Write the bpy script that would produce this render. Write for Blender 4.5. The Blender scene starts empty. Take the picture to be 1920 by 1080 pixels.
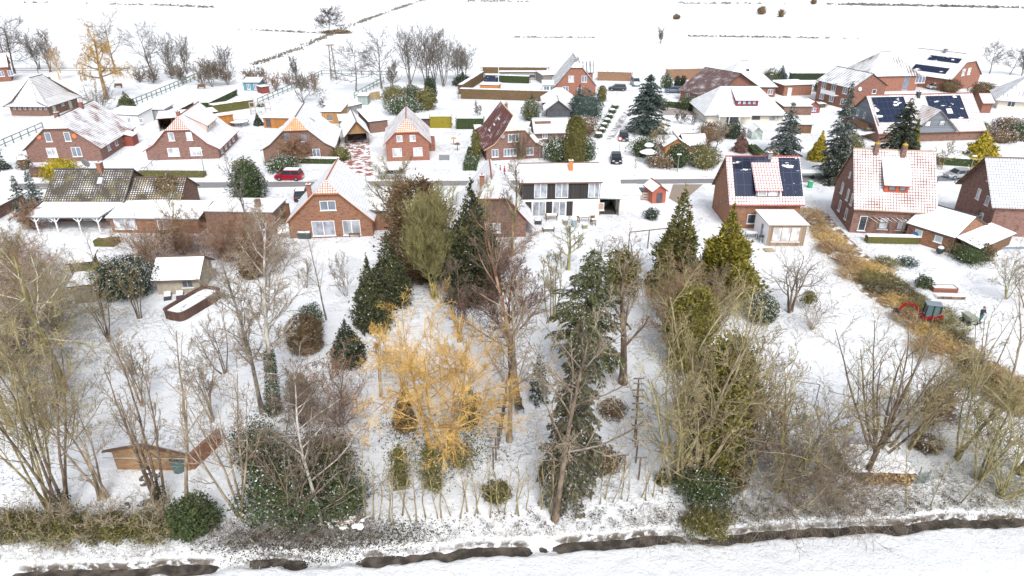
import bpy, bmesh, math, random
import numpy as np
from mathutils import Vector, Matrix, noise as mnoise
random.seed(7)
R_ = math.radians
# ------------------------------------------------------------------ camera
SC = bpy.context.scene
COL = SC.collection
FPX = 1280.0; PITCH = R_(26.7); CH = 33.0
cam = bpy.data.cameras.new('camera'); camo = bpy.data.objects.new('camera', cam); COL.objects.link(camo)
cam.lens = 24; cam.sensor_width = 36; cam.clip_start = 0.5; cam.clip_end = 8000
camo.location = (0, 0, CH); camo.rotation_euler = (R_(90) - PITCH, 0, 0)
SC.camera = camo
# ------------------------------------------------------------------ world + sun (thin overcast)
SUN_EL = R_(46); SUN_AZ = R_(168)      # compass direction of the sun, clockwise from +Y
W = bpy.data.worlds.new('World'); SC.world = W; W.use_nodes = True
wn = W.node_tree; wn.nodes.clear()
sky = wn.nodes.new('ShaderNodeTexSky'); sky.sky_type = 'NISHITA'; sky.sun_disc = False
sky.sun_elevation = SUN_EL; sky.sun_rotation = SUN_AZ; sky.air_density = 1.0; sky.dust_density = 3.0
hsv = wn.nodes.new('ShaderNodeHueSaturation'); hsv.inputs['Saturation'].default_value = 0.30
bg = wn.nodes.new('ShaderNodeBackground'); bg.inputs['Strength'].default_value = 0.15
wo = wn.nodes.new('ShaderNodeOutputWorld')
wn.links.new(sky.outputs[0], hsv.inputs['Color']); wn.links.new(hsv.outputs[0], bg.inputs[0]); wn.links.new(bg.outputs[0], wo.inputs[0])
sl = bpy.data.lights.new('sun', 'SUN'); sl.energy = 1.15; sl.angle = R_(16); sl.color = (1, .97, .92)
so = bpy.data.objects.new('sun', sl); COL.objects.link(so)
sd = Vector((math.sin(SUN_AZ) * math.cos(SUN_EL), math.cos(SUN_AZ) * math.cos(SUN_EL), math.sin(SUN_EL)))
so.rotation_euler = sd.to_track_quat('Z', 'Y').to_euler(); so.location = sd * 200
SC.view_settings.view_transform = 'Standard'; SC.view_settings.look = 'None'
SC.view_settings.exposure = 0.64; SC.view_settings.gamma = 1
SC.render.engine = 'CYCLES'

def G(px, py, z=0.0):
    """point of the level z that lies under photo pixel px, py"""
    u = (px - 960) / FPX; v = (py - 540) / FPX
    c, s = math.cos(PITCH), math.sin(PITCH)
    t = (CH - z) / (s + v * c)
    return Vector((t * u, t * (c - v * s), z))
def SCL(px, py):
    """local size unit of the village blocks"""
    v = (py - 540) / FPX; return (CH / (math.sin(PITCH) + v * math.cos(PITCH))) / (30.3 / (.4147 + v * .91))
def HP(Y, row):
    """height of something standing at distance Y whose top is on this row"""
    v = (row - 540) / FPX; c, s = math.cos(PITCH), math.sin(PITCH)
    return CH - Y * (s + v * c) / (c - v * s)

# ------------------------------------------------------------------ materials
MATS = {}
class NT:
    def __init__(s, name):
        s.m = bpy.data.materials.new(name); s.m.use_nodes = True; s.t = s.m.node_tree; s.t.nodes.clear()
        s.out = s.n('ShaderNodeOutputMaterial'); s.b = s.n('ShaderNodeBsdfPrincipled'); s.l(s.b.outputs[0], s.out.inputs[0])
        s.b.inputs['Roughness'].default_value = .8; s.b.inputs['Specular IOR Level'].default_value = .25
    def n(s, t, **k):
        x = s.t.nodes.new(t)
        for a, v in k.items(): setattr(x, a, v)
        return x
    def l(s, a, b): s.t.links.new(a, b)
    def val(s, sock, v):
        if hasattr(v, 'is_output') or isinstance(v, bpy.types.NodeSocket): s.l(v, sock)
        else: sock.default_value = v
    def math(s, op, a, b=0.0, c=0.0, clamp=False):
        x = s.n('ShaderNodeMath', operation=op, use_clamp=clamp)
        s.val(x.inputs[0], a); s.val(x.inputs[1], b)
        if len(x.inputs) > 2: s.val(x.inputs[2], c)
        return x.outputs[0]
    def mix(s, f, a, b):
        x = s.n('ShaderNodeMix', data_type='RGBA')
        s.val(x.inputs[0], f); s.val(x.inputs[6], a); s.val(x.inputs[7], b)
        return x.outputs[2]
    def step(s, v, lo, hi):
        x = s.n('ShaderNodeMapRange', interpolation_type='SMOOTHSTEP'); s.val(x.inputs[0], v)
        x.inputs[1].default_value = lo; x.inputs[2].default_value = hi; x.inputs[3].default_value = 0; x.inputs[4].default_value = 1
        return x.outputs[0]
    def noise(s, vec, scale, detail=3, rough=.55, stretch=None):
        if stretch:
            mp = s.n('ShaderNodeMapping'); mp.inputs['Scale'].default_value = stretch; s.l(vec, mp.inputs[0]); vec = mp.outputs[0]
        x = s.n('ShaderNodeTexNoise'); x.inputs['Scale'].default_value = scale; x.inputs['Detail'].default_value = detail
        x.inputs['Roughness'].default_value = rough; s.l(vec, x.inputs[0]); return x.outputs[0]
    def obj(s): return s.n('ShaderNodeTexCoord').outputs['Object']
    def uv(s): return s.n('ShaderNodeTexCoord').outputs['UV']
    def pos(s): return s.n('ShaderNodeNewGeometry').outputs['Position']
    def nz(s):
        g = s.n('ShaderNodeNewGeometry'); x = s.n('ShaderNodeSeparateXYZ'); s.l(g.outputs['Normal'], x.inputs[0]); return x.outputs[2]
    def bump(s, h, strength, dist):
        b = s.n('ShaderNodeBump'); b.inputs['Strength'].default_value = strength; b.inputs['Distance'].default_value = dist
        s.l(h, b.inputs['Height']); s.l(b.outputs[0], s.b.inputs['Normal'])
def c4(c): return (c[0], c[1], c[2], 1)
SNOW = (.86, .875, .90)
def cached(fn):
    def w(*a, **k):
        key = (fn.__name__, a, tuple(sorted(k.items())))
        if key not in MATS: MATS[key] = fn(*a, **k)
        return MATS[key]
    return w
@cached
def plain(c, rough=.7, metal=0.0, var=.12, snow=0.0):
    t = NT('surface'); n = t.noise(t.obj(), 3.0, 4)
    col = t.mix(n, c4([x * (1 - var) for x in c]), c4([min(1, x * (1 + var)) for x in c]))
    if snow:
        f = t.math('MULTIPLY', t.step(t.nz(), .3, .7), t.step(t.noise(t.pos(), 2.5, 4), .62 - snow * .4, .75 - snow * .4)); col = t.mix(f, col, c4(SNOW))
    t.l(col, t.b.inputs[0]); t.b.inputs['Roughness'].default_value = rough; t.b.inputs['Metallic'].default_value = metal
    return t.m
@cached
def snowm(dirt=0.0, seed=0.0):
    t = NT('snow'); p = t.obj()
    n = t.noise(p, 1.3 + seed, 5); n2 = t.noise(p, 9.0, 4)
    col = t.mix(n, c4((.80, .82, .86)), c4((.90, .905, .915)))
    if dirt: col = t.mix(t.step(n2, .62 - dirt * .2, .70), col, c4((.30, .27, .22)))
    t.l(col, t.b.inputs[0]); t.bump(t.math('ADD', n, n2), .5, .06)
    t.b.inputs['Roughness'].default_value = .75
    return t.m
@cached
def brick(c1, c2, mortar=(.36, .33, .30), dark=(.16, .08, .06)):
    c1, c2, dark = [tuple(.66 * v + .012 for v in c) for c in (c1, c2, dark)]
    t = NT('brickwork'); uv = t.uv()
    b = t.n('ShaderNodeTexBrick'); t.l(uv, b.inputs[0]); b.inputs['Scale'].default_value = 1
    b.inputs['Brick Width'].default_value = .25; b.inputs['Row Height'].default_value = .083; b.inputs['Mortar Size'].default_value = .006
    b.inputs['Color1'].default_value = c4(c1); b.inputs['Color2'].default_value = c4(c2); b.inputs['Mortar'].default_value = c4(mortar)
    n = t.noise(uv, 2.4, 4, .75, (.7, 1.8, 1)); n2 = t.noise(uv, .5, 3)
    col = t.mix(t.math('MULTIPLY', t.step(n, .46, .64), .85), b.outputs[0], c4(dark))
    col = t.mix(t.math('MULTIPLY', t.step(n2, .45, .7), .3), col, c4((c2[0] * 1.25, c2[1] * 1.25, c2[2] * 1.2)))
    t.l(col, t.b.inputs[0]); t.b.inputs['Roughness'].default_value = .9; t.bump(b.outputs[1], -.3, .01)
    return t.m
@cached
def tiles(c, cover=.5, patch=.8, grid=.5, pitch=.34, nscale=.45, moss=None, course=.36):
    """clay or concrete roof tiles with snow lying on them; cover 0..1"""
    t = NT('snowy_tiles'); uv = t.uv(); x = t.n('ShaderNodeSeparateXYZ'); t.l(uv, x.inputs[0])
    def saw(o, p, k):
        f = t.math('FRACT', t.math('DIVIDE', o, p)); return t.math('POWER', t.math('ABSOLUTE', t.math('SUBTRACT', t.math('MULTIPLY', f, 2.0), 1.0)), k)
    gu = saw(x.outputs[0], pitch, 3.0); gv = saw(x.outputs[1], course, 3.5)
    g = t.math('MAXIMUM', gu, gv)
    n = t.noise(uv, nscale, 6, .62); n2 = t.noise(uv, 6.0, 3)
    s = t.math('ADD', cover, t.math('MULTIPLY', t.math('SUBTRACT', n, .5), patch * 2))
    s = t.math('ADD', s, t.math('MULTIPLY', t.math('SUBTRACT', n2, .5), .25))
    s = t.math('SUBTRACT', s, t.math('MULTIPLY', g, grid))
    f = t.step(s, .18, .38)
    base = t.mix(t.noise(uv, 2.2, 5), c4([v * .65 for v in c]), c4([min(1, v * 1.35) for v in c]))
    if moss: base = t.mix(t.step(t.noise(uv, .8, 4), .48, .62), base, c4(moss))
    thin = t.mix(t.math('MULTIPLY', t.math('ADD', t.math('MULTIPLY', g, .75), t.math('MULTIPLY', t.step(n2, .45, .7), .35)), t.step(t.noise(uv, .9, 4), .25, .6)), c4((.84, .85, .875)), c4((.42, .43, .47)))
    col = t.mix(f, base, thin)
    t.l(col, t.b.inputs[0]); t.bump(t.math('ADD', t.math('MULTIPLY', g, -.6), f), .6, .05)
    t.b.inputs['Roughness'].default_value = .75
    return t.m
@cached
def planks(c, w=.14, vert=True, snow=0.0):
    t = NT('boards'); uv = t.uv(); x = t.n('ShaderNodeSeparateXYZ'); t.l(uv, x.inputs[0])
    o = x.outputs[0 if vert else 1]; q = t.math('DIVIDE', o, w)
    g = t.math('POWER', t.math('ABSOLUTE', t.math('SUBTRACT', t.math('MULTIPLY', t.math('FRACT', q), 2.0), 1.0)), 8)
    wn_ = t.n('ShaderNodeTexWhiteNoise', noise_dimensions='1D'); t.l(t.math('FLOOR', q), wn_.inputs['W'])
    col = t.mix(wn_.outputs[0], c4([v * .72 for v in c]), c4([min(1, v * 1.25) for v in c]))
    col = t.mix(t.math('MULTIPLY', t.noise(uv, 3, 5, .6, (6, 1, 1) if vert else (1, 6, 1)), .5), col, c4([v * .6 for v in c]))
    col = t.mix(g, col, c4([v * .3 for v in c]))
    if snow: col = t.mix(t.step(t.noise(uv, 1.5, 5), .66 - snow * .3, .74), col, c4(SNOW))
    t.l(col, t.b.inputs[0]); t.bump(g, -.5, .01); return t.m
@cached
def glass(c=(.20, .24, .30), rough=.08, blind=0.0):
    t = NT('window_glass'); n = t.noise(t.uv(), .9, 2, .5, (1.2, .8, 1))
    hi = tuple(min(1, v + blind) for v in c)
    t.l(t.mix(t.step(n, .35, .65), c4(tuple(v * .75 for v in c)), c4(hi)), t.b.inputs[0])
    t.b.inputs['Roughness'].default_value = rough; t.b.inputs['Specular IOR Level'].default_value = .7
    return t.m
@cached
def bark(c1, c2, snow=.3, scale=3.0):
    c1 = tuple(min(.8, v * .52) for v in c1); c2 = tuple(min(.9, v * .80) for v in c2)
    t = NT('bark'); p = t.obj(); n = t.noise(p, scale, 5, .6, (1, 1, .35))
    col = t.mix(t.step(n, .35, .65), c4(c1), c4(c2))
    if snow:
        f = t.math('MULTIPLY', t.math('MULTIPLY', t.step(t.nz(), .25, .8), t.step(t.noise(p, 1.7, 3), .40, .60)), snow)
        col = t.mix(f, col, c4(SNOW))
    t.l(col, t.b.inputs[0]); t.b.inputs['Roughness'].default_value = .9; return t.m
@cached
def leaf(c1, c2, c3=None, snow=.3, scale=1.1):
    c1 = tuple(v * .75 for v in c1); c2 = tuple(v * .95 for v in c2)
    t = NT('foliage'); p = t.obj(); n = t.noise(p, scale, 4, .65); n2 = t.noise(p, 7.0, 2)
    col = t.mix(t.step(n, .32, .68), c4(c1), c4(c2))
    if c3: col = t.mix(t.step(t.noise(p, scale * 2.3, 3), .55, .68), col, c4(c3))
    col = t.mix(t.math('MULTIPLY', n2, .55), col, c4([v * .45 for v in c1]))
    if snow:
        f = t.math('MULTIPLY', t.step(t.math('ABSOLUTE', t.nz()), .35, .7), t.step(t.noise(p, 4.5, 4), .62 - snow * .30, .74 - snow * .30)); col = t.mix(t.math('MULTIPLY', f, .8), col, c4(SNOW))
    t.l(col, t.b.inputs[0]); t.b.inputs['Roughness'].default_value = .75
    return t.m
@cached
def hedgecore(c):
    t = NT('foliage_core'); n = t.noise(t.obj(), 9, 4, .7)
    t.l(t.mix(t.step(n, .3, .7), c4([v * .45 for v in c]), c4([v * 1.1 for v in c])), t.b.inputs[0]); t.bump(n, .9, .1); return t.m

# ------------------------------------------------------------------ mesh tools
def setp(o, label=None, cat=None, group=None, kind=None):
    if label: o['label'] = label
    if cat: o['category'] = cat
    if group: o['group'] = group
    if kind: o['kind'] = kind
    return o
def thing(name, label, cat, loc=(0, 0, 0), rz=0.0, group=None):
    o = bpy.data.objects.new(name, None); COL.objects.link(o); o.location = loc; o.rotation_euler = (0, 0, rz); o.empty_display_size = .3
    return setp(o, label, cat, group)
def mesh_np(name, verts, faces, mats, parent=None, midx=None, smooth=False, uv=False, loc=None):
    """faces: (n,k) array or list of such arrays"""
    if not isinstance(faces, list): faces = [faces]
    me = bpy.data.meshes.new(name); verts = np.asarray(verts, dtype=np.float32)
    me.vertices.add(len(verts)); me.vertices.foreach_set('co', verts.ravel())
    tot = np.concatenate([np.full(len(f), f.shape[1], dtype=np.int32) for f in faces]); st = np.concatenate([[0], np.cumsum(tot)[:-1]]).astype(np.int32)
    idx = np.concatenate([f.ravel() for f in faces]).astype(np.int32)
    me.loops.add(len(idx)); me.loops.foreach_set('vertex_index', idx)
    me.polygons.add(len(tot)); me.polygons.foreach_set('loop_start', st); me.polygons.foreach_set('loop_total', tot)
    if midx is not None: me.polygons.foreach_set('material_index', np.asarray(midx, dtype=np.int32))
    me.update(calc_edges=True)
    if smooth: me.polygons.foreach_set('use_smooth', np.ones(len(tot), dtype=bool))
    for m in (mats if isinstance(mats, (list, tuple)) else [mats]): me.materials.append(m)
    o = bpy.data.objects.new(name, me); COL.objects.link(o)
    if parent: o.parent = parent
    if loc is not None: o.location = loc
    return o
class MB:
    def __init__(s): s.v = []; s.f = []; s.mi = []; s.mats = []
    def m(s, mat):
        if mat not in s.mats: s.mats.append(mat)
        return s.mats.index(mat)
    def face(s, pts, mat):
        i = len(s.v); s.v += [tuple(p) for p in pts]; s.f.append(tuple(range(i, i + len(pts)))); s.mi.append(s.m(mat)); return s
    def box(s, x0, y0, z0, x1, y1, z1, mat, top=None, M=None):
        P = [Vector(p) for p in ((x0, y0, z0), (x1, y0, z0), (x1, y1, z0), (x0, y1, z0), (x0, y0, z1), (x1, y0, z1), (x1, y1, z1), (x0, y1, z1))]
        if M is not None: P = [M @ p for p in P]
        i = len(s.v); s.v += [tuple(p) for p in P]
        for k, q in enumerate(((0, 3, 2, 1), (4, 5, 6, 7), (0, 1, 5, 4), (1, 2, 6, 5), (2, 3, 7, 6), (3, 0, 4, 7))):
            s.f.append(tuple(i + a for a in q)); s.mi.append(s.m(top if (top and k == 1) else mat))
        return s
    def bar(s, a, b, w, h, mat):
        """square bar from a to b"""
        a = Vector(a); b = Vector(b); d = (b - a); L = d.length
        if L < 1e-6: return s
        q = d.to_track_quat('X', 'Z').to_matrix().to_4x4()
        return s.box(0, -w / 2, -h / 2, L, w / 2, h / 2, mat, M=Matrix.Translation(a) @ q)
    def tube(s, a, b, r0, r1, mat, n=8, cap=True):
        a = Vector(a); b = Vector(b); q = (b - a).to_track_quat('Z', 'Y').to_matrix(); i = len(s.v)
        for p, r in ((a, r0), (b, r1)):
            for k in range(n):
                t = 2 * math.pi * k / n; s.v.append(tuple(p + q @ Vector((r * math.cos(t), r * math.sin(t), 0))))
        for k in range(n): s.f.append((i + k, i + (k + 1) % n, i + n + (k + 1) % n, i + n + k)); s.mi.append(s.m(mat))
        if cap: s.f.append(tuple(i + k for k in range(n))[::-1]); s.mi.append(s.m(mat)); s.f.append(tuple(i + n + k for k in range(n))); s.mi.append(s.m(mat))
        return s
    def prism(s, poly, ext, mat, capmat=None):
        """poly: 3D points of one face, ext: extrusion vector"""
        P = [Vector(p) for p in poly]; E = Vector(ext); n = len(P); i = len(s.v)
        s.v += [tuple(p) for p in P] + [tuple(p + E) for p in P]
        s.f.append(tuple(range(i, i + n))); s.mi.append(s.m(capmat or mat)); s.f.append(tuple(range(i + 2 * n - 1, i + n - 1, -1))); s.mi.append(s.m(capmat or mat))
        for k in range(n): s.f.append((i + k, i + n + k, i + n + (k + 1) % n, i + (k + 1) % n)); s.mi.append(s.m(mat))
        return s
    def ball(s, c, rx, ry, rz, mat, seg=12, rings=7, z0=-1.0, jit=0, rnd=random):
        i = len(s.v); a0 = math.asin(max(-1, z0))
        for r in range(rings + 1):
            a = a0 + (math.pi / 2 - a0) * r / rings
            for k in range(seg):
                t = 2 * math.pi * k / seg; j = 1 + (rnd.random() - .5) * jit
                s.v.append((c[0] + rx * math.cos(a) * math.cos(t) * j, c[1] + ry * math.cos(a) * math.sin(t) * j, c[2] + rz * math.sin(a) * j))
        for r in range(rings):
            for k in range(seg): s.f.append((i + r * seg + k, i + r * seg + (k + 1) % seg, i + (r + 1) * seg + (k + 1) % seg, i + (r + 1) * seg + k)); s.mi.append(s.m(mat))
        return s
    def slab(s, polys, th, mat, under=None, edge=None):
        """closed roof shell: polys share corners; thickness th downwards"""
        key = {}; V = []
        def vi(p):
            k = (round(p[0], 3), round(p[1], 3), round(p[2], 3))
            if k not in key: key[k] = len(V); V.append(Vector(p))
            return key[k]
        F = [[vi(p) for p in poly] for poly in polys]
        i = len(s.v); n = len(V)
        s.v += [tuple(p) for p in V] + [(p.x, p.y, p.z - th) for p in V]
        cnt = {}
        for f in F:
            if (V[f[1]] - V[f[0]]).cross(V[f[2]] - V[f[1]]).z < 0: f.reverse()
            for a, b in zip(f, f[1:] + f[:1]): cnt[(a, b)] = cnt.get((a, b), 0) + 1
            s.f.append(tuple(i + a for a in f)); s.mi.append(s.m(mat)); s.f.append(tuple(i + n + a for a in reversed(f))); s.mi.append(s.m(under or mat))
        for (a, b) in cnt:
            if (b, a) not in cnt: s.f.append((i + a, i + n + a, i + n + b, i + b)); s.mi.append(s.m(edge or under or mat))
        return s
    def build(s, name, parent=None, smooth=False, loc=None, rz=None, bevel=0):
        me = bpy.data.meshes.new(name); me.from_pydata(s.v, [], s.f)
        for m in s.mats: me.materials.append(m)
        me.polygons.foreach_set('material_index', s.mi)
        uvl = me.uv_layers.new(name='UVMap'); me.update()
        Z = Vector((0, 0, 1)); vs = me.vertices
        for p in me.polygons:
            n = p.normal
            if abs(n.z) > .985 or n.length < .5: U = Vector((1, 0, 0)); V = Vector((0, 1, 0))
            else: U = Z.cross(n).normalized(); V = n.cross(U)
            for li in p.loop_indices:
                co = vs[me.loops[li].vertex_index].co; uvl.data[li].uv = (co.dot(U), co.dot(V))
        if smooth: me.polygons.foreach_set('use_smooth', [True] * len(me.polygons))
        o = bpy.data.objects.new(name, me); COL.objects.link(o)
        if parent: o.parent = parent
        if loc is not None: o.location = loc
        if rz is not None: o.rotation_euler = (0, 0, rz)
        if bevel:
            b = o.modifiers.new('bevel', 'BEVEL'); b.width = bevel; b.segments = 2; b.limit_method = 'ANGLE'
        return o
def copy_tree(o, parent=None):
    kids = [c for c in COL.objects if c.parent == o] if o.type == 'EMPTY' or parent is None else [c for c in COL.objects if c.parent == o]
    c = o.copy(); COL.objects.link(c)
    if parent: c.parent = parent
    for ch in kids: copy_tree(ch, c)
    return c

# ------------------------------------------------------------------ ground
def pline(pts):
    P = [G(*p) for p in pts]; xs = np.array([p.x for p in P]); ys = np.array([p.y for p in P]); return xs, ys
DX, DY = pline([(-200, 1068), (60, 1062), (200, 1058), (330, 1052), (480, 1040), (580, 1040), (700, 1034), (850, 1024), (1000, 1012), (1150, 1004), (1220, 998), (1380, 991), (1500, 984), (1600, 978), (1750, 968), (1920, 963), (2150, 955)])
OPX = [-300, 40, 80, 400, 430, 470, 490, 560, 590, 675, 690, 725, 745, 985, 1000, 1035, 1060, 1240, 1300, 1350, 1370, 1640, 1680, 1720, 2300]
OPV = [0, 0, 1, 1, .1, .1, .7, .8, .25, .25, .9, .9, .6, 1, .3, .3, 1, 1, .4, .5, 1, .7, .8, 1, 1]
_ox = np.array([G(p, 1010).x for p in OPX]); _ov = np.array(OPV)
_ph = np.random.RandomState(3).rand(40) * 6.28
def wob(x, y, s):
    return (np.sin(x * 1.7 * s + _ph[0]) * np.cos(y * 1.3 * s + _ph[1]) + np.sin(x * 2.9 * s + y * 2.1 * s + _ph[2]) * .6 + np.sin(-x * 4.3 * s + y * 3.7 * s + _ph[3]) * .35) / 1.95
def zg(x, y):
    x = np.asarray(x, float); y = np.asarray(y, float)
    yc = np.interp(x, DX, DY) + .20 * wob(x, x * .1 + 3, .33) + .10 * wob(x + 7, 2 + x * .2, 1.4)
    op = np.interp(x, _ox, _ov); d = y - yc
    floor = -.62 - .50 * op + .10 * wob(x, y, 2.1) + .05 * wob(y, x, 5.0)
    w_n = .12 + .06 * wob(x, x * .3, 1.1) + .05 * wob(x + 9, x, 3.3); w_s = -.14 - .13 * wob(x + 4, x * .2, .8) - .07 * wob(x, x + 5, 2.9)
    up = np.clip((d - w_n) / .55, 0, 1); z_n = floor + (-.25 - floor) * (up * up * (3 - 2 * up)); z_n = z_n + np.clip((d - w_n - .3) / 2.6, 0, 1) * .25
    dn = np.clip((w_s - d) / .7, 0, 1); z_s = floor + (-.42 - floor) * (dn * dn * (3 - 2 * dn)); z_s = z_s + np.clip((w_s - d - .6) / 3.0, 0, 1) * .32
    z = np.where(d > 0, z_n, z_s)
    rough = np.exp(-((d - 1.6) / 1.6) ** 2)
    z = z + rough * .10 * wob(x, y, 2.4) + rough * .05 * wob(y, x, 6.0)
    yard = np.clip((y - 33) / 5, 0, 1) * np.clip((100 - y) / 10, 0, 1)
    return z + yard * (.05 * wob(x, y, .35) + .025 * wob(y, x, 1.3))
def Gz(px, py):
    p = G(px, py); p = G(px, py, float(zg(p.x, p.y))); p.z = float(zg(p.x, p.y)); return p
def build_ground():
    a = np.arange(-36, 36.01, .3); g = 36 * 1.12 ** np.arange(1, 42); xs = np.concatenate([-g[::-1], a, g])
    y1 = np.arange(18, 27, .5); y2 = np.arange(27, 37, .11); y3 = np.arange(37, 62, .45); y4 = 62 + .6 * (1.075 ** np.arange(0, 110) - 1) / .075 * 1.0
    ys = np.concatenate([[-400, -60, 0, 10], y1, y2, y3, y4[y4 < 5200]])
    X, Y = np.meshgrid(xs, ys); Z = zg(X, Y)
    V = np.stack([X.ravel(), Y.ravel(), Z.ravel()], 1); nx = len(xs); ny = len(ys)
    i = (np.arange(ny - 1)[:, None] * nx + np.arange(nx - 1)[None, :]).ravel()
    F = np.stack([i, i + 1, i + 1 + nx, i + nx], 1)
    t = NT('snow_ground'); p = t.pos(); x = t.n('ShaderNodeSeparateXYZ'); t.l(p, x.inputs[0])
    n1 = t.noise(p, .05, 5); n2 = t.noise(p, .9, 6, .65); n3 = t.noise(p, 7.0, 4, .7)
    col = t.mix(n2, c4((.72, .76, .82)), c4((.90, .905, .915)))
    far = t.step(x.outputs[1], 185, 240); yardf = t.math('MULTIPLY', t.step(x.outputs[1], 33, 36), t.math('SUBTRACT', 1.0, t.step(x.outputs[1], 180, 215)))
    # far fields: drifted furrows running across
    fur = t.noise(p, .30, 4, .6, (.035, 1.0, 1)); fur2 = t.noise(p, 1.0, 4, .7, (.02, .10, 1))
    col = t.mix(t.math('MULTIPLY', far, t.math('MULTIPLY', t.step(fur, .48, .68), .42)), col, c4((.52, .56, .62)))
    col = t.mix(t.math('MULTIPLY', far, t.math('MULTIPLY', t.step(fur2, .57, .66), .35)), col, c4((.55, .56, .56)))
    # stubble and grass tips showing through the thin snow of the yards
    gr = t.math('MULTIPLY', t.step(n3, .56, .68), t.step(t.noise(p, .22, 4), .38, .60))
    col = t.mix(t.math('MULTIPLY', yardf, t.math('MULTIPLY', gr, .36)), col, c4((.33, .31, .27)))
    # steep cut bank: bare soil
    steep = t.math('MULTIPLY', t.math('SUBTRACT', 1.0, t.step(t.nz(), .38, .62)), t.step(t.noise(p, 2.2, 4), .36, .52))
    col = t.mix(t.math('MULTIPLY', steep, t.step(x.outputs[1], 20, 24)), col, c4((.10, .075, .055)))
    t.l(col, t.b.inputs[0]); t.bump(t.math('ADD', t.math('ADD', t.math('MULTIPLY', n2, 1.2), t.math('MULTIPLY', n3, .35)), t.math('MULTIPLY', yardf, t.math('MULTIPLY', t.step(t.noise(p, 2.6, 2), .52, .60), t.math('MULTIPLY', t.step(t.noise(p, .16, 3), .50, .58), -.9)))), .9, .24)
    t.b.inputs['Roughness'].default_value = .8
    o = mesh_np('snow_ground', V, F, t.m, smooth=True); setp(o, 'flat snow covered ground of gardens and fields', None, None, 'structure')
build_ground()
def sheet(name, pts, mat, z=.03, label=None, dens=0):
    P = [G(*p) if len(p) == 2 else Vector(p) for p in pts]
    P = [Vector((p.x, p.y, z + (float(zg(p.x, p.y)) if False else 0))) for p in P]
    m = MB(); m.face(P, mat); o = m.build(name); setp(o, label or name.replace('_', ' '), None, None, 'structure'); return o
def water():
    t = NT('ditch_water'); p = t.pos(); n = t.noise(p, 1.1, 5, .6); n2 = t.noise(p, .5, 3)
    col = t.mix(t.step(n, .4, .62), c4((.045, .040, .036)), c4((.12, .102, .086)))
    t.l(col, t.b.inputs[0]); t.b.inputs['Roughness'].default_value = .22; t.bump(n, .15, .02)
    m = MB(); xs = np.arange(-40, 40.1, 2)
    for a, b in zip(xs[:-1], xs[1:]):
        ya = np.interp(a, DX, DY); yb = np.interp(b, DX, DY)
        m.face([(a, ya - 2, -.80), (b, yb - 2, -.80), (b, yb + 2, -.80), (a, ya + 2, -.80)], t.m)
    setp(m.build('ditch_water'), 'narrow ditch of dark brown water between snowy banks', None, None, 'structure')
water()
# ------------------------------------------------------------------ bare trees
def _perp(D):
    a = np.where(np.abs(D[:, 2:3]) < .9, np.array([[0, 0, 1.]]), np.array([[1., 0, 0]]))
    U = np.cross(D, a); U /= np.linalg.norm(U, axis=1, keepdims=True) + 1e-9
    return U, np.cross(D, U)
def _norm(D): return D / (np.linalg.norm(D, axis=1, keepdims=True) + 1e-9)
def chains(rs, P, D, L, R, nseg, wobble, up, taper=.35, sag=0.0):
    n = len(P); pos = np.zeros((n, nseg + 1, 3)); rad = np.zeros((n, nseg + 1)); pos[:, 0] = P; rad[:, 0] = R
    D = _norm(D.copy()); st = (L / nseg)[:, None]
    for k in range(nseg):
        D = _norm(D + rs.normal(0, wobble, (n, 3)) + np.array([[0, 0, up - sag * (k + 1) / nseg]]))
        pos[:, k + 1] = pos[:, k] + D * st; rad[:, k + 1] = R * (1 - (1 - taper) * (k + 1) / nseg)
    return pos, rad
def kids(rs, pos, rad, L, k, t0, t1, ang, lr, rr, shape=.55, flat=0.0):
    n, m1, _ = pos.shape; m = m1 - 1
    t = (np.tile((np.arange(k) + .5) / k, (n, 1)) + rs.uniform(-.5, .5, (n, k)) / k); t = t0 + (t1 - t0) * t
    f = np.clip(t * m, 0, m - 1e-4); i = f.astype(int); w = f - i; r = np.arange(n)[:, None]
    p = pos[r, i] * (1 - w)[..., None] + pos[r, i + 1] * w[..., None]; d = pos[r, i + 1] - pos[r, i]
    rd = rad[r, i] * (1 - w) + rad[r, i + 1] * w
    P = p.reshape(-1, 3); D = _norm(d.reshape(-1, 3)); U, V = _perp(D)
    az = rs.uniform(0, 2 * math.pi, n * k) if k < 3 else (np.tile(np.arange(k) * 2.4, (n, 1)) + rs.uniform(0, 6.28, (n, 1)) + rs.normal(0, .5, (n, k))).ravel()
    A = np.radians(ang) * rs.uniform(.7, 1.3, n * k)
    ND = D * np.cos(A)[:, None] + (U * np.cos(az)[:, None] + V * np.sin(az)[:, None]) * np.sin(A)[:, None]
    if flat: ND[:, 2] *= (1 - flat)
    LL = (np.repeat(L, k) * lr * (1 - shape * t.ravel()) * rs.uniform(.7, 1.25, n * k))
    return P, ND, LL, np.minimum(rd.ravel() * rr, rd.ravel())
def tubes(lst):
    Vs = []; Fs = []; off = 0
    for pos, rad, ns in lst:
        n, m1, _ = pos.shape
        if n == 0: continue
        D = _norm(pos[:, -1] - pos[:, 0]); U, V = _perp(D); a = 2 * math.pi * np.arange(ns) / ns
        ring = U[:, None, None, :] * np.cos(a)[None, None, :, None] + V[:, None, None, :] * np.sin(a)[None, None, :, None]
        v = pos[:, :, None, :] + ring * rad[:, :, None, None]; Vs.append(v.reshape(-1, 3))
        b = (np.arange(n) * m1 * ns)[:, None, None] + (np.arange(m1 - 1) * ns)[None, :, None]; k = np.arange(ns)[None, None, :]; k2 = (k + 1) % ns
        Fs.append((np.stack([b + k, b + k2, b + ns + k2, b + ns + k], -1) + off).reshape(-1, 4)); off += n * m1 * ns
    return np.concatenate(Vs), np.concatenate(Fs)
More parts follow.
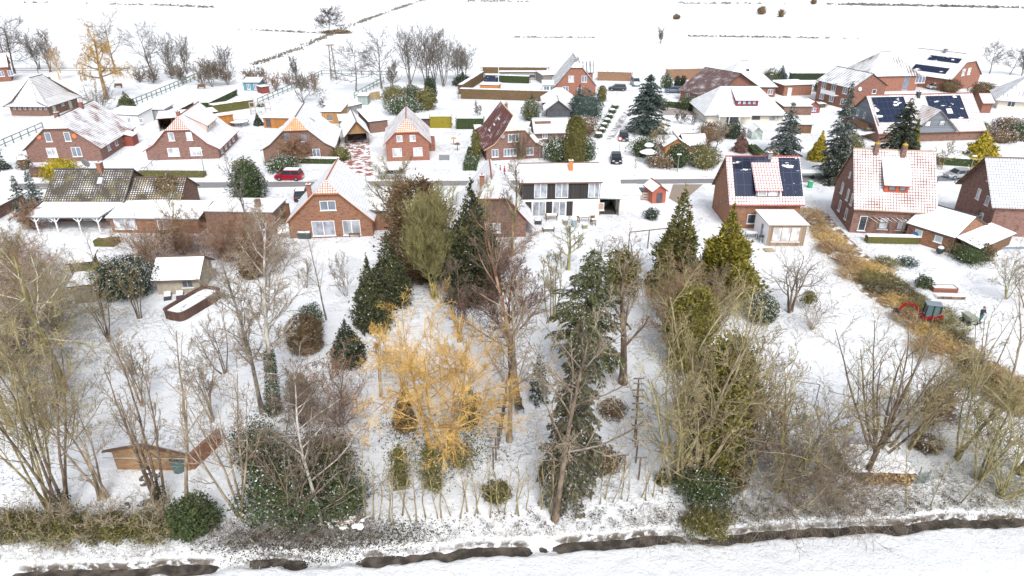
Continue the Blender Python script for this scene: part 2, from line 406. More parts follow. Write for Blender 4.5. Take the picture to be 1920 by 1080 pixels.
OAK = dict(stems=1, sp=5, tl=.85, tw=.05, tup=.05, L=[(13, .32, 1, 52, .46, 5, .13, .10), (8, .2, 1, 42, .46, 4, .15, .05), (6, .15, 1, 40, .50, 3, .18, .03), (4, .1, 1, 38, .5, 2, .2, 0)])
MULTI = dict(stems=5, sp=13, tl=.86, tw=.05, tup=.04, L=[(9, .3, 1, 34, .33, 4, .12, .12), (7, .2, 1, 38, .5, 3, .15, .06), (6, .1, 1, 38, .5, 3, .18, .03), (3, .1, 1, 36, .5, 2, .2, 0)])
BIRCH = dict(stems=1, sp=3, tl=.97, tw=.035, tup=.05, L=[(18, .3, 1, 42, .27, 4, .10, .12), (7, .15, 1, 42, .5, 4, .14, .0), (7, .1, 1, 38, .5, 3, .18, -.05), (3, .1, 1, 30, .6, 2, .15, -.12)])
POPLAR = dict(stems=3, sp=6, tl=.95, tw=.03, tup=.08, L=[(22, .12, 1, 34, .36, 5, .07, .22), (7, .15, 1, 28, .5, 3, .1, .15), (5, .1, 1, 28, .5, 3, .12, .1), (3, .1, 1, 28, .5, 2, .12, .1)])
WILLOW = dict(stems=2, sp=14, tl=.66, tw=.06, tup=.05, L=[(9, .35, 1, 44, .62, 6, .13, .05), (8, .2, 1, 42, .5, 4, .16, .04), (7, .1, 1, 40, .5, 4, .18, .02), (4, .05, 1, 42, .6, 3, .22, -.02)])
FAN = dict(stems=10, sp=21, tl=.97, tw=.06, tup=.04, L=[(8, .2, 1, 34, .32, 4, .11, .05), (7, .15, 1, 34, .48, 3, .14, .02), (5, .1, 1, 34, .5, 2, .16, 0)])
BUSH = dict(stems=13, sp=34, tl=.9, tw=.12, tup=.03, L=[(8, .1, 1, 38, .48, 4, .16, .02), (7, .1, 1, 40, .5, 3, .2, 0), (4, .1, 1, 40, .5, 2, .2, 0)])
FRUIT = dict(stems=4, sp=34, tl=.66, tw=.16, tup=.10, L=[(7, .3, 1, 46, .62, 5, .2, .08), (7, .15, 1, 46, .48, 4, .2, .05), (6, .1, 1, 44, .45, 3, .22, .02)])
WEEP = dict(stems=1, sp=3, tl=.72, tw=.05, tup=.05, L=[(12, .35, 1, 58, .62, 6, .12, .03), (8, .2, 1, 45, .5, 4, .15, -.12), (7, .15, 1, 40, .55, 4, .15, -.35), (4, .1, 1, 25, .8, 3, .1, -.4)])
SAPL = dict(stems=1, sp=5, tl=1, tw=.06, tup=.05, L=[(9, .3, 1, 32, .28, 3, .12, .1), (5, .1, 1, 36, .45, 2, .15, 0)])
FARO = dict(stems=1, sp=5, tl=.86, tw=.06, tup=.05, L=[(15, .25, 1, 50, .56, 4, .13, .12), (9, .15, 1, 42, .48, 3, .16, .06), (7, .1, 1, 40, .5, 2, .2, 0)])
FARM = dict(stems=5, sp=15, tl=.95, tw=.04, tup=.05, L=[(11, .25, 1, 36, .42, 4, .12, .15), (7, .15, 1, 36, .5, 3, .15, .06), (5, .1, 1, 38, .5, 2, .2, 0)])
OLIVE = ((.30, .25, .12), (.55, .46, .24)); BROWN = ((.17, .12, .085), (.30, .23, .17)); GREY = ((.16, .14, .12), (.33, .30, .26)); GOLD = ((.68, .40, .11), (1.10, .74, .24))
WHITE = ((.36, .31, .26), (.68, .64, .58)); RED = ((.20, .11, .09), (.30, .18, .15)); TAN = ((.36, .28, .19), (.50, .41, .30)); MOSS = ((.30, .27, .10), (.51, .46, .21)); DARK = ((.10, .085, .075), (.20, .17, .15)); RUST = ((.36, .20, .12), (.50, .32, .21))
TOTAL = [0]
def bare(base, H, cfg, bc, tc, label, name='bare_tree', cat='tree', r0=None, seed=0, snow=.35, twr=.011, group=None, width=1.0, lean=(0, 0), dens=1.0, ivy=None, loc=None, drop=0, snowt=None, keep=None):
    rs = np.random.RandomState(seed * 7 + int(base[0]) + 1000); L0 = Gz(*base) if loc is None else Vector(loc)
    n = cfg['stems']; dens *= (.94 if base[1] > 430 else 1); r0 = r0 or H * (.014 if n > 1 else .016) * (.6 if cfg is SAPL else 1)
    sp = np.radians(cfg['sp'] * width); az = np.arange(n) * 2 * math.pi / n + rs.uniform(0, 6.28)
    s = sp * rs.uniform(.35, 1.15, n) if n > 1 else np.array([sp])
    D = np.stack([np.sin(s) * np.cos(az) + lean[0], np.sin(s) * np.sin(az) + lean[1], np.cos(s)], 1)
    P = np.zeros((n, 3)); P[:, :2] = rs.normal(0, r0 * (.9 if n > 1 else 0), (n, 2)); P[:, 2] = -.15
    L = np.full(n, H * cfg['tl']) * (rs.uniform(.75, 1.05, n) if n > 1 else 1); R = np.full(n, r0 / (1 if n == 1 else (1.6 if n < 7 else 2.6)))
    pos, rad = chains(rs, P, D, L, R, 9, cfg['tw'], cfg['tup'], .22)
    rad[:, 0] *= 1.35
    trunk = [(pos, rad, 8)]; crown = []
    lv = cfg['L'][:len(cfg['L']) - drop]
    for q, (k, t0, t1, ang, lr, ns, wb, up) in enumerate(lv):
        k = max(1, int(round(k * dens)))
        P, D, L, R = kids(rs, pos, rad, L, k, t0, t1, ang * (width if q == 0 else 1), lr, .55 if q else .5)
        if q == 0: L = L * width
        R = np.maximum(R, twr * (1.0 if q >= len(lv) - 1 else 1.35))
        pos, rad = chains(rs, P, D, L, R, ns, wb, up, .4)
        if q == len(lv) - 1: rad = np.maximum(rad, twr * .7)
        (trunk if q == 0 else crown).append((pos, rad, 6 if q == 0 else (4 if q == 1 else 3)))
    t = thing(name, label, cat, L0, 0, group)
    v, f = tubes(trunk); TOTAL[0] += len(f)
    mesh_np('trunk', v, f, bark(bc[0], bc[1], snow), t, smooth=True)
    # full vertical extent corrected to the height seen
    v2, f2 = tubes(crown); TOTAL[0] += len(f2)
    mesh_np('crown', v2, f2, bark(tc[0], tc[1], snow * .3 if snowt is None else snowt, 1.2), t, smooth=False)
    sc = H / max(.1, v2[:, 2].max()); t.scale = (1, 1, sc) if .6 < sc < 1.7 else (sc, sc, sc)
    if ivy:
        h, w, nn = ivy; zz = rs.rand(nn) ** 1.3 * h; a = rs.rand(nn) * 6.28
        k = rs.randint(0, n, nn); pp = trunk[0][0][k]; zi = np.clip(zz / H / cfg['tl'] * 9, 0, 8.9); ii = zi.astype(int); fr = (zi - ii)[:, None]
        c = pp[np.arange(nn), ii] * (1 - fr) + pp[np.arange(nn), ii + 1] * fr; rr = w * (1 - .5 * zz / h) * rs.uniform(.5, 1.1, nn) + r0 * .5
        c = c + np.stack([np.cos(a) * rr, np.sin(a) * rr, rs.normal(0, .1, nn)], 1)
        leafcloud(rs, c, None, .11, .8, leaf((.05, .075, .025), (.10, .13, .04), (.16, .17, .06), snow=.12), 'ivy', t)
    return t
# ------------------------------------------------------------------ leaf clouds
def leafcloud(rs, C, N, size, aspect, mat, name, parent, loc=None, dirs=None):
    """one small pointed quad per point; N: outward direction the leaf leans to"""
    n = len(C); A = _norm(rs.normal(0, 1, (n, 3))) if dirs is None else _norm(dirs + rs.normal(0, .35, (n, 3)))
    B = _norm(np.cross(A, rs.normal(0, 1, (n, 3)) if N is None else _norm(N + rs.normal(0, .6, (n, 3)))))
    s = size * rs.uniform(.6, 1.4, (n, 1)); a = A * s; b = B * s * aspect * .5
    V = np.stack([C - a * .5, C + b, C + a * .5, C - b], 1).reshape(-1, 3); F = np.arange(n * 4).reshape(-1, 4); TOTAL[0] += n
    return mesh_np(name, V, F, mat, parent, loc=loc)
def bumps(rs, P, amp, freq):
    k = rs.normal(0, freq, (7, 3)); ph = rs.uniform(0, 6.28, 7)
    return 1 + amp * np.mean([np.sin(P @ k[i] + ph[i]) for i in range(7)], axis=0) * 2.2
def crown_pts(rs, n, shape, w, d, h, p=1.0, depth=.25, amp=.16, freq=2.0):
    """points in the outer layer of a crown w x d x h standing on z=0"""
    if shape == 'box':
        a = rs.rand(n, 3); f = rs.choice(5, n, p=np.array([h * d, h * d, h * w, h * w, w * d]) / (2 * h * d + 2 * h * w + w * d))
        q = rs.rand(n) * depth * min(w, d, h) * .5 / np.array([w, d, h]).min()
        a[f == 0, 0] = q[f == 0] * .5; a[f == 1, 0] = 1 - q[f == 1] * .5; a[f == 2, 1] = q[f == 2] * .5; a[f == 3, 1] = 1 - q[f == 3] * .5; a[f == 4, 2] = 1 - q[f == 4] * .3
        P = (a - [.5, .5, 0]) * [w, d, h]; N = P - [0, 0, h / 2]; N = _norm(N); P = P + N * rs.normal(0, .05, (n, 1)) * min(w, d, 1.2)
        return P, N
    t = rs.rand(n); a = rs.rand(n) * 2 * math.pi
    if shape == 'ball':
        z = rs.uniform(-.75, 1, n); r = np.sqrt(1 - z * z); u = np.stack([r * np.cos(a), r * np.sin(a), z], 1)
        k = bumps(rs, u * 2, amp, freq)[:, None] * (1 - depth * rs.rand(n, 1) ** 2)
        k = k * (1 + rs.normal(0, .05, (n, 1))); P = u * k * [w / 2, d / 2, h / 1.75]; P[:, 2] += h * .43; return P, u
    # 'cone' (p: how full the sides are), 'column'
    z = 1 - (1 - rs.rand(n)) ** .62 if shape == 'cone' else rs.rand(n)
    z = rs.rand(n); acc = rs.rand(n) < np.maximum(.12, (1 - z)) if shape == 'cone' else np.ones(n, bool); z = np.where(acc, z, z * .6)
    rr = (1 - z ** p) if shape == 'cone' else np.minimum(1, (1 - z) * 3.5 + .12) ** .5 * np.minimum(1, z * 5 + .55)
    u = np.stack([np.cos(a), np.sin(a), z * 4], 1); k = bumps(rs, u * 1.7, amp, freq) * (1 + .5 * (bumps(rs, u * 5, amp, freq) - 1)) * (1 - depth * rs.rand(n) ** 2) * (1 + rs.normal(0, .06, n))
    P = np.stack([np.cos(a) * rr * k * w / 2, np.sin(a) * rr * k * d / 2, z * h * (1 + 0 * k)], 1)
    N = np.stack([np.cos(a), np.sin(a), np.full(n, .35)], 1); return P, _norm(N)
def core(shape, w, d, h, mat, name, parent, p=1.0, rs=None):
    m = MB()
    if shape == 'box':
        m.box(-w * .46, -d * .46, 0, w * .46, d * .46, h * .95, mat)
    else:
        seg, rg = 14, 10; i = 0; prof = []
        for r in range(rg + 1):
            z = r / rg
            if shape == 'ball': rr = math.sqrt(max(0, 1 - (z * 1.72 - .72) ** 2)) * .68
            elif shape == 'cone': rr = (1 - z ** p) * .58
            else: rr = min(1, (1 - z) * 3.5 + .05) ** .5 * min(1, z * 5 + .55) * .70
            prof.append((rr, z * h * .88))
        for r in range(rg + 1):
            for k in range(seg):
                a = 2 * math.pi * k / seg; j = 1 + .12 * math.sin(3 * a + r) + .08 * math.sin(5 * a - 2 * r)
                m.v.append((prof[r][0] * w / 2 * math.cos(a) * j, prof[r][0] * d / 2 * math.sin(a) * j, prof[r][1]))
        mi = m.m(mat)
        for r in range(rg):
            for k in range(seg): m.f.append((r * seg + k, r * seg + (k + 1) % seg, (r + 1) * seg + (k + 1) % seg, (r + 1) * seg + k)); m.mi.append(mi)
    return m.build(name, parent, smooth=(shape != 'box'))
HOLLY = ((.045, .07, .03), (.09, .13, .045), (.17, .20, .06)); YEW = ((.07, .09, .035), (.15, .17, .065), (.21, .19, .08)); THUJA = ((.15, .15, .035), (.42, .36, .05), (.60, .48, .07)); BLUEG = ((.05, .085, .075), (.11, .16, .14), None)
OLV = ((.11, .11, .035), (.25, .23, .07), (.34, .28, .10)); BRN = ((.17, .11, .06), (.28, .19, .10), (.14, .13, .05)); OLY = ((.17, .16, .04), (.38, .34, .08), (.48, .40, .11)); DK2 = ((.05, .06, .03), (.11, .12, .05), (.15, .13, .05)); DKG = ((.03, .05, .03), (.065, .09, .05), None); YEL = ((.42, .33, .03), (.62, .50, .04), None)
def evergreen(base, w, h, shape, colr, label, name='evergreen_shrub', cat='shrub', d=None, n=1500, size=.16, aspect=.45, snow=.3, seed=0, group=None, loc=None, rz=0, trunk=0, p=1.0, amp=.18, depth=.4, vertical=0, cs=1.1, cc=None, lift=0, snowcap=0):
    rs = np.random.RandomState(seed * 13 + int(base[0]) + int(base[1]) * 3); L0 = Gz(*base) if loc is None else Vector(loc); d = d or w
    t = thing(name, label, cat, L0, rz, group); base_z = trunk
    P, N = crown_pts(rs, n, shape, w, d, h - trunk, p, depth, amp); P[:, 2] += trunk + lift
    dirs = None; ck = .8 if (shape != 'box' and base[1] > 430) else 1
    if ck < 1: P[:, :2] *= (1 + rs.normal(0, .07, (n, 1))); P[:, 2] += rs.normal(0, .04 * h, n) * (P[:, 2] > .2 * h)
    if vertical: dirs = N * (1 - vertical) + np.array([[0, 0, vertical]])
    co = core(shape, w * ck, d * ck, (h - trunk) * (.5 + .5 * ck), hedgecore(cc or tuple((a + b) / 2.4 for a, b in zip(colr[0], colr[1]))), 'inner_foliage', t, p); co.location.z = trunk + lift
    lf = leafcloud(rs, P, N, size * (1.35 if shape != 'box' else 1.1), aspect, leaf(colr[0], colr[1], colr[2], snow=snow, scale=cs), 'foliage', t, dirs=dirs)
    if shape != 'box' and base[1] > 430 and n > 900:
        k_ = min(420, n // 8); Dk = N[:k_] + rs.normal(0, .45, (k_, 3)); Dk[:, 2] += .35; pos, rad = chains(rs, P[:k_] * .8, Dk, rs.uniform(.25, .7, k_) * min(1.3, w / 2.5 + .3), np.full(k_, .009), 3, .15, .05, .5)
        v, f = tubes([(pos, rad, 3)]); mesh_np('twigs', v, f, bark((.22, .17, .09), (.42, .34, .2), .2), t)
    if trunk or shape in ('cone',):
        m = MB(); m.tube((0, 0, -.1), (0, 0, h * .8), max(.08, h * .018), .03, bark(*BROWN), 8); m.build('trunk', t, smooth=True)
    if snowcap:
        m = MB(); 
        if shape == 'box': m.box(-w * .47, -d * .47, h * .97, w * .47, d * .47, h * .97 + .10, snowm()); m.build('snow_cap', t, bevel=.04)
        else: m.ball((0, 0, h * .80), w * .36, d * .36, h * .24, snowm(), 12, 5, 0, .1, random); m.build('snow_cap', t, smooth=True)
    return t
def hedge(p0, p1, d, h, colr, label, name='clipped_hedge', n=None, snow=.35, size=.10, cap=1, group=None, cat='hedge', seed=0):
    a = Gz(*p0); b = Gz(*p1); c = (a + b) / 2; L = (b - a).length; rz = math.atan2(b.y - a.y, b.x - a.x)
    n = n or int(min(7000, 75 * (L * h + L * d)))
    return evergreen(p0, L, h, 'box', colr, label, name, cat, d=d, n=n, size=size, snow=snow, loc=c, rz=rz, group=group, snowcap=cap, seed=seed)
def spruce(base, H, w, colr, label, name='spruce_tree', seed=0, snow=.25, nl=12000, size=.30, z0=.04, gap=.0, p=.9, loc=None, group=None, droop=.35, layers=None, bc=BROWN, patchy=.25, lean=(0, 0)):
    rs = np.random.RandomState(seed * 5 + int(base[0])); L0 = Gz(*base) if loc is None else Vector(loc)
    t = thing(name, label, 'tree', L0, 0, group); layers = layers or int(H * 2.3)
    zz = []; 
    nb = layers * 8; u = np.sort(rs.rand(nb)) ; z = H * (z0 + (1 - z0) * (u * .985)); prof = (1 - u ** p) ** .85 + .035
    az = np.arange(nb) * 2.4 + rs.normal(0, .3, nb); Lb = w / 2 * prof * rs.uniform(.65, 1.15, nb)
    D = np.stack([np.cos(az), np.sin(az), rs.uniform(-.15, .25, nb) + .5 * u], 1)
    P = np.stack([lean[0] * z, lean[1] * z, z], 1)
    keepb = rs.rand(nb) > gap; P = P[keepb]; D = D[keepb]; Lb = Lb[keepb]
    pos, rad = chains(rs, P, D, Lb, np.maximum(.012, Lb * .016), 5, .08, -.02, .35, sag=droop * .6)
    tr, rr = chains(rs, np.array([[0, 0, -.1]]), np.array([[lean[0], lean[1], 1.]]), np.array([H]), np.array([H * .017]), 8, .01, .0, .12); rr[0, 0] *= 1.3
    v, f = tubes([(tr, rr, 8), (pos, rad, 4)]); mesh_np('trunk', v, f, bark(*bc), t, smooth=True)
    n = nl; wts = Lb ** 1.35; wts = wts * (bumps(rs, P * .5, patchy * 2, 1.5) > (.35 if patchy < .5 else .8)) + 1e-6; b = rs.choice(len(Lb), n, p=wts / wts.sum()); s = rs.rand(n) ** .7
    fi = np.clip(s * 5, 0, 4.99); i = fi.astype(int); fr = (fi - i)[:, None]; c = pos[b, i] * (1 - fr) + pos[b, i + 1] * fr
    d = _norm(pos[b, -1] - pos[b, 0]); side = _norm(np.cross(d, np.array([[0, 0, 1.]]))); sg = np.where(rs.rand(n) < .5, -1, 1)[:, None]
    lat = rs.rand(n, 1) * (.15 + .22 * Lb[b][:, None] * (1 - s[:, None] * .75)); c = c + side * sg * lat; c[:, 2] += rs.normal(0, .05, n) - lat[:, 0] * .35
    dirs = d * .8 + side * sg * .75 + np.array([[0, 0, -.35]])
    leafcloud(rs, c, np.tile([[0, 0, 1.]], (n, 1)), size, .32, leaf(colr[0], colr[1], colr[2], snow=snow, scale=1.6), 'foliage', t, dirs=dirs)
    return t
# ------------------------------------------------------------------ buildings
BR_ORANGE = brick((.36, .13, .055), (.44, .19, .08), dark=(.19, .09, .075))
BR_RED = brick((.30, .095, .055), (.36, .13, .07), dark=(.19, .07, .055))
BR_MAUVE = brick((.28, .125, .095), (.34, .165, .125), dark=(.17, .08, .07))
BR_BROWN = brick((.25, .115, .075), (.31, .155, .10), dark=(.14, .075, .06))
BR_BRIGHT = brick((.38, .125, .07), (.44, .17, .10), dark=(.32, .10, .06))
BR_YELLOW = brick((.34, .20, .10), (.40, .26, .15), dark=(.22, .12, .09))
WHITE_P = plain((.78, .79, .80), .5); CREAM = plain((.68, .64, .55), .8); BLACK_W = planks((.055, .05, .05), .12); DARKM = plain((.06, .06, .065), .5); GREYM = plain((.25, .26, .28), .5)
WOOD_O = planks((.46, .20, .06), .13); WOOD_B = planks((.20, .115, .065), .13); WOOD_Y = planks((.48, .30, .13), .14, False); WOODP = bark((.17, .12, .08), (.30, .22, .15), .35)
SN = snowm(); GL = glass(); GLL = glass((.42, .45, .50), .12, .28); GLD = glass((.07, .08, .10), .06)
TERRA = plain((.42, .15, .06), .8); REDEDGE = plain((.30, .09, .06), .7); BROWNE = plain((.14, .09, .07), .7)
PANEL = None
def solarmat():
    t = NT('solar_cells'); x = t.n('ShaderNodeSeparateXYZ'); t.l(t.uv(), x.inputs[0])
    def ln(o, p, k): return t.math('POWER', t.math('ABSOLUTE', t.math('SUBTRACT', t.math('MULTIPLY', t.math('FRACT', t.math('DIVIDE', o, p)), 2.0), 1.0)), k)
    g = t.math('MAXIMUM', ln(x.outputs[0], 1.05, 40), ln(x.outputs[1], 1.7, 60))
    col = t.mix(g, c4((.016, .024, .055)), c4((.10, .115, .15))); n = t.noise(t.uv(), .55, 4, .6, (.7, 1.6, 1))
    col = t.mix(t.step(n, .60, .63), col, c4(SNOW)); t.l(col, t.b.inputs[0]); t.l(t.math('ADD', .15, t.math('MULTIPLY', t.step(n, .60, .63), .5)), t.b.inputs['Roughness'])
    return t.m
PANEL = solarmat()
def WM(a, tdir, nout):
    t = Vector(tdir).normalized(); n = Vector(nout).normalized(); M = Matrix.Identity(4)
    for i in range(3): M[i][0] = t[i]; M[i][1] = -n[i]; M[i][2] = (0, 0, 1)[i]; M[i][3] = a[i]
    return M
def window(par, M, u, z, w, h, nx=2, frame=WHITE_P, pane=GL, name='window', nz=1, sill=True, panel=0):
    m = MB(); f = .075
    m.box(u, -.05, z, u + f, .03, z + h, frame, M=M); m.box(u + w - f, -.05, z, u + w, .03, z + h, frame, M=M)
    m.box(u + f, -.05, z, u + w - f, .03, z + f, frame, M=M); m.box(u + f, -.05, z + h - f, u + w - f, .03, z + h, frame, M=M)
    for k in range(1, nx): x = u + w * k / nx; m.box(x - .045, -.045, z + f, x + .045, .03, z + h - f, frame, M=M)
    for k in range(1, nz): q = z + h * k / nz; m.box(u + f, -.04, q - .03, u + w - f, .03, q + .03, frame, M=M)
    if panel: m.box(u + f, -.04, z + f, u + w - f, .03, z + panel, frame, M=M)
    if sill: m.box(u - .08, -.14, z - .07, u + w + .08, .03, z - .005, SN, M=M)
    o = m.build(name, par); po = par if (par.parent is not None) else o; g = MB(); g.box(u + f, -.015, z + max(f, panel), u + w - f, .02, z + h - f, pane, M=M); g.build('pane', po); return o
class House:
    def __init__(s, name, label, cat, fl, fr, D, e, r, axis='y', zh=None, zhb=None, kd=1.0, knee=None, wall=BR_RED, roof=None, roofR=None, over=.45, og=.3, edge=None, th=.16, group=None, gable=None, hipm=None, under=None, wallL=None, snowy=0):
        a = Gz(*fl); b = Gz(*fr); a.z = b.z = min(a.z, b.z) - .02; sc = SCL(*fl); s.W = (b - a).length / sc; D *= .92; rz = math.atan2(b.y - a.y, b.x - a.x); s.axis = axis
        if axis == 'y': s.w, s.d = s.W, D; s.o = thing(name, label, cat, a, rz, group)
        else: s.w, s.d = D, s.W; s.o = thing(name, label, cat, b, rz + math.pi / 2, group)
        s.o.scale = (sc, sc, sc)
        s.e, s.r, s.th = e, r, th; w, d = s.w, s.d; H = w / 2; s.knee = knee; s.roofm = roof or tiles((.25, .08, .05)); over_ = over
        edge = edge or REDEDGE
        zp = s.zp; k0 = (zp(.01) - zp(0)) / .01; ze = e - k0 * over
        def xat(z):
            if knee and z < knee[1]: return (z - e) / (knee[1] - e) * knee[0]
            if knee: return knee[0] + (z - knee[1]) / (r - knee[1]) * (H - knee[0])
            return (z - e) / (r - e) * H
        kk = (r - (knee[1] if knee else e)) / (H - (knee[0] if knee else 0)) * kd
        def endinfo(z): return (None, 0) if z is None else (z, (r - z) / kk)
        zf, yf = endinfo(zh); zb, yb = endinfo(zhb); full_f = zf is not None and zf <= e + .01; full_b = zb is not None and zb <= e + .01
        y0 = -over if full_f else -og; y1 = d + over if full_b else d + og
        if not full_f and zf is None: yf = y0
        if zb is None: yb2 = y1
        else: yb2 = d - yb
        s.ridge = (yf, yb2)
        def side(sg):
            X = (lambda x: x) if sg == 'L' else (lambda x: w - x); T = th; polys = []
            lowf = (X(-over), y0, ze + T); lowb = (X(-over), y1, ze + T)
            seq = [lowf]; 
            if knee:
                kf = (X(knee[0]), y0, knee[1] + T); kb = (X(knee[0]), y1, knee[1] + T); polys.append([lowf, kf, kb, lowb]); up = [kf]; lo2 = kb
            else: up = [lowf]; lo2 = lowb
            if zf is not None and not full_f: up.append((X(xat(zf)), y0, zf + T))
            up.append((H, yf, r + T)); up.append((H, yb2, r + T))
            if zb is not None and not full_b: up.append((X(xat(zb)), y1, zb + T))
            up.append(lo2); polys.append(up); return polys
        m = MB(); PL = side('L'); PR = side('R'); hips = []
        if zf is not None:
            x_ = -over if full_f else xat(zf); z_ = (ze if full_f else zf) + th; hips.append([(x_, y0, z_), (w - x_, y0, z_), (H, yf, r + th)])
        if zb is not None:
            x_ = -over if full_b else xat(zb); z_ = (ze if full_b else zb) + th; hips.append([(x_, y1, z_), (w - x_, y1, z_), (H, yb2, r + th)])
        m.slab(PL + PR + hips, th, s.roofm, under or WOODP, edge)
        if roofR or hipm:   # second cover on one slope / hip
            k = 0
            for i, pl in enumerate(PL + PR + hips):
                mt = roofR if (roofR and len(PL) <= i < len(PL) + len(PR)) else (hipm if (hipm and i >= len(PL) + len(PR)) else None)
                if mt: m.mi[2 * i] = m.m(mt)
        m.tube((H, yf, r + th - .02), (H, yb2, r + th - .02), .11, .11, edge, 6)
        s.roof = m.build('roof', s.o)
        m = MB(); gm = gable or wall
        def gab(y, z, rev):
            p = [(0, y, -.4), (w, y, -.4), (w, y, e)]
            if knee: p.append((w - knee[0], y, knee[1]))
            if z is None: p.append((H, y, r))
            elif z > e + .01: p += [(w - xat(z), y, z), (xat(z), y, z)]
            if knee: p.append((knee[0], y, knee[1]))
            p.append((0, y, e)); 
            m.face(p if not rev else p[::-1], wall)
        gab(0, zf, False); gab(d, zb, True)
        m.face([(0, d, -.4), (0, 0, -.4), (0, 0, e), (0, d, e)], wallL or wall); m.face([(w, 0, -.4), (w, d, -.4), (w, d, e), (w, 0, e)], wall)
        m.build('wall', s.o)
    def zp(s, x):
        x = min(x, s.w - x)
        if s.knee:
            kx, kz = s.knee
            return s.e + (kz - s.e) * x / kx if x < kx else kz + (s.r - kz) * (x - kx) / (s.w / 2 - kx)
        return s.e + (s.r - s.e) * x / (s.w / 2)
    def side(s, v):
        return v if s.axis == 'y' else {'front': 'L', 'right': 'F', 'left': 'B', 'back': 'R'}.get(v, v)
    def M(s, v):
        v = {'front': 'F', 'right': 'R', 'left': 'L', 'back': 'B'}.get(v, v) if s.axis == 'y' else s.side(v); w, d = s.w, s.d
        return {'F': WM((0, 0, 0), (1, 0, 0), (0, -1, 0)), 'R': WM((w, 0, 0), (0, 1, 0), (1, 0, 0)), 'B': WM((w, d, 0), (-1, 0, 0), (0, 1, 0)), 'L': WM((0, d, 0), (0, -1, 0), (-1, 0, 0))}[v]
    def win(s, v, u, z, w, h, **k): return window(s.o, s.M(v), u, z, w, h, **k)
    def RM(s, v, u, t):
        v = {'right': 'R', 'left': 'L'}.get(v, v) if s.axis == 'y' else s.side(v); x = t * s.w / 2; z = s.zp(x) + s.th; kk = (s.zp(x + .02) - s.zp(x - .02)) / .04
        if v == 'L': o = Vector((x, s.d - u, z)); X = Vector((0, -1, 0)); Y = Vector((1, 0, kk)).normalized()
        else: o = Vector((s.w - x, u, z)); X = Vector((0, 1, 0)); Y = Vector((-1, 0, kk)).normalized()
        Z = X.cross(Y); Mx = Matrix.Identity(4)
        for i in range(3): Mx[i][0] = X[i]; Mx[i][1] = Y[i]; Mx[i][2] = Z[i]; Mx[i][3] = o[i]
        return Mx
    def skylight(s, v, u, t, w=.8, h=1.1, pane=GLL):
        M = s.RM(v, u, t); m = MB(); m.box(0, 0, .0, w, h, .09, GREYM, M=M); o = m.build('skylight', s.roof); g = MB(); g.box(.07, .07, .09, w - .07, h - .07, .115, pane, M=M); g.build('skylight_pane', o) if False else g.build('pane', s.roof); return o
    def solar(s, v, u, t, w, h, lift=.0, M=None, label=None):
        m = MB(); m.box(0, 0, .05 + lift, w, h, .10 + lift, PANEL, M=M or s.RM(v, u, t)); o = m.build('solar_panels', s.roof); 
        if label: o['label'] = label
    def chimney(s, v, u, t, w=.6, d=.6, up=1.0, mat=None, cap=None):
        M = s.RM(v, u, t); p = M.translation; m = MB(); mt = mat or BR_RED
        m.box(p.x - w / 2, p.y - d / 2, p.z - .6, p.x + w / 2, p.y + d / 2, p.z + up, mt)
        if cap == 'moss': m.ball((p.x, p.y, p.z + up), w * .62, d * .62, .22, plain((.45, .30, .04), .9), 10, 4, 0)
        else: m.box(p.x - w / 2 - .06, p.y - d / 2 - .06, p.z + up, p.x + w / 2 + .06, p.y + d / 2 + .06, p.z + up + .10, DARKM, top=SN)
        m.tube((p.x, p.y, p.z + up + .1), (p.x, p.y, p.z + up + .3), .12, .10, TERRA, 8)
        m.build('chimney', s.roof)
    def shed_dormer(s, v, u0, u1, t0, hf, t1, wins, wall=None, roof=None, cheek=None, edge=None, nx=1, frame=WHITE_P, pane=GL, wh=.8):
        vv = {'right': 'R', 'left': 'L'}.get(v, v) if s.axis == 'y' else s.side(v); H = s.w / 2
        Y = (lambda u: s.d - u) if vv == 'L' else (lambda u: u); X = (lambda x: x) if vv == 'L' else (lambda x: s.w - x)
        x0, x1 = t0 * H, t1 * H; z0, z1 = s.zp(x0) + s.th, s.zp(x1) + s.th; zt = z0 + hf; kk = (z1 - zt) / (x1 - x0)
        wall = wall or BR_RED; m = MB(); ck = cheek or wall
        m.prism([(X(x0), Y(u0), z0 - .3), (X(x0), Y(u0), zt), (X(x1), Y(u0), z1), (X(x1), Y(u0), z1 - .5)], (0, Y(u1) - Y(u0), 0), wall, ck)
        o = m.build('dormer', s.o); m = MB(); ov = .3
        m.slab([[(X(x0 - ov), Y(u0 - .2), zt - kk * ov + .12), (X(x0 - ov), Y(u1 + .2), zt - kk * ov + .12), (X(x1), Y(u1 + .2), z1 + .12), (X(x1), Y(u0 - .2), z1 + .12)]], .12, roof or s.roofm, None, edge or REDEDGE)
        m.build('dormer_roof', o); tdir, n = ((0, -1, 0), (-1, 0, 0)) if vv == 'L' else ((0, 1, 0), (1, 0, 0))
        M = WM((X(x0), Y(0), z0), tdir, n)
        for (a, w) in wins: window(o, M, u0 + a, hf - wh - .15, w, wh, nx=nx, frame=frame, pane=pane, sill=False)
        return o
    def gable_dormer(s, v, uc, gw, t0, hw, zap, wall=None, roof=None, wins=(), edge=None, frame=WHITE_P, ov=.3, pane=GL):
        """little gabled roof standing out of a slope, ridge at height zap"""
        vv = {'right': 'R', 'left': 'L'}.get(v, v) if s.axis == 'y' else s.side(v); H = s.w / 2
        Y = (lambda u: s.d - u) if vv == 'L' else (lambda u: u); X = (lambda x: x) if vv == 'L' else (lambda x: s.w - x)
        x0 = t0 * H; z0 = s.zp(max(0, x0)) + s.th; ze = z0 + hw
        def inv(z):
            for i in range(400):
                if s.zp(i / 400 * H) + s.th >= z: return i / 400 * H
            return H
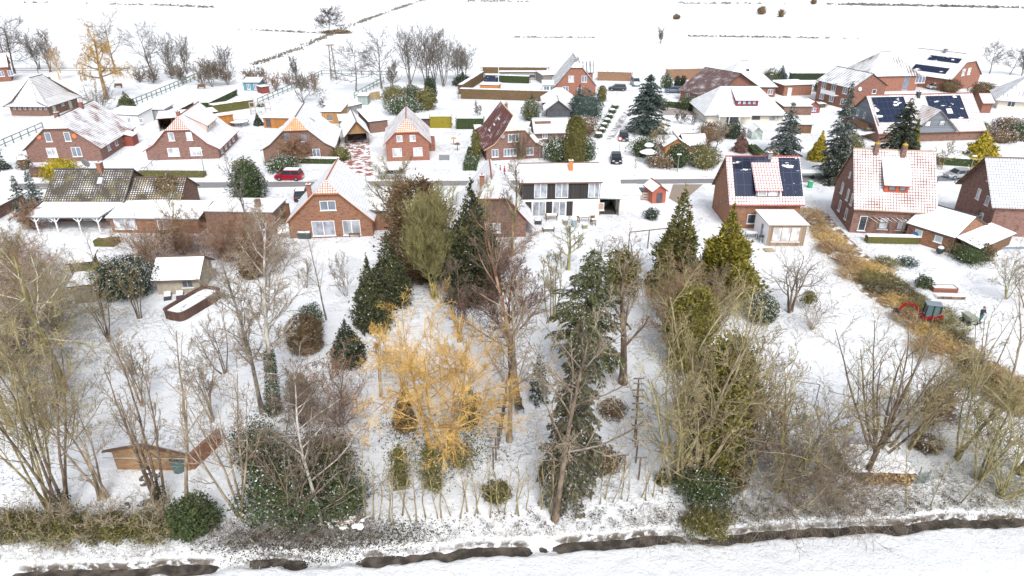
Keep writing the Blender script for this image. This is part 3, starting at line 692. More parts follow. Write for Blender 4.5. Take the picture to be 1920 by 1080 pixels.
        xe, xa = inv(ze), inv(zap); u0, u1 = uc - gw / 2, uc + gw / 2; k = (zap - ze) / (gw / 2); wall = wall or BR_RED
        m = MB(); m.face([(X(x0), Y(u0), z0 - .4), (X(x0), Y(u1), z0 - .4), (X(x0), Y(u1), ze), (X(x0), Y(uc), zap - .05), (X(x0), Y(u0), ze)], wall)
        for u in (u0, u1): m.face([(X(x0), Y(u), z0 - .4), (X(x0), Y(u), ze), (X(xe), Y(u), ze), (X(xe), Y(u), z0 - .4)], wall)
        o = m.build('dormer', s.o); m = MB(); o2 = .3
        A = (X(x0 - ov), Y(uc), zap + .1); B = (X(xa + .1), Y(uc), zap + .1)
        m.slab([[(X(x0 - ov), Y(u0 - o2), ze - k * o2 + .1), A, B, (X(xe), Y(u0 - o2), ze - k * o2 + .1)], [A, (X(x0 - ov), Y(u1 + o2), ze - k * o2 + .1), (X(xe), Y(u1 + o2), ze - k * o2 + .1), B]], .12, roof or s.roofm, None, edge or REDEDGE)
        m.build('dormer_roof', o); tdir, n = ((0, -1, 0), (-1, 0, 0)) if vv == 'L' else ((0, 1, 0), (1, 0, 0)); M = WM((X(x0), Y(0), z0), tdir, n)
        for (a, z, w, h) in wins: window(o, M, uc + a, z, w, h, nx=1, frame=frame, pane=pane, sill=False)
        return o
    def add(s, name, mb, label=None):
        o = mb.build(name, s.o)
        if label: o['label'] = label
        return o
def shed(name, label, cat, fl, fr, D, h, h2=None, wall=WOOD_B, roof=SN, over=.25, wins=(), edge=None, open_=None, group=None, side=None, post=None, th=.14):
    """flat or lean-to building; h front, h2 back; open_: posts instead of a front wall"""
    a = Gz(*fl); b = Gz(*fr); a.z = b.z = min(a.z, b.z); sc = SCL(*fl); w = (b - a).length / sc; rz = math.atan2(b.y - a.y, b.x - a.x); h2 = h if h2 is None else h2
    o = thing(name, label, cat, a, rz, group); o.scale = (sc, sc, sc); m = MB(); k = (h2 - h) / D; sd_ = side or wall
    if not open_: m.face([(0, 0, -.3), (w, 0, -.3), (w, 0, h), (0, 0, h)], wall)
    m.face([(w, 0, -.3), (w, D, -.3), (w, D, h2), (w, 0, h)], sd_); m.face([(w, D, -.3), (0, D, -.3), (0, D, h2), (w, D, h2)], wall); m.face([(0, D, -.3), (0, 0, -.3), (0, 0, h), (0, D, h2)], sd_)
    m.build('wall', o); m = MB(); q = over
    m.slab([[(-q, -q, h - k * q + th), (w + q, -q, h - k * q + th), (w + q, D + q, h2 + k * q + th), (-q, D + q, h2 + k * q + th)]], th, roof, WOODP, edge or DARKM); m.build('roof', o)
    if open_:
        for x in np.linspace(.1, w - .1, open_): q_ = MB(); q_.box(x - .07, -.02, -.2, x + .07, .12, h, post or WOODP); q_.build('post', o)
        q_ = MB(); q_.box(.3, .35, -.1, w - .3, D - .3, .03, plain((.10, .09, .08), .9)); q_.build('floor', o)
    for (v, u, z, ww, hh, kw) in wins:
        M = {'front': WM((0, 0, 0), (1, 0, 0), (0, -1, 0)), 'right': WM((w, 0, 0), (0, 1, 0), (1, 0, 0)), 'left': WM((0, D, 0), (0, -1, 0), (-1, 0, 0))}[v]; window(o, M, u, z, ww, hh, **kw)
    return o, w
# ================================================================== roads
def roadmat(c=(.16, .15, .15), cover=.45, stretch=(.05, 1.1, 1), lo=.42, hi=.60, snowc=(.84, .855, .88), rot=0.0):
    t = NT('snowy_road'); p = t.pos()
    if rot:
        mp = t.n('ShaderNodeMapping'); mp.inputs['Rotation'].default_value = (0, 0, rot); t.l(p, mp.inputs[0]); p = mp.outputs[0]
    n = t.noise(p, .9, 5, .6, stretch); n2 = t.noise(p, 2.5, 4); f = t.step(t.math('ADD', t.math('ADD', n, cover - .5), t.math('MULTIPLY', t.math('SUBTRACT', n2, .5), .25)), lo, hi)
    col = t.mix(f, t.mix(n2, c4([v * .8 for v in c]), c4([v * 1.2 for v in c])), c4(snowc))
    t.l(col, t.b.inputs[0]); t.b.inputs['Roughness'].default_value = .6; t.bump(f, .4, .04); return t.m
# main road: pavement, verge and carriageway
sheet('main_road', [(-300, 361), (0, 356), (600, 350), (1000, 347), (1500, 342), (2300, 335), (2300, 322), (1900, 329), (1500, 334), (1100, 338), (1000, 338), (600, 341), (0, 345), (-300, 350)], roadmat((.23, .225, .23), .30), .04, 'wet grey asphalt road with snow along its edges')
sheet('snowy_verge', [(-300, 350), (0, 345), (600, 341), (1100, 338), (1500, 334), (2300, 322), (2300, 314), (1500, 325), (1100, 329), (600, 333), (0, 336), (-300, 340)], roadmat((.35, .33, .32), .62, (.2, 1, 1)), .06, 'pavement under trodden snow along the road')
sheet('side_road', [(1096, 332), (1285, 334), (1212, 300), (1205, 250), (1196, 200), (1186, 172), (1160, 172), (1160, 200), (1130, 250), (1104, 300)], roadmat((.50, .50, .52), .69, (1.2, .05, 1), rot=0.12), .05, 'side road covered in driven snow with wheel tracks')
sheet('garden_path', [(1135, 262), (1150, 262), (1185, 205), (1172, 205)], roadmat((.30, .28, .28), .5, (1, 1, 1)), .055, 'thin snow on the pavement of the side road')
sheet('driveway', [(640, 330), (700, 330), (690, 262), (648, 262)], roadmat((.30, .11, .09), .50, (1, 1, 1), .46, .54), .05, 'red paved driveway showing through the snow')
sheet('driveway', [(1440, 204), (1236, 204), (1236, 216), (1440, 216)], roadmat((.33, .28, .26), .20, (.3, 1, 1)), .05, 'bare brown paved strip beside the bungalow')
sheet('driveway', [(1285, 168), (1300, 183), (1330, 190), (1322, 170)], roadmat((.34, .15, .11), .34, (1, 1, 1)), .05, 'reddish paved forecourt with patchy snow')
sheet('driveway', [(1274, 384), (1318, 346), (1262, 346), (1254, 372)], roadmat((.30, .24, .20), .16, (1, 1, 1)), .05, 'brown gravel drive beside the golden conifer')
sheet('driveway', [(240, 330), (268, 330), (318, 248), (300, 240)], roadmat((.30, .29, .30), .62, (1, .3, 1)), .045, 'snowy drive between two brick gable houses')
sheet('driveway', [(1130, 352), (1220, 352), (1222, 362), (1140, 362)], roadmat((.10, .11, .13), .25, (.3, 1, 1)), .05, 'dark paved strip beside the road')
soil = roadmat((.11, .07, .045), .36, (1, 1, 1), .5, .58)
sheet('cleared_soil', [(1524, 396), (1552, 402), (1590, 445), (1625, 478), (1690, 528), (1775, 600), (1812, 640), (1880, 690), (1990, 770), (1990, 830), (1880, 745), (1840, 735), (1780, 672), (1732, 650), (1700, 600), (1650, 572), (1612, 545), (1590, 505), (1552, 480), (1540, 455), (1516, 425)], roadmat((.20, .14, .08), .46, (1, 1, 1), .45, .55), .035, 'dug brown soil strip where a hedge was cleared')

# ================================================================== houses, back to front
T_RED = (.26, .075, .05); T_DK = (.12, .075, .07); T_ANTH = (.055, .055, .062); T_OR = (.42, .17, .07)
# far left fragment
h = House('brick_house', 'red brick house cut by the left edge with snowy roof', 'house', (-60, 158), (22, 152), 9, 4.6, 8, wall=BR_RED, roof=tiles(T_DK, .75), axis='x')
h.win('front', 8.6, 1.6, 1.4, 1.7); h.win('front', 11, 1.6, 1.4, 1.7)
h = House('brick_outbuilding', 'square brick outbuilding with steep pyramid roof and a row of small windows', 'building', (23, 217), (94, 218), 12, 2.7, 8.2, zh=2.7, zhb=2.7, kd=1.15, knee=(1.6, 3.5), wall=BR_BROWN, roof=tiles((.16, .12, .10), .56, .3, .45, .4), edge=DARKM, over=.9)
for k in range(7): h.win('front', .9 + k * 1.28, 1.5, .55, .75, nx=1, sill=False)
h.win('right', 1.5, .2, 1.1, 2.1, nx=1, name='door', frame=plain((.45, .48, .42)), pane=plain((.48, .52, .44)), sill=False); h.win('right', 5, 1.4, .8, .8, nx=1); h.win('right', 7.5, .2, 1.1, 2.1, nx=1, name='door', frame=plain((.45, .48, .42)), pane=plain((.48, .52, .44)), sill=False)
# C
h = House('gable_house', 'brick house with two orange wall discs on its gable and snow streaked roof', 'house', (56, 305), (193, 301), 17, 2.5, 7.6, zh=5.9, kd=1.5, wall=BR_MAUVE, roof=tiles((.20, .085, .06), .50, .75, .32, .34, .35), hipm=tiles((.5, .3, .22), .66, .2, .7), edge=BROWNE)
h.win('front', 3.9, 3.7, 1.0, 1.6, nx=1); h.win('front', 7.1, 3.7, 1.0, 1.6, nx=1); h.win('front', 3.4, .9, 1.7, 1.7, pane=GLL); h.win('front', 7.6, .9, 1.6, 1.7)
for x in (2.9, 8.8):
    m = MB(); m.tube((x, -.02, 4.6), (x, -.12, 4.6), .42, .42, plain((.62, .20, .08), .6), 16); h.add('wall_disc', m, 'round orange disc')
for k in range(3): h.win('right', 3 + 3.4 * k, 1.0, 1.0, 1.1, nx=1)
h.win('right', 12.6, 0, 1.0, 2.0, nx=1, name='door'); h.skylight('right', 5.2, .62); h.chimney('L', 13.5, .93, .7, .7, .9, BR_BROWN); h.chimney('R', 10, .95, .6, .6, 1.0)
m = MB(); m.slab([[(h.w + .1, 9.6, 2.5), (h.w + 2.0, 9.6, 1.95), (h.w + 2.0, 12.6, 1.95), (h.w + .1, 12.6, 2.5)]], .12, SN, None, BROWNE); m.box(h.w + .02, 9.8, -.2, h.w + 1.8, 12.4, 1.9, plain((.25, .07, .05))); h.add('porch', m)
# D
h = House('gable_house', 'brick house with tiled half hip and long dormer, leftmost of the flared roofs', 'house', (278, 301), (412, 297), 15, 1.9, 7.4, zh=5.3, kd=1.5, knee=(1.6, 2.8), wall=BR_MAUVE, roof=tiles(T_RED, .80, .5, .34), hipm=tiles((.40, .22, .16), .42, .3, .9), edge=REDEDGE)
h.win('front', 4.4, 3.5, 1.0, 1.5, nx=1, pane=GLL); h.win('front', 7.5, 3.5, 1.0, 1.5, nx=1, pane=GLL); h.win('front', 3.7, .7, 2.0, 1.5, pane=GLL); h.win('front', 7.6, .7, 2.0, 1.5, pane=GLL)
h.shed_dormer('right', 4.0, 10, .40, 1.35, .92, [(.6, .9), (3.2, .9)], wall=plain((.55, .45, .40)), roof=SN); h.chimney('L', 11.2, .96, .6, .6, .8, BR_BRIGHT)
for k in range(4): h.win('right', 1.5 + 2.8 * k, .5, 1.0, 1.1, nx=1)
# small white outbuildings behind C/D
shed('white_outbuilding', 'low white rendered outbuilding with snowy lean-to roof and small windows', 'shed', (205, 233), (262, 236), 5, 2.3, 2.9, wall=WHITE_P, wins=[('front', 2.0, .7, .8, 1.0, {}), ('front', 5.0, .7, .8, 1.0, {}), ('front', 8.0, .7, .8, 1.0, {})])
shed('garden_shed', 'pale grey corrugated shed with flat snowy roof', 'shed', (268, 224), (310, 224), 5, 2.2, 2.4, wall=planks((.50, .50, .50), .3))
shed('carport', 'open carport with thick snow on its flat roof beside the flared roof', 'carport', (300, 246), (352, 242), 7, 2.6, 2.7, wall=WOOD_B, open_=3, edge=BROWNE)
shed('orange_shed', 'small orange timber shed with red edged roof behind the dormered house', 'shed', (412, 240), (440, 236), 4, 2.5, 2.2, wall=WOOD_O, edge=plain((.55, .15, .08)))
shed('garden_shed', 'little dark shed with snow roof beside the orange timber shed', 'shed', (380, 232), (410, 228), 4, 2.2, 2.4, wall=WOOD_B)
shed('blue_summerhouse', 'blue summerhouse among the far left hedges', 'shed', (458, 170), (488, 170), 4, 2.3, 3.0, wall=plain((.10, .24, .30)), wins=[('front', 1, .4, 1.0, 1.5, {}), ('front', 3, .4, 1.0, 1.5, {})])
shed('garden_shed', 'small red shed right of the blue summerhouse', 'shed', (492, 176), (506, 174), 3, 1.8, 1.8, wall=plain((.22, .06, .05)))
# E
h = House('gable_house', 'brick house behind a bare brown tree with orange trellised gable top', 'house', (497, 305), (627, 300), 15, 2.4, 7.5, zh=5.5, kd=1.4, knee=(1.4, 3.2), wall=BR_BROWN, roof=tiles((.20, .08, .06), .97, .25, .15), hipm=tiles((.62, .27, .13), .30, .25, .9), edge=BROWNE)
h.win('front', 4.0, 3.6, .9, 1.6, nx=1, frame=GREYM); h.win('front', 6.9, 3.6, .9, 1.2, nx=1, frame=GREYM); h.win('front', 2.5, .8, 1.3, 1.4); h.win('front', 8.5, .8, 1.3, 1.4); h.skylight('right', 7, .6, .7, 1.0)
o, w = shed('orange_garden_hut', 'bright orange timber hut with open porch and snowy roof', 'shed', (496, 240), (545, 241), 3.5, 2.2, 2.7, wall=WOOD_O, edge=BROWNE, wins=[('front', .4, .2, 1.3, 1.8, dict(nx=1, frame=WOOD_O, pane=GLD, sill=False))])
shed('garden_shed', 'yellow timber shed with dark window behind the trellised gable', 'shed', (605, 232), (640, 232), 8, 2.6, 2.9, wall=planks((.50, .28, .12)), wins=[('front', 1.2, .8, 1.1, 1.1, dict(nx=1, frame=WOOD_B))])
shed('garden_shed', 'long low shed with snow roof and grey side, left of the clipped round bushes', 'shed', (640, 222), (680, 212), 6, 2.2, 2.5, wall=planks((.32, .32, .33)))
shed('garden_shed', 'small green grey shed at the end of the shed row', 'shed', (672, 197), (690, 197), 3.5, 2.2, 2.4, wall=planks((.36, .42, .40)), roof=snowm(.2))
shed('lean_to', 'green boarded lean-to beside the open gable carport', 'shed', (640, 248), (668, 246), 5, 2.3, 2.6, wall=planks((.20, .28, .24), .14, False))
# F gable carport
h = House('gable_carport', 'open gabled carport over a red paved drive', 'carport', (652, 275), (692, 272), 11, 2.5, 4.9, wall=BR_BROWN, roof=SN, edge=BROWNE, over=.6, og=.6)
bpy.data.objects.remove([c for c in COL.objects if c.parent == h.o and c.name.startswith('wall')][0])
m = MB(); w, d = h.w, h.d; m.face([(0, d, 0), (w, d, 0), (w, d, 2.5), (w / 2, d, 4.9), (0, d, 2.5)][::-1], BR_BROWN); m.face([(w, 4, 0), (w, d, 0), (w, d, 2.5), (w, 4, 2.5)], BR_BROWN); m.face([(0, 3, 0), (0, d, 0), (0, d, 2.5), (0, 3, 2.5)], WOOD_B); m.face([(0, .1, 2.4), (w, .1, 2.4), (w / 2, .1, 4.8)], planks((.36, .22, .11))); h.add('wall', m)
for x in (0, w): m = MB(); m.box(x - .08, 0, -.1, x + .08, .16, 2.5, WOODP); h.add('post', m)
shed('annex', 'brick annex with wide snowy roof right of the gable carport', 'shed', (694, 250), (728, 246), 8, 2.4, 3.4, wall=BR_BROWN)
# G
h = House('gable_house', 'narrow bright brick house with trellised orange half hip', 'house', (726, 303), (806, 300), 13, 3.4, 7.2, zh=5.1, kd=1.5, wall=BR_BRIGHT, roof=tiles((.30, .12, .08), .58, .6, .45), hipm=tiles((.55, .24, .12), .42, .2, .9), edge=REDEDGE)
h.win('front', 2.0, 3.6, 1.0, 1.1, nx=1, pane=GLL); h.win('front', 4.3, 3.6, 1.0, 1.1, nx=1, pane=GLL); h.win('front', 1.1, .9, 1.6, 1.5, pane=GLL); h.win('front', 4.8, .9, 1.6, 1.5, pane=GLL)
m = MB(); m.box(h.w + .01, 6, -.2, h.w + 1.2, 11, 2.8, BR_BRIGHT); m.slab([[(h.w, 5.8, 3.2), (h.w + 1.5, 5.8, 2.9), (h.w + 1.5, 11.2, 2.9), (h.w, 11.2, 3.2)]], .1, SN); h.add('side_wing', m)
shed('garage', 'dark low garage with snow roof behind the yellow green hedge', 'garage', (778, 240), (806, 240), 4, 2.0, 2.2, wall=plain((.10, .06, .05)))
# H (turned towards the left)
h = House('gable_house', 'brick house with steep dark red roof slope and a satellite dish on its gable', 'house', (912, 302), (1018, 297), 15, 2.2, 7.5, zh=5.3, kd=1.3, knee=(1.5, 3.0), wall=BR_MAUVE, roof=tiles((.13, .05, .045), .20, .5, .2, .34, .5), roofR=tiles((.20, .08, .06), .9, .3, .2), hipm=tiles((.5, .35, .28), .75, .2, .6), edge=plain((.60, .42, .25)))
h.o.rotation_euler.z += .03
h.win('front', 4.0, 3.3, 2.0, 1.4, nx=3); h.win('front', 1.0, .7, 1.2, 1.4, nx=2); h.win('front', 3.2, .7, 2.3, 1.4, nx=4); h.win('front', 7.4, .7, 1.3, 1.4, nx=2)
for k in range(3): h.skylight('left', 5.5 + k * .2, .35 + .17 * k, 1.5, .35, SN)
m = MB(); m.tube((3.0, -.12, 4.4), (3.0, -.20, 4.45), .42, .42, GREYM, 14); h.add('satellite_dish', m); h.chimney('R', 10, .93, .5, .5, .8)
h = House('annex', 'low tiled annex with speckled snowy roof beside the satellite dish house', 'annex', (1003, 268), (1064, 266), 6, 2.2, 4.2, axis='x', wall=BR_BROWN, roof=tiles((.20, .20, .18), .62, .4, .5), edge=GREYM); h.win('front', 1.5, .9, 1.0, .9); h.win('front', 6, .9, 1.4, .9)
m = MB(); m.box(0, 0, -.2, 3.4, 3.2, 4.0, BR_BROWN, top=SN); o = m.build('extension', h.o); o.location = (1.5, h.d - 3.4, 0)
# I
h = House('gable_house', 'isolated orange brick house at the field edge with striped snowy roof', 'house', (1042, 180), (1116, 180), 15, 2.9, 9.4, zh=7.6, kd=2.2, wall=BR_BRIGHT, roof=tiles((.12, .12, .14), .50, .45, .42, 1.0), hipm=GLD, edge=DARKM)
h.win('front', 3.4, 3.8, 1.5, 1.7, pane=GLL); h.win('front', 7.0, 3.8, 1.5, 1.7); h.win('front', 1.8, .3, 1.7, 2.3); h.win('front', 6.0, .8, 1.2, 1.5); h.gable_dormer('right', 8.5, 5.0, .05, 2.2, 8.0, wall=BR_BRIGHT, roof=tiles((.12, .12, .14), .45, .4, .45, 1.0), edge=DARKM); h.chimney('R', 1.6, .95, .8, .8, .8, GREYM); h.chimney('L', 13, .95, .8, .8, .6, GREYM)
shed('conservatory', 'white glazed conservatory at the left of the isolated orange brick house', 'conservatory', (1018, 176), (1044, 176), 5, 2.3, 2.8, wall=WHITE_P, wins=[('front', .2, .3, 1.6, 1.8, {}), ('front', 2.0, .3, 1.6, 1.8, {})])
shed('garage', 'long low garage with snow roof left of the isolated orange brick house', 'garage', (1018, 158), (1058, 156), 7, 2.6, 2.8, wall=plain((.25, .22, .20)))
# pool hut with solar roof
o, w = shed('pool_hut', 'low orange hut with flat snow roof inside the tall brown hedge', 'shed', (900, 170), (934, 171), 4.5, 1.6, 1.6, wall=planks((.62, .24, .08), .2, False), edge=BROWNE)
shed('solar_shed', 'dark box with a solar panel roof behind the low orange hut', 'shed', (909, 162), (934, 162), 3, 1.2, 2.2, wall=plain((.08, .09, .12)), roof=PANEL)
shed('stable', 'long low open fronted building along the field edge', 'building', (937, 150), (1014, 150), 4, 2.4, 2.2, wall=plain((.30, .27, .26)), wins=[('front', 3.2, .6, 5.0, 1.2, dict(nx=1, pane=GLD, sill=False)), ('front', 8.6, .6, 3, 1.2, dict(nx=1, pane=GLD, sill=False))])
# shelter hut near the side road
h = House('summerhouse', 'dark glazed summerhouse with snowy gable roof beside the blue conifers', 'shed', (1026, 222), (1066, 222), 6, 2.3, 4.2, wall=plain((.10, .09, .09)), roof=SN, edge=GREYM, over=.9, og=.5); h.win('front', .5, .3, 2.4, 1.8, pane=GLD, frame=DARKM); h.win('front', 3.2, .3, 2.2, 1.8, pane=GLD, frame=DARKM)
h = House('summerhouse', 'larger snowy hipped roof just behind the dark glazed summerhouse', 'shed', (1018, 208), (1078, 208), 7, 2.4, 5.0, wall=BR_BROWN, roof=SN, edge=BROWNE, axis='x', zh=2.4, zhb=2.4)
# right half back row
h = House('hip_house', 'rearmost house with big snowy hipped roof before the open field', 'house', (1350, 182), (1452, 182), 15, 3.0, 8.6, axis='x', zh=3.0, zhb=3.0, wall=BR_RED, roof=tiles((.14, .14, .14), .93, .25, .18), edge=DARKM, kd=1.05); h.chimney('F' if False else 'front', 14, .25, .7, .7, 1.2, DARKM); h.skylight('front', 7.5, .55, .9, .9, GLD); h.win('front', 13, .8, 1.4, 1.3)
h = House('brick_house', 'house with dark brown left roof slope, snowy right slope and glazed gable', 'house', (1330, 200), (1420, 184), 11, 2.6, 7.4, wall=BR_RED, roof=tiles((.12, .075, .075), .22, .35, .15), roofR=tiles((.2, .17, .15), .92, .25, .2), edge=DARKM, og=1.0); h.win('front', 3.0, 2.9, 1.6, 1.4, frame=plain((.5, .45, .4))); h.win('front', 5.0, 2.9, 1.6, 1.4, frame=plain((.5, .45, .4))); h.win('front', 7.0, 2.9, 1.6, 1.0); h.win('left', 2, .6, 1.2, 1.6, pane=GLD); h.win('left', 6, .6, 1.2, 1.6, pane=GLD)
# J bungalow
h = House('bungalow', 'cream walled bungalow with wide snowy hipped roof and long red dormer', 'house', (1324, 232), (1466, 232), 15, 2.5, 7.0, axis='x', zh=2.5, zhb=2.5, wall=CREAM, roof=tiles((.20, .17, .14), .70, .45, .30, .34, .3), edge=DARKM, over=.9, kd=1.6)
h.shed_dormer('front', 6.6, 11.6, .22, 1.3, .95, [(.35, .8), (1.5, .8), (2.6, .8), (3.7, .8)], wall=plain((.22, .05, .05)), roof=tiles((.20, .17, .14), .80, .3, .45), frame=DARKM, pane=glass((.20, .30, .48), .1, .25)); h.win('front', 10.2, .9, 1.8, .8, pane=GLD, frame=BROWNE); h.win('front', 14.2, .8, 1.9, 1.4, pane=GLL, frame=DARKM); h.win('front', 4.5, .3, 2.6, 1.9, pane=GLD, frame=BROWNE)
m = MB(); m.slab([[(-2.6, h.d - 9.2, 2.25), (-.05, h.d - 9.2, 2.7), (-.05, h.d - 2.0, 2.7), (-2.6, h.d - 2.0, 2.25)]], .1, snowm(.1), None, WHITE_P)
for y in (2.1, 4.3, 6.6, 9.0): m.box(-2.55, h.d - y - .06, -.1, -2.43, h.d - y + .06, 2.2, WHITE_P)
h.add('veranda', m)
o, w = shed('garage', 'orange brick garage with flat snow roof and a pale door', 'garage', (1468, 180), (1520, 178), 8, 2.8, 2.8, wall=brick((.40, .13, .06), (.46, .18, .09)), wins=[('front', 1.2, 0, 1.2, 2.2, dict(nx=1, frame=WHITE_P, pane=plain((.6, .6, .6)), sill=False, name='door'))])
shed('shed_row', 'low snow roofed sheds right of the cream bungalow', 'shed', (1468, 216), (1520, 216), 6, 2.0, 2.2, wall=BR_BROWN)
shed('garden_shed', 'small dark shed with white roof behind the tall blue spruce', 'shed', (1490, 250), (1520, 250), 4, 1.8, 2.1, wall=WOOD_B)
h = House('summerhouse', 'little red gabled summerhouse among sheds right of the bungalow', 'shed', (1512, 212), (1536, 212), 4, 1.6, 2.8, wall=plain((.28, .10, .10)), roof=SN, edge=BROWNE); h.win('front', 1, .5, 1.2, .8)
# L
h = House('brick_house', 'tall two storey red brick block with white round dish on its gable', 'house', (1590, 206), (1650, 200), 13, 5.4, 8.4, wall=BR_RED, roof=tiles((.13, .13, .15), .50, .6, .32, .9), edge=DARKM, axis='y')
h.o.rotation_euler.z += R_(-2); h.win('front', 6.4, 3.6, 1.3, 1.0, nx=1, pane=GLD); m = MB(); m.tube((2.2, -.1, 5.0), (2.2, -.22, 5.03), .5, .5, WHITE_P, 16); h.add('satellite_dish', m)
for k, z in ((1.5, 3.6), (5, 3.6), (9, 3.6), (1.5, .9), (5, .9), (9, .9)): h.win('left', k, z, 1.5, 1.4, pane=GL)
for z in (2.7,): m = MB(); m.box(-1.4, 4, z, 0, 9, z + .15, WHITE_P); m.box(-1.4, 4, z + .15, -1.3, 9, z + 1.0, WHITE_P); h.add('balcony', m)
h = House('hip_house', 'red brick house with large hipped grey roof, bare tiles on its left part', 'house', (1620, 172), (1716, 170), 13, 4.6, 10, axis='x', zh=4.6, zhb=4.6, wall=BR_BRIGHT, roof=tiles((.12, .09, .085), .46, .9, .3, .8, .09), edge=DARKM, kd=.95); h.win('front', 15, 2.2, 3.0, 1.9, nx=3); h.win('front', 11.5, .3, 1.6, 4.0, nx=1, pane=GL, frame=GREYM)
shed('carport', 'brick carport with flat white roof and green arched door', 'carport', (1716, 162), (1770, 166), 10, 3.0, 3.0, wall=BR_BRIGHT, wins=[('front', 5, .2, 3.4, 2.2, dict(nx=1, frame=plain((.05, .18, .12)), pane=plain((.06, .22, .15)), sill=False, name='garage_door'))], edge=GREYM)
h = House('gable_house', 'orange brick house with violet solar panels on its left roof slope', 'house', (1778, 172), (1850, 164), 17, 3.6, 9.6, zh=7.6, kd=1.6, wall=BR_BRIGHT, roof=tiles((.14, .13, .13), .85, .3, .2), edge=DARKM); h.o.rotation_euler.z += R_(10)
h.win('front', 5.0, 4.0, 1.7, 1.9, pane=GLL); h.win('front', 8.2, 4.0, 1.7, 1.9, pane=GLL); h.solar('left', 3, .12, 10, 2.4); h.solar('left', 5, .58, 9, 2.0); h.chimney('L', 8, .97, 1.0, .8, .8, GREYM)
h = House('hip_house', 'hipped cream house cut by the right edge with dark streaked roof', 'house', (1868, 204), (1990, 214), 14, 2.8, 8.4, axis='x', zh=2.8, zhb=2.8, wall=CREAM, roof=tiles((.10, .11, .13), .62, .6, .4, .8), edge=GREYM, over=.8); h.win('front', 2, .8, 1.6, 1.3, pane=GLD); h.skylight('front', 5, .5, .8, 1.6)
# O big solar house
RO = tiles((.20, .085, .055), .60, .35, .62, .34, .4)
h = House('slate_gable_house', 'large house with blue black solar roof and slate clad front gable', 'house', (1645, 268), (1838, 262), 14, 2.2, 8.0, axis='x', wall=BR_BROWN, roof=RO, edge=REDEDGE, gable=None, og=.5)
m = MB(); m.face([(.6, h.d + .03, 3.2), (h.w - .6, h.d + .03, 3.2), (h.w / 2, h.d + .03, 8.0)][::-1], planks((.20, .23, .27), .2, False)); h.add('slate_cladding', m, 'grey slate cladding')
h.solar('front', .4, .24, 7.0, 6.0, label='left dark solar panel field'); h.solar('front', 12.2, .28, 7.6, 5.6, label='right dark solar panel field'); h.chimney('front', 10.6, .93, .7, .6, .9, DARKM); h.skylight('front', 15.6, .42, 1.3, 1.3, SN)
sl = planks((.22, .245, .28), .16, False); o = h.gable_dormer('front', 11.1, 9.6, -.10, .0, 6.4, wall=sl, roof=tiles((.24, .12, .06), .48, .4, .4, .34, .4, moss=None), edge=BROWNE, wins=[(-2.4, .9, 1.2, 1.1), (.6, .9, 1.2, 1.1)], frame=DARKM, pane=GLL, ov=.5)
h.win('left', 4.0, 3.6, .6, 1.2, nx=1, frame=WHITE_P); h.win('left', 6.4, 3.6, .6, 1.2, nx=1); h.win('left', 7, .4, 1.5, 1.8, pane=GLD); m = MB(); m.box(2, h.d, 2.2, 8, h.d + 1.6, 2.35, WOODP); m.box(2, h.d + 1.5, 2.35, 8, h.d + 1.6, 3.3, WOOD_B)
m.slab([[(1.2, h.d + .1, 1.9), (5.2, h.d + .1, 1.9), (5.2, h.d + 3.2, 1.4), (1.2, h.d + 3.2, 1.4)]], .08, snowm(.1), None, WHITE_P); h.add('balcony', m)
h = House('annex', 'small tiled annex behind the right end of the big solar roof', 'annex', (1838, 212), (1856, 212), 5, 2.6, 4.2, axis='x', wall=BR_RED, roof=tiles((.2, .1, .08), .6, .3, .6))
# ================================================================== front row
# V left: dark mossy roof, veranda, brick wing
h = House('dark_roof_house', 'house with dark mossy tiled roof and white posted snowy veranda', 'house', (100, 416), (240, 416), 8.5, 3.0, 6.1, axis='x', wall=BR_BROWN, roof=tiles((.075, .065, .055), .26, .30, .42, .34, .45, moss=(.13, .11, .05)), edge=DARKM, og=.4)
for c in list(COL.objects):
    if c.parent == h.o: pass
h.skylight('front', 6.1, .50, .75, 1.1, GLL); h.chimney('front', 6.1, .96, .75, .6, 1.0, BR_BRIGHT)
m = MB(); d = h.d
m.slab([[(-4.0, -1.0 + 2.2, 2.25), (-.1, -.2, 3.0), (-.1, d + .3, 3.0), (-4.0, d + .6, 2.25)]], .16, SN, WOODP, plain((.30, .36, .40)))
h.add('veranda_roof', m)
for y in (1.5, 4.0, 7.0, 9.6): 
    y = y + (d - 10) * .6; m = MB(); m.box(-3.9, y - .07, -.2, -3.76, y + .07, 2.15, WHITE_P); m.bar((-3.83, y, 1.45), (-3.83, y - .7, 2.15), .1, .1, WHITE_P); m.bar((-3.83, y, 1.45), (-3.83, y + .7, 2.15), .1, .1, WHITE_P); h.add('veranda_post', m)
m = MB()   # white heart hanging in the veranda
pts = [(.32 * (16 * math.sin(t) ** 3) / 16, .32 * (13 * math.cos(t) - 5 * math.cos(2 * t) - 2 * math.cos(3 * t) - math.cos(4 * t)) / 16) for t in [2 * math.pi * k / 20 for k in range(20)]]
for (a, b), (c, e_) in zip(pts, pts[1:] + pts[:1]): m.tube((-3.4, d - 2.2 - a, 1.65 + b), (-3.4, d - 2.2 - c, 1.65 + e_), .05, .05, WHITE_P, 5, False)
h.add('heart_ornament', m, 'white wicker heart hanging under the veranda roof')
h.win('front', 4.2, .3, 2.2, 2.0, pane=GLL); h.win('front', 7.4, .3, 1.2, 2.0)
h = House('tiled_wing', 'lower dark tiled wing joined to the right of the mossy roof', 'annex', (242, 414), (345, 412), 7, 2.9, 5.0, axis='x', wall=BR_BROWN, roof=tiles((.085, .07, .055), .28, .4, .5, .34, .5, moss=(.16, .12, .05)), edge=BROWNE, og=.2); h.skylight('front', 5.0, .55, .7, .9, GLL)
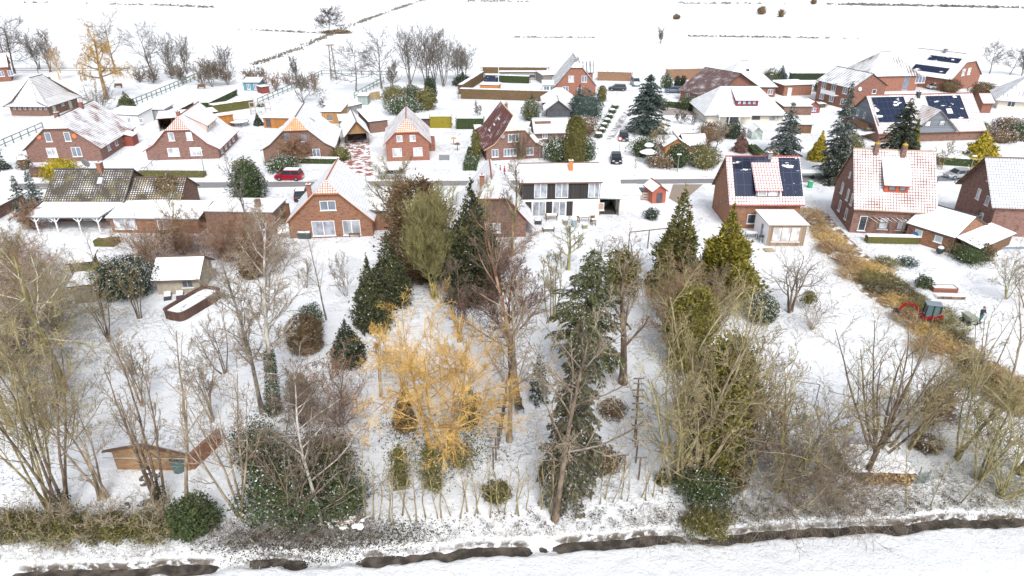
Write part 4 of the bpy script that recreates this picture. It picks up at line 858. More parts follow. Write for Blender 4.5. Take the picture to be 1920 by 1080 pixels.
o, w = shed('garden_extension', 'low brick extension with wide snow roof and white trellis window', 'annex', (212, 436), (375, 438), 4.2, 2.1, 2.75, wall=BR_ORANGE, edge=plain((.30, .36, .40)), over=.35, wins=[('front', .5, .5, 2.9, 1.4, dict(nx=2, pane=GLL)), ('front', 6.2, .6, 1.5, 1.2, {})])
# A
h = House('steep_gable_house', 'large orange brick gable house with white double windows and chessboard half hip', 'house', (545, 447), (700, 443), 10.6, 2.35, 7.3, zh=5.85, kd=2.4, wall=BR_ORANGE, roof=tiles((.20, .09, .06), 1.02, .25, .35), hipm=tiles((.46, .24, .15), .50, .15, 1.0, .30, .35, None, .30), edge=TERRA, og=.35, over=.35)
h.win('front', 4.2, 3.7, 1.95, 1.25, pane=GL); h.win('front', 2.85, .3, 2.85, 2.0, pane=glass((.28, .30, .36), .1, .12)); h.win('front', 6.7, .3, 2.2, 2.0, pane=glass((.28, .30, .33), .1, .12), nx=2); h.chimney('left', 8.8, .56, .5, .5, 1.5, BR_BRIGHT)
for k in range(2): h.win('right', 3 + 4 * k, .8, 1.2, 1.2)
m = MB(); m.face([(h.w, 2.0, -.3), (h.w + 4.2, 2.0, -.3), (h.w + 4.2, 2.0, 2.3), (h.w, 2.0, 2.3)], BR_ORANGE); m.face([(h.w + 4.2, 2.0, -.3), (h.w + 4.2, 9, -.3), (h.w + 4.2, 9, 2.3), (h.w + 4.2, 2.0, 2.3)], BR_ORANGE); m.slab([[(h.w - 1.4, 1.8, 3.1), (h.w + 4.4, 1.8, 2.4), (h.w + 4.4, 9.4, 2.5), (h.w - 1.4, 9.4, 3.4)]], .15, SN, None, DARKM); h.add('side_wing', m)
# U annex
o, w = shed('flat_annex', 'brick annex with flat snowy roof and small chimney left of the steep gable', 'annex', (392, 438), (517, 440), 5.0, 3.0, 3.0, wall=BR_BROWN, edge=GREYM, over=.15, wins=[('front', 6.3, .6, 1.0, 1.1, {})])
m = MB(); m.box(6.0, 1.6, 3.0, 6.6, 2.2, 4.1, BR_BROWN); m.build('chimney', o)
shed('wooden_gate_wall', 'brown boarded wall between flat annex and steep gable', 'fence', (513, 418), (546, 418), .3, 2.6, wall=planks((.22, .11, .06)), roof=WOODP, over=.02)
# W
h = House('gable_house', 'brown brick house half hidden behind conifers and bare trees', 'house', (862, 447), (986, 444), 11, 2.4, 7.3, zh=5.2, kd=1.8, wall=BR_BROWN, roof=tiles((.42, .17, .09), .93, .35, .25), hipm=tiles((.42, .17, .09), .8, .3, .3), edge=REDEDGE, over=1.2)
h.win('front', 2.0, 3.4, 1.2, 1.2); h.win('front', 3.4, .7, 1.8, 1.3, pane=GLL); h.chimney('left', 7.4, .72, .6, .6, 1.3, BR_BRIGHT)
# X
h = House('black_white_house', 'long house with black boarded upper storey, white ground floor and orange chimney', 'house', (978, 407), (1122, 405), 8.6, 5.0, 6.3, axis='x', wall=BLACK_W, roof=tiles((.45, .18, .09), 1.05, .2, .12), edge=plain((.20, .11, .08)), over=.35, og=.3, th=.2)
m = MB(); m.box(-.06, -.05, -.2, 0, h.d + .05, 2.55, plain((.74, .74, .72), .85)); h.add('white_render', m); M0 = h.M('front').copy(); M0 = Matrix.Translation((-.07, 0, 0)) @ M0
for u, w_ in ((1.7, 1.75), (4.6, 1.75), (9.1, 1.75)): h.win('front', u, 2.75, w_, 2.1, pane=glass((.30, .33, .38), .1, .15), sill=False)
for u, w_ in ((1.5, 1.8), (4.3, 1.8)): window(h.o, M0, u, .15, w_, 2.15, pane=glass((.26, .28, .32), .1, .12), sill=False)
for u in (.5, 3.35, 6.2): m = MB(); m.box(u, -.04, .15, u + .85, .02, 2.25, BLACK_W, M=M0); h.add('shutter', m)
window(h.o, M0, 10.5, .9, .9, 1.1, pane=plain((.42, .30, .22)), nx=1, frame=WHITE_P)
h.chimney('front', 6.9, .62, .72, .55, 1.2, plain((.72, .20, .06), .6)); m = MB(); m.tube((-.12, .15, 0), (-.12, .15, 5), .06, .06, WHITE_P, 8); h.add('drainpipe', m)
o, w = shed('carport', 'dark open lean-to with woodpile at the right of the black boarded house', 'carport', (1122, 403), (1160, 404), 6.5, 2.5, 3.9, wall=BLACK_W, open_=2, edge=plain((.22, .25, .22)), over=.3)
o, w = shed('white_shed', 'white shed with rounded snow cap beside the dark lean-to', 'shed', (1154, 393), (1198, 393), 4, 2.2, 2.2, wall=WHITE_P, wins=[('front', 2.6, .1, .8, 1.6, dict(nx=1, sill=False, name='door', pane=plain((.7, .7, .68))))], over=.15, th=.32, edge=SN)
h = House('red_shed', 'small red shed with dark open door and snowy gable roof', 'shed', (1222, 382), (1247, 380), 3.2, 1.9, 2.7, wall=plain((.40, .13, .09)), roof=SN, edge=REDEDGE, over=.2); h.win('front', .6, .05, 1.0, 1.6, nx=1, pane=GLD, frame=REDEDGE, sill=False, name='door')
# P
RP = tiles((.30, .07, .06), .66, .3, .66, .36, .5, None, .40)
h = House('solar_roof_house', 'house with red gridded roof, black solar panels and broad middle dormer', 'house', (1364, 428), (1493, 428), 8.6, 3.8, 8.5, axis='x', wall=BR_ORANGE, roof=RP, edge=plain((.33, .06, .05)), og=.35)
h.solar('front', .5, .08, 2.85, 5.2, label='left solar panel strip'); h.solar('front', .5, .70, 5.0, 1.75, label='upper left solar panels'); h.solar('front', 6.6, .08, 2.7, 5.4, label='right solar panel strip')
h.shed_dormer('front', 3.1, 6.2, .06, 1.15, .86, [(.25, 1.15), (1.6, 1.15)], wall=plain((.25, .20, .18)), roof=tiles((.34, .055, .05), .70, .1, .85, .36, .5, None, .40), cheek=plain((.32, .06, .05)), wh=.75, pane=GLL); h.chimney('front', 5.4, .99, .7, .5, .5, GREYM)
h.win('front', 2.4, .7, 1.1, 1.3, nx=1, pane=GLD, frame=WHITE_P)
o, w = shed('flat_annex', 'white flat roofed garden room with big timber framed window', 'annex', (1436, 461), (1506, 461), 5.0, 2.75, 2.75, wall=planks((.34, .25, .18), .3), side=WHITE_P, edge=plain((.42, .40, .36)), over=.2, wins=[('front', .5, .6, 3.4, 1.9, dict(nx=3, pane=glass((.55, .56, .58), .1, .2), frame=plain((.36, .24, .16)))), ('left', 2.4, .5, 1.0, 1.7, dict(nx=1))])
# Q
RQ = tiles((.25, .11, .085), .57, .62, .62, .33, .35, None, .38)
h = House('red_roof_house', 'large house with red chequered snowy roof, two mossy chimneys and mid dormer', 'house', (1592, 436), (1738, 444), 10.5, 3.9, 9.7, axis='x', wall=BR_MAUVE, wallL=BR_MAUVE, roof=RQ, edge=plain((.45, .30, .22)), og=.25, over=.5)
h.shed_dormer('front', 3.3, 6.2, .22, 1.15, .84, [(.5, .85), (1.75, .85)], wall=plain((.45, .10, .05)), roof=tiles((.34, .095, .055), .78, .35, .5, .33, .35, None, .38), cheek=BR_RED, frame=DARKM, wh=.72)
h.chimney('front', 2.4, .93, .50, .50, 1.2, BR_BROWN, 'moss'); h.chimney('front', 5.7, .90, .55, .55, 1.4, BR_BROWN, 'moss')
for u in (3.3, 5.5): h.win('front', u, .75, 1.15, 1.6, nx=1, pane=GLL, frame=BROWNE)
h.win('front', .9, .4, .9, 2.0, nx=1, pane=GLD)
for u, z in ((1.6, 3.2), (4.4, 3.2), (6.3, 3.2), (2.2, .9), (5.4, .9)): h.win('left', u + 1.2, z, .8, 1.5, nx=1, pane=GL, frame=WHITE_P)
h.win('left', 4.8, 6.0, .5, .8, nx=1)
# R
h = House('conservatory_house', 'brick house cut by the right edge with finely tiled snowy roof', 'house', (1850, 442), (1980, 447), 10, 4.2, 8.9, axis='x', wall=BR_MAUVE, roof=tiles((.20, .23, .28), .62, .18, .72, .33, .4, None, .38), edge=BROWNE, og=.7, over=.4)
h.win('left', 4.2, 3.4, .8, 1.4, nx=1, pane=GLL); h.win('left', 6.6, 3.4, .8, 1.2, nx=1); h.win('left', 6.2, .2, 1.0, 2.1, nx=1, name='door', pane=GLL); h.win('left', 5.5, 6.2, .4, .8, nx=1)
a = MB(); o = thing('conservatory', 'white framed glass conservatory before the house at the right edge', 'conservatory', Gz(1866, 436), math.atan2(.2, 6)); 
m = MB(); Lc, Dc = 6.0, 3.2; m.box(0, 0, -.2, Lc, Dc, .5, WHITE_P); m.slab([[(-.2, -.2, 2.35), (Lc + .2, -.2, 2.35), (Lc + .2, Dc, 3.1), (-.2, Dc, 3.1)]], .1, SN, None, WHITE_P); m.build('frame', o)
for k in range(5): window(o, WM((0, 0, 0), (1, 0, 0), (0, -1, 0)), .05 + k * 1.19, .05, 1.12, 2.2, nx=1, pane=glass((.30, .33, .38), .08, .1), sill=False)
for k in range(3): window(o, WM((0, Dc, 0), (0, -1, 0), (-1, 0, 0)), .05 + k * 1.05, .55, 1.0, 1.6, nx=1, pane=GLD, sill=False)
m = MB(); m.box(.1, .1, .5, Lc - .1, Dc - .1, .9, plain((.4, .42, .45))); m.build('interior', o)
# S garage
h = House('brick_garage', 'brick garage with snow loaded gable roof and blue wall ornament', 'garage', (1780, 476), (1838, 452), 6.0, 2.2, 4.0, wall=BR_ORANGE, roof=SN, edge=DARKM, over=.25, og=.2)
for u in (1.6, 4.0): h.win('left', u - .6, 1.0, .9, .8, nx=1, pane=plain((.40, .50, .52), .5))
m = MB(); m.tube((-.03, 4.4, 1.0), (-.12, 4.4, 1.0), .42, .42, plain((.05, .12, .28), .6), 16); h.add('wall_ornament', m, 'round blue ornament'); m = MB(); m.slab([[(.1, -3.0, 1.75), (h.w + 1.6, -3.0, 1.75), (h.w + 1.3, -.05, 2.25), (.1, -.05, 2.25)]], .12, SN, None, DARKM); m.box(.2, -2.8, -.2, h.w + 1.0, -.1, 1.55, WOOD_B); h.add('lean_to', m)
# left edge and Z
h = House('white_roof_corner', 'snow covered roof corner at the left edge below the road', 'house', (-170, 432), (-42, 432), 11, 2.0, 5.6, wall=BR_BROWN, roof=SN, edge=BROWNE)
h = House('garden_cottage', 'low pale cottage with snowy gable roof behind the pool', 'building', (298, 553), (378, 550), 4.6, 2.0, 3.3, wall=plain((.36, .32, .26), .9, var=.4), roof=snowm(.12), axis='x', edge=BROWNE, zh=None); h.win('front', 2.6, .8, 1.1, .8, frame=plain((.3, .3, .28)), pane=GLD)
shed('garden_shed', 'grey board shed with snowy flat roof left of the pool lawn', 'shed', (142, 570), (184, 566), 2.6, 2.0, 2.2, wall=planks((.28, .24, .21)))
shed('garden_shed', 'small snow topped shed half hidden in bare twigs behind the grey board shed', 'shed', (138, 524), (178, 520), 2.6, 1.9, 2.1, wall=planks((.20, .18, .10)))
for q, (a, b, D_, lb) in enumerate([((1246, 289), (1290, 289), 5, 'brown garden hut with snowy gable roof left of its twin beside the lantern'), ((1284, 286), (1325, 284), 4.5, 'second snowy garden hut touching the first one right of the lantern')]):
    h = House('garden_hut', lb, 'shed', a, b, D_, 1.5, 2.9, axis='y' if q == 0 else 'x', wall=WOOD_O if q == 0 else WOOD_B, roof=SN, edge=BROWNE, over=.35)
# greenhouse
h = House('greenhouse', 'tiny glass greenhouse with snowy gable roof in front of the bungalow', 'greenhouse', (1408, 262), (1428, 262), 3, 1.7, 2.6, wall=glass((.35, .42, .38), .1, .15), roof=snowm(.15), edge=WHITE_P, over=.1)
# brick shelter bottom left
BR_SHED = brick((.46, .24, .09), (.55, .31, .12), dark=(.30, .16, .07)); a = thing('ruined_brick_shed', 'roofless orange brick shed with shallow pointed wall at lower left', 'shed', Gz(220, 880), R_(-1)); m = MB(); Wd = 5.2; bo = BR_ORANGE
m.prism([(0, 0, -.2), (Wd, 0, -.2), (Wd, 0, 1.25), (Wd * .42, 0, 2.15), (-.5, 0, 1.55), (0, 0, 1.5)][::-1], (0, .28, 0), BR_SHED)
m.build('front_wall', a); m = MB(); m.prism([(Wd - .02, .1, -.2), (Wd - .02, .1, 1.3), (Wd + .8, 3.0, 1.25), (Wd + .8, 3.0, -.2)], (.28, 0, 0), bo); m.build('side_wall', a)
m = MB(); m.bar((-.6, -.05, 1.62), (Wd * .42, -.05, 2.22), .22, .08, BROWNE); m.bar((Wd * .42, -.05, 2.22), (Wd + .1, -.05, 1.32), .22, .08, BROWNE); m.build('coping', a)
m = MB(); m.bar((-.6, -.22, 1.22), (Wd, -.22, 1.22), .06, .06, plain((.45, .44, .42))); m.build('rail', a)
# firewood stack
o = thing('firewood_stack', 'stack of split firewood under a thick snow sheet at lower right', 'woodpile', Gz(1622, 908), R_(-2)); rs = np.random.RandomState(5)
k = 0
wm = [plain(c, .8, var=.3) for c in ((.40, .27, .13), (.26, .17, .09), (.46, .33, .17), (.18, .12, .07))]
m = MB()
for i in range(100):
    x = .1 + rs.rand() * 3.0; z = .08 + rs.rand() * 1.0; r = rs.uniform(.06, .11); m.tube((x, -.05 - rs.rand() * .06, z), (x, .8, z + rs.uniform(-.02, .02)), r, r, wm[rs.randint(4)], 6)
m.box(.05, .1, 0, 3.15, .9, 1.1, wm[3]); q = m.build('logs', o); q['kind'] = 'stuff'
m = MB(); m.slab([[(-1.2, -.05, 1.22), (3.2, -.05, 1.22), (2.7, 2.6, 1.3), (-1.3, 2.6, 1.3)]], .14, SN, None, SN); m.box(-.9, .9, -.1, 3.0, 2.4, 1.05, WOOD_B); m.build('cover', o)
# ================================================================== vegetation
def T(base, row, cfg, bc, tc, label, **k):
    """tree whose top is seen on this row"""
    p = G(*base); H = HP(p.y + k.pop('dy', 0), row); return bare(base, H, cfg, bc, tc, label, **k)
IV = lambda h, w, n: (h, w, n)
# --- nearest row along the ditch and the gardens, left to right
T((122, 952), 545, MULTI, BROWN, OLIVE, 'tall many stemmed olive barked tree at the lower left edge', dens=1.1, width=1.1, seed=1, ivy=(1.6, .2, 500), lean=(.07, 0), r0=.17)
T((92, 955), 590, MULTI, OLIVE, OLIVE, 'olive stems leaning left beside the many stemmed tree at the left edge', dens=.9, width=1.0, seed=2, lean=(-.03, .0), r0=.13)
T((20, 800), 505, OAK, OLIVE, TAN, 'bushy olive twigged tree crossing the left edge above the lower clump', dens=1.25, seed=3, width=1.0)
T((122, 735), 380, OAK, MOSS, TAN, 'broad bare tree with thick mossy trunk at the left', dens=1.3, width=1.5, seed=4, r0=.28, snow=.5, lean=(.15, 0))
T((-30, 640), 400, OAK, OLIVE, RUST, 'rusty twigged tree growing beyond the left edge', dens=1.2, width=1.3, seed=5)
T((305, 945), 640, MULTI, BROWN, TAN, 'slender forked tree with ivy foot in front of the roofless brick shed', dens=.85, seed=6, ivy=(1.8, .25, 500), width=.8)
T((350, 945), 600, SAPL, TAN, TAN, 'thin pale sapling right of the ivy footed tree by the brick shed', seed=7, dens=1.3)
T((195, 935), 700, MULTI, TAN, TAN, 'thicket of thin leaning stems left of the roofless brick shed', seed=8, dens=.7, width=1.5)
T((452, 968), 690, MULTI, TAN, TAN, 'thin tree with wide twiggy head left of the big holly clump', seed=9, dens=.8, width=1.3)
T((512, 775), 392, BIRCH, WHITE, TAN, 'tallest white barked birch with ivy covered lower trunk', seed=10, dens=1.4, r0=.24, ivy=(6.0, .55, 3600), width=1.25)
T((492, 772), 470, BIRCH, GREY, TAN, 'birch trunk standing just left of the ivy covered birch', seed=11, dens=1.25, r0=.2, lean=(-.03, 0), width=1.1)
T((603, 985), 640, BIRCH, WHITE, BROWN, 'slim white birch leaning out of the holly clump by the ditch', seed=12, dens=1.1, r0=.13, width=1.3)
T((560, 985), 720, BUSH, BROWN, BROWN, 'dark brown twig mass standing inside the holly clump', seed=13, dens=.75, width=.8)
T((822, 862), 548, WILLOW, ((.52, .32, .11), (.75, .50, .22)), GOLD, 'large golden yellow willow with forked trunk in the middle garden', seed=14, dens=1.36, r0=.32, width=1.55, twr=.009, snow=.12)
T((712, 745), 600, WILLOW, GOLD, GOLD, 'small golden tree at the left of the large willow', seed=15, dens=.95, width=.75, snow=.1)
T((842, 858), 570, WILLOW, ((.52, .32, .11), (.75, .50, .22)), GOLD, 'second golden stem group on the right of the large willow', seed=16, dens=1.25, r0=.2, width=1.1, twr=.009, snow=.12, lean=(.12, 0))
T((955, 827), 505, BIRCH, TAN, TAN, 'straight yellowish birch trunk right of the first post row', seed=17, dens=1.1, r0=.20, width=1.1)
T((972, 760), 360, OAK, RUST, BROWN, 'tall reddish trunk tree behind the yellowish birch', seed=18, dens=1.2, r0=.24, width=.8)
T((958, 712), 455, OAK, RED, RED, 'dense reddish brown twig cloud between willow and tall spruce', seed=19, dens=1.55, width=1.15, snow=.1)
spruce((1064, 935), 14.0, 4.8, ((.09, .09, .06), (.18, .16, .09), (.08, .11, .07)), 'ragged leaning spruce with open lower branches beside the ditch', seed=20, nl=15000, gap=.12, patchy=.25, droop=.6, size=.30, lean=(.03, .02), snow=.12, layers=30, p=1.5)
T((1040, 974), 540, OAK, BROWN, TAN, 'bare tree leaning against the ragged spruce beside the ditch', seed=21, dens=1.1, r0=.22, width=1.0, lean=(.2, .0))
spruce((1100, 715), 12.3, 7.4, YEW, 'broad olive green spruce behind the ragged one', seed=22, nl=14000, gap=.35, patchy=.3, droop=.5, size=.32, snow=.08, p=2.0, z0=.25)
T((1168, 718), 450, OAK, BROWN, TAN, 'stout brown trunk tree with broken limbs right of the broad spruce', seed=23, dens=1.1, r0=.34, width=1.0)
evergreen((1160, 600), 3.2, 4.5, 'ball', OLV, 'olive evergreen crown around the stout brown trunk', seed=24, n=4500, size=.22, lift=3.0, trunk=.0, name='evergreen_tree', cat='tree', snow=.2)
spruce((1010, 752), 4.6, 2.4, DKG, 'small young spruce with snow between its branches', seed=25, nl=3500, snow=.45, size=.22)
T((1272, 905), 520, FAN, ((.34, .29, .14), (.50, .44, .24)), OLIVE, 'huge fan shaped olive tree right of the tall post row', seed=26, dens=1.3, r0=.36, width=1.05, lean=(.0, .05))
T((1310, 905), 540, MULTI, TAN, OLIVE, 'mossy stems standing inside the fan shaped tree on its right', seed=27, dens=1.2, r0=.28, width=1.1, lean=(.10, 0))
T((1300, 905), 600, FAN, OLIVE, BROWN, 'wide spreading lower branches of the fan tree with brown tips', seed=28, dens=.6, r0=.16, width=1.9, lean=(.12, 0))
T((1262, 660), 480, BUSH, OLIVE, RUST, 'rusty olive thicket behind the fan shaped tree', seed=29, dens=1.2, width=.9)
T((1330, 640), 500, BUSH, OLIVE, OLIVE, 'second olive thicket below the golden conifer', seed=30, dens=1.1, width=.8)
evergreen((1336, 880), 4.2, 10.2, 'column', OLY, 'tall olive ivy column at the right of the fan tree', seed=31, n=16000, size=.19, vertical=.5, snow=.06, name='evergreen_tree', cat='tree', d=4.5, amp=.25)
evergreen((1290, 690), 3.6, 7.5, 'column', OLY, 'olive ivy clad column between the narrow conifer and the fan tree', seed=136, n=9000, size=.2, vertical=.4, snow=.06, name='evergreen_tree', cat='tree', amp=.3)
evergreen((1318, 925), 4.2, 2.0, 'ball', HOLLY, 'dark glossy shrub at the foot of the fan tree', seed=32, n=3500, size=.14, snow=.25)
evergreen((1240, 905), .9, 1.5, 'cone', OLV, 'little leaning conifer left of the fan tree foot', seed=33, n=900, size=.16)
T((1640, 862), 600, FAN, BROWN, OLIVE, 'wide bush tree with many dark stems behind the firewood stack', seed=34, dens=1.1, r0=.30, width=1.15, snow=.25)
T((1705, 840), 640, MULTI, OLIVE, OLIVE, 'olive stems splaying right beside the wide bush tree', seed=35, dens=.9, width=1.3, lean=(.2, 0))
T((1618, 905), 690, OAK, BROWN, OLIVE, 'crooked dark trunk growing at the left end of the firewood stack', seed=36, dens=.8, r0=.22)
T((1405, 890), 640, MULTI, OLIVE, RUST, 'thin olive tree between the fan tree and the lower right thicket', seed=37, dens=.8, width=1.1)
T((1462, 915), 650, MULTI, MOSS, OLIVE, 'loose mossy shrub tree on the bank left of the firewood', seed=38, dens=.9, width=1.4)
T((1485, 925), 720, BUSH, OLIVE, BROWN, 'scrubby twig bush on the ditch bank left of the firewood', seed=39, dens=1.2, width=1.3)
T((1560, 940), 790, BUSH, OLIVE, BROWN, 'low scrub in front of the firewood by the ditch', seed=40, dens=1.1, width=1.5)
T((1795, 862), 640, MULTI, MOSS, OLIVE, 'mossy multi stem tree right of the wide bush tree', seed=41, dens=.95, width=1.2)
T((1835, 900), 690, MULTI, MOSS, OLIVE, 'mossy tree clump above the ditch near the right edge', seed=42, dens=.9, width=1.2)
T((1880, 930), 700, BUSH, MOSS, OLIVE, 'leaning green stems at the lower right edge', seed=43, dens=1.1, width=1.3, lean=(.15, 0))
T((1915, 890), 640, MULTI, MOSS, OLIVE, 'green stemmed tree crossing the right edge', seed=44, dens=.9, width=1.1)
T((1828, 740), 560, MULTI, TAN, TAN, 'thin pale tree in front of the man by the digger', seed=45, dens=.6, width=1.0)
T((1880, 765), 520, SAPL, TAN, TAN, 'slender pale sapling near the right edge below the digger', seed=46, dens=1.3)
T((1740, 800), 690, BUSH, BRN and BROWN, RUST, 'rusty twig bush beside the brush strip', seed=47, dens=1.3, width=1.1)
# --- middle gardens
T((1484, 585), 447, FRUIT, BROWN, TAN, 'gnarled bare fruit tree on the lawn right of the round holly', seed=48, dens=1.1, r0=.22, width=1.25, snow=.5)
T((1522, 618), 540, BUSH, TAN, TAN, 'small fan of bare stems right of the gnarled fruit tree', seed=49, dens=.6, width=1.1)
evergreen((1512, 580), 1.6, 1.4, 'ball', OLV, 'tuft of olive leaves on the small bare stems', seed=50, n=700, size=.14, lift=.7)
T((1885, 560), 450, FRUIT, MOSS, TAN, 'branching fruit tree at the right edge above the man', seed=51, dens=1.0, width=1.2, snow=.45)
T((1925, 580), 470, FRUIT, BROWN, OLIVE, 'second fruit tree cut by the right edge', seed=52, dens=1.0, width=1.2)
evergreen((1427, 601), 2.9, 2.8, 'ball', HOLLY, 'dense round holly shrub dusted with snow on the white lawn', seed=53, n=4500, size=.15, snow=.55, amp=.08)
evergreen((1350, 560), 6.2, 9.8, 'cone', THUJA, 'golden green conifer left of the solar roofed house', seed=54, n=15000, size=.30, snow=.06, p=1.25, vertical=.25, amp=.28, name='golden_conifer', cat='tree', trunk=.6, cs=.7, lift=0, depth=.4)
evergreen((1262, 548), 4.6, 11.2, 'cone', OLV, 'tall narrow snow flecked conifer left of the golden one', seed=55, n=12000, size=.28, snow=.25, p=1.9, vertical=.3, amp=.22, name='conifer', cat='tree', cs=.7)
T((1250, 600), 470, BUSH, OLIVE, OLIVE, 'olive twig thicket at the foot of the narrow conifer', seed=56, dens=1.5, width=.7)
T((1325, 600), 480, BUSH, OLIVE, BROWN, 'brown twig thicket under the golden conifer', seed=57, dens=1.4, width=.7)
T((820, 560), 322, POPLAR, MOSS, MOSS, 'yellow green upright tree with dense fine twigs in the centre', seed=58, dens=1.45, width=1.35, r0=.26)
evergreen((888, 560), 5.8, 12.2, 'cone', DK2, 'tall dark green conifer right of the yellow green tree', seed=59, n=15000, size=.28, snow=.12, p=1.7, vertical=.35, amp=.22, name='conifer', cat='tree', cc=(.05, .05, .02), cs=.6)
evergreen((792, 520), 6.2, 10.8, 'column', BRN, 'rounded brown green conifer behind the yellow green tree', seed=60, n=14000, size=.26, snow=.06, vertical=.2, amp=.32, name='conifer', cat='tree', cs=.7)
evergreen((700, 612), 3.2, 7.0, 'cone', DK2, 'dark hedge conifer stepping down to the left of the centre', seed=61, n=7000, size=.24, snow=.12, p=1.8, amp=.25, name='conifer', cat='tree')
evergreen((735, 570), 3.8, 7.5, 'cone', DK2, 'dark conifer just behind the stepping hedge conifer', seed=62, n=8000, size=.24, snow=.1, p=1.8, amp=.25, name='conifer', cat='tree')
evergreen((655, 680), 3.0, 4.2, 'cone', DKG, 'dark pointed yew left of the golden willow', seed=63, n=4500, size=.2, snow=.2, p=1.6, amp=.2)
T((735, 480), 296, OAK, BROWN, OLIVE, 'large bare tree right of the steep orange brick gable', seed=64, dens=1.45, r0=.30, width=1.25)
evergreen((575, 655), 3.0, 3.3, 'column', BRN, 'clipped brown hedge block narrowing to its foot', seed=65, n=5200, size=.13, snow=.08, amp=.04, name='hedge_block', cat='hedge', depth=.1)
evergreen((588, 630), 2.0, 2.6, 'ball', HOLLY, 'snow dusted holly top behind the brown hedge block', seed=66, n=2500, size=.14, snow=.55, lift=.8)
T((495, 520), 388, BUSH, RED, RUST, 'dense rust brown twig mass left of the steep gable', seed=67, dens=1.4, width=.95, snow=.15)
T((430, 490), 375, BUSH, RED, RUST, 'second rust brown twig mass in front of the flat annex', seed=68, dens=1.35, width=.95, snow=.15)
evergreen((472, 520), 2.2, 5.0, 'column', BRN, 'dark upright conifer behind the white birch crown', seed=69, n=3500, size=.22)
T((470, 440), 290, OAK, GREY, GREY, 'thin grey tree rising from an evergreen shrub by the road', seed=70, dens=.8, width=.8, twr=.015)
evergreen((469, 372), 5.0, 5.6, 'ball', HOLLY, 'round green shrub by the road under the thin grey tree', seed=71, n=4000, size=.24, snow=.2)
spruce((50, 412), 6.2, 4.0, DKG, 'left dark spruce of the pair beside the mossy roof', seed=72, nl=3500, size=.3, snow=.3, group='pair of spruces by the mossy roof')
spruce((75, 402), 7.0, 3.4, BLUEG, 'right taller spruce of the pair beside the mossy roof', seed=73, nl=3500, size=.3, snow=.35, group='pair of spruces by the mossy roof')
T((65, 430), 370, BUSH, RED, RUST, 'rusty bush under the spruce pair', seed=74, dens=1.4)
T((330, 470), 330, OAK, MOSS, OLIVE, 'olive tree leaning over the lower tiled wing', seed=75, dens=1.1, width=.9)
evergreen((328, 400), 3.6, 5.4, 'column', BRN, 'brown rounded conifer at the right end of the tiled wing', seed=76, n=4500, size=.22, amp=.1, name='conifer', cat='tree')
evergreen((240, 552), 5.4, 3.9, 'ball', DKG, 'broad dark snow flecked evergreen left of the garden cottage', seed=77, n=6500, size=.2, snow=.4, amp=.3)
evergreen((205, 545), 3.8, 3.0, 'ball', OLV, 'olive brown shrub joined to the dark evergreen', seed=78, n=3000, size=.18, snow=.1, amp=.3)
T((180, 520), 420, SAPL, TAN, TAN, 'thin forked tree in front of the snowy veranda', seed=79, dens=1.5, width=1.3)
T((206, 640), 500, MULTI, BROWN, OLIVE, 'small tree left of the pool lawn with tangled olive twigs', seed=80, dens=.8)
T((262, 597), 480, MULTI, BROWN, OLIVE, 'little tree beside the dark evergreen and the lawn', seed=81, dens=.7)
T((285, 505), 400, BUSH, OLIVE, RUST, 'rusty olive bush in front of the brick extension', seed=82, dens=1.4, width=1.2)
T((345, 480), 395, BUSH, BROWN, RUST, 'brown twig bush right of the brick extension', seed=83, dens=1.5, width=1.0)
for i, (b, r, lb) in enumerate([((575, 540), 480, 'small bare orchard tree near the hedge block'), ((650, 555), 500, 'small bare orchard tree in the middle of the white lawn'), ((612, 600), 430, 'tall thin sapling on the lawn behind the hedge block'), ((640, 520), 470, 'faint bare orchard tree near the steep gable')]):
    T(b, r, FRUIT if i != 2 else SAPL, GREY, TAN, lb, seed=84 + i, dens=.9, snow=.5, group='small orchard trees')
T((60, 560), 440, BUSH, OLIVE, RUST, 'tangled olive bush at the left edge below the mossy roof', seed=90, dens=1.6, width=1.4)
T((30, 500), 420, BUSH, BROWN, OLIVE, 'brown bush at the left edge', seed=91, dens=1.4, width=1.2)
T((110, 620), 480, BUSH, OLIVE, OLIVE, 'olive bush tangle in front of the grey board shed', seed=92, dens=1.5, width=1.3)
T((30, 700), 560, BUSH, BROWN, BROWN, 'dark brown bush low at the left edge', seed=93, dens=1.6, width=1.3)
T((90, 800), 640, BUSH, OLIVE, TAN, 'twig thicket behind the lower left tree stems', seed=94, dens=1.1, width=1.2)
T((270, 760), 620, MULTI, TAN, TAN, 'pale fine twigged tree on the open snow at the left', seed=95, dens=.9, width=1.3)
T((400, 790), 640, MULTI, TAN, TAN, 'pale bare tree right of the roofless shed side wall', seed=96, dens=.9, width=1.3)
T((420, 700), 560, FRUIT, BROWN, TAN, 'bare tree in front of the pool', seed=97, dens=1.0, width=1.2)
T((640, 800), 640, BUSH, BROWN, RUST, 'brown twig mass between holly clump and willow', seed=98, dens=1.15, width=1.0)
T((570, 800), 700, BUSH, RED, BROWN, 'reddish brown twigs behind the holly clump', seed=99, dens=1.1, width=.9)
evergreen((565, 760), 1.4, 3.0, 'column', OLV, 'ivy clad stump left of the willow', seed=100, n=1800, size=.14)
T((1065, 505), 400, OAK, MOSS, MOSS, 'yellow mossy tree before the black boarded house', seed=101, dens=1.1, width=1.2, r0=.22)
T((1035, 600), 440, MULTI, MOSS, OLIVE, 'mossy leaning stems left of the broad spruce', seed=102, dens=1.0, width=.9)
T((1190, 560), 420, OAK, GREY, TAN, 'thin grey tree before the white shed', seed=103, dens=.9, width=1.2)
T((1120, 560), 440, OAK, GREY, TAN, 'fine grey twigged tree before the dark lean-to', seed=104, dens=.9)
T((900, 500), 330, MULTI, OLIVE, OLIVE, 'bare tree standing before the half hidden brick house', seed=105, dens=1.1)
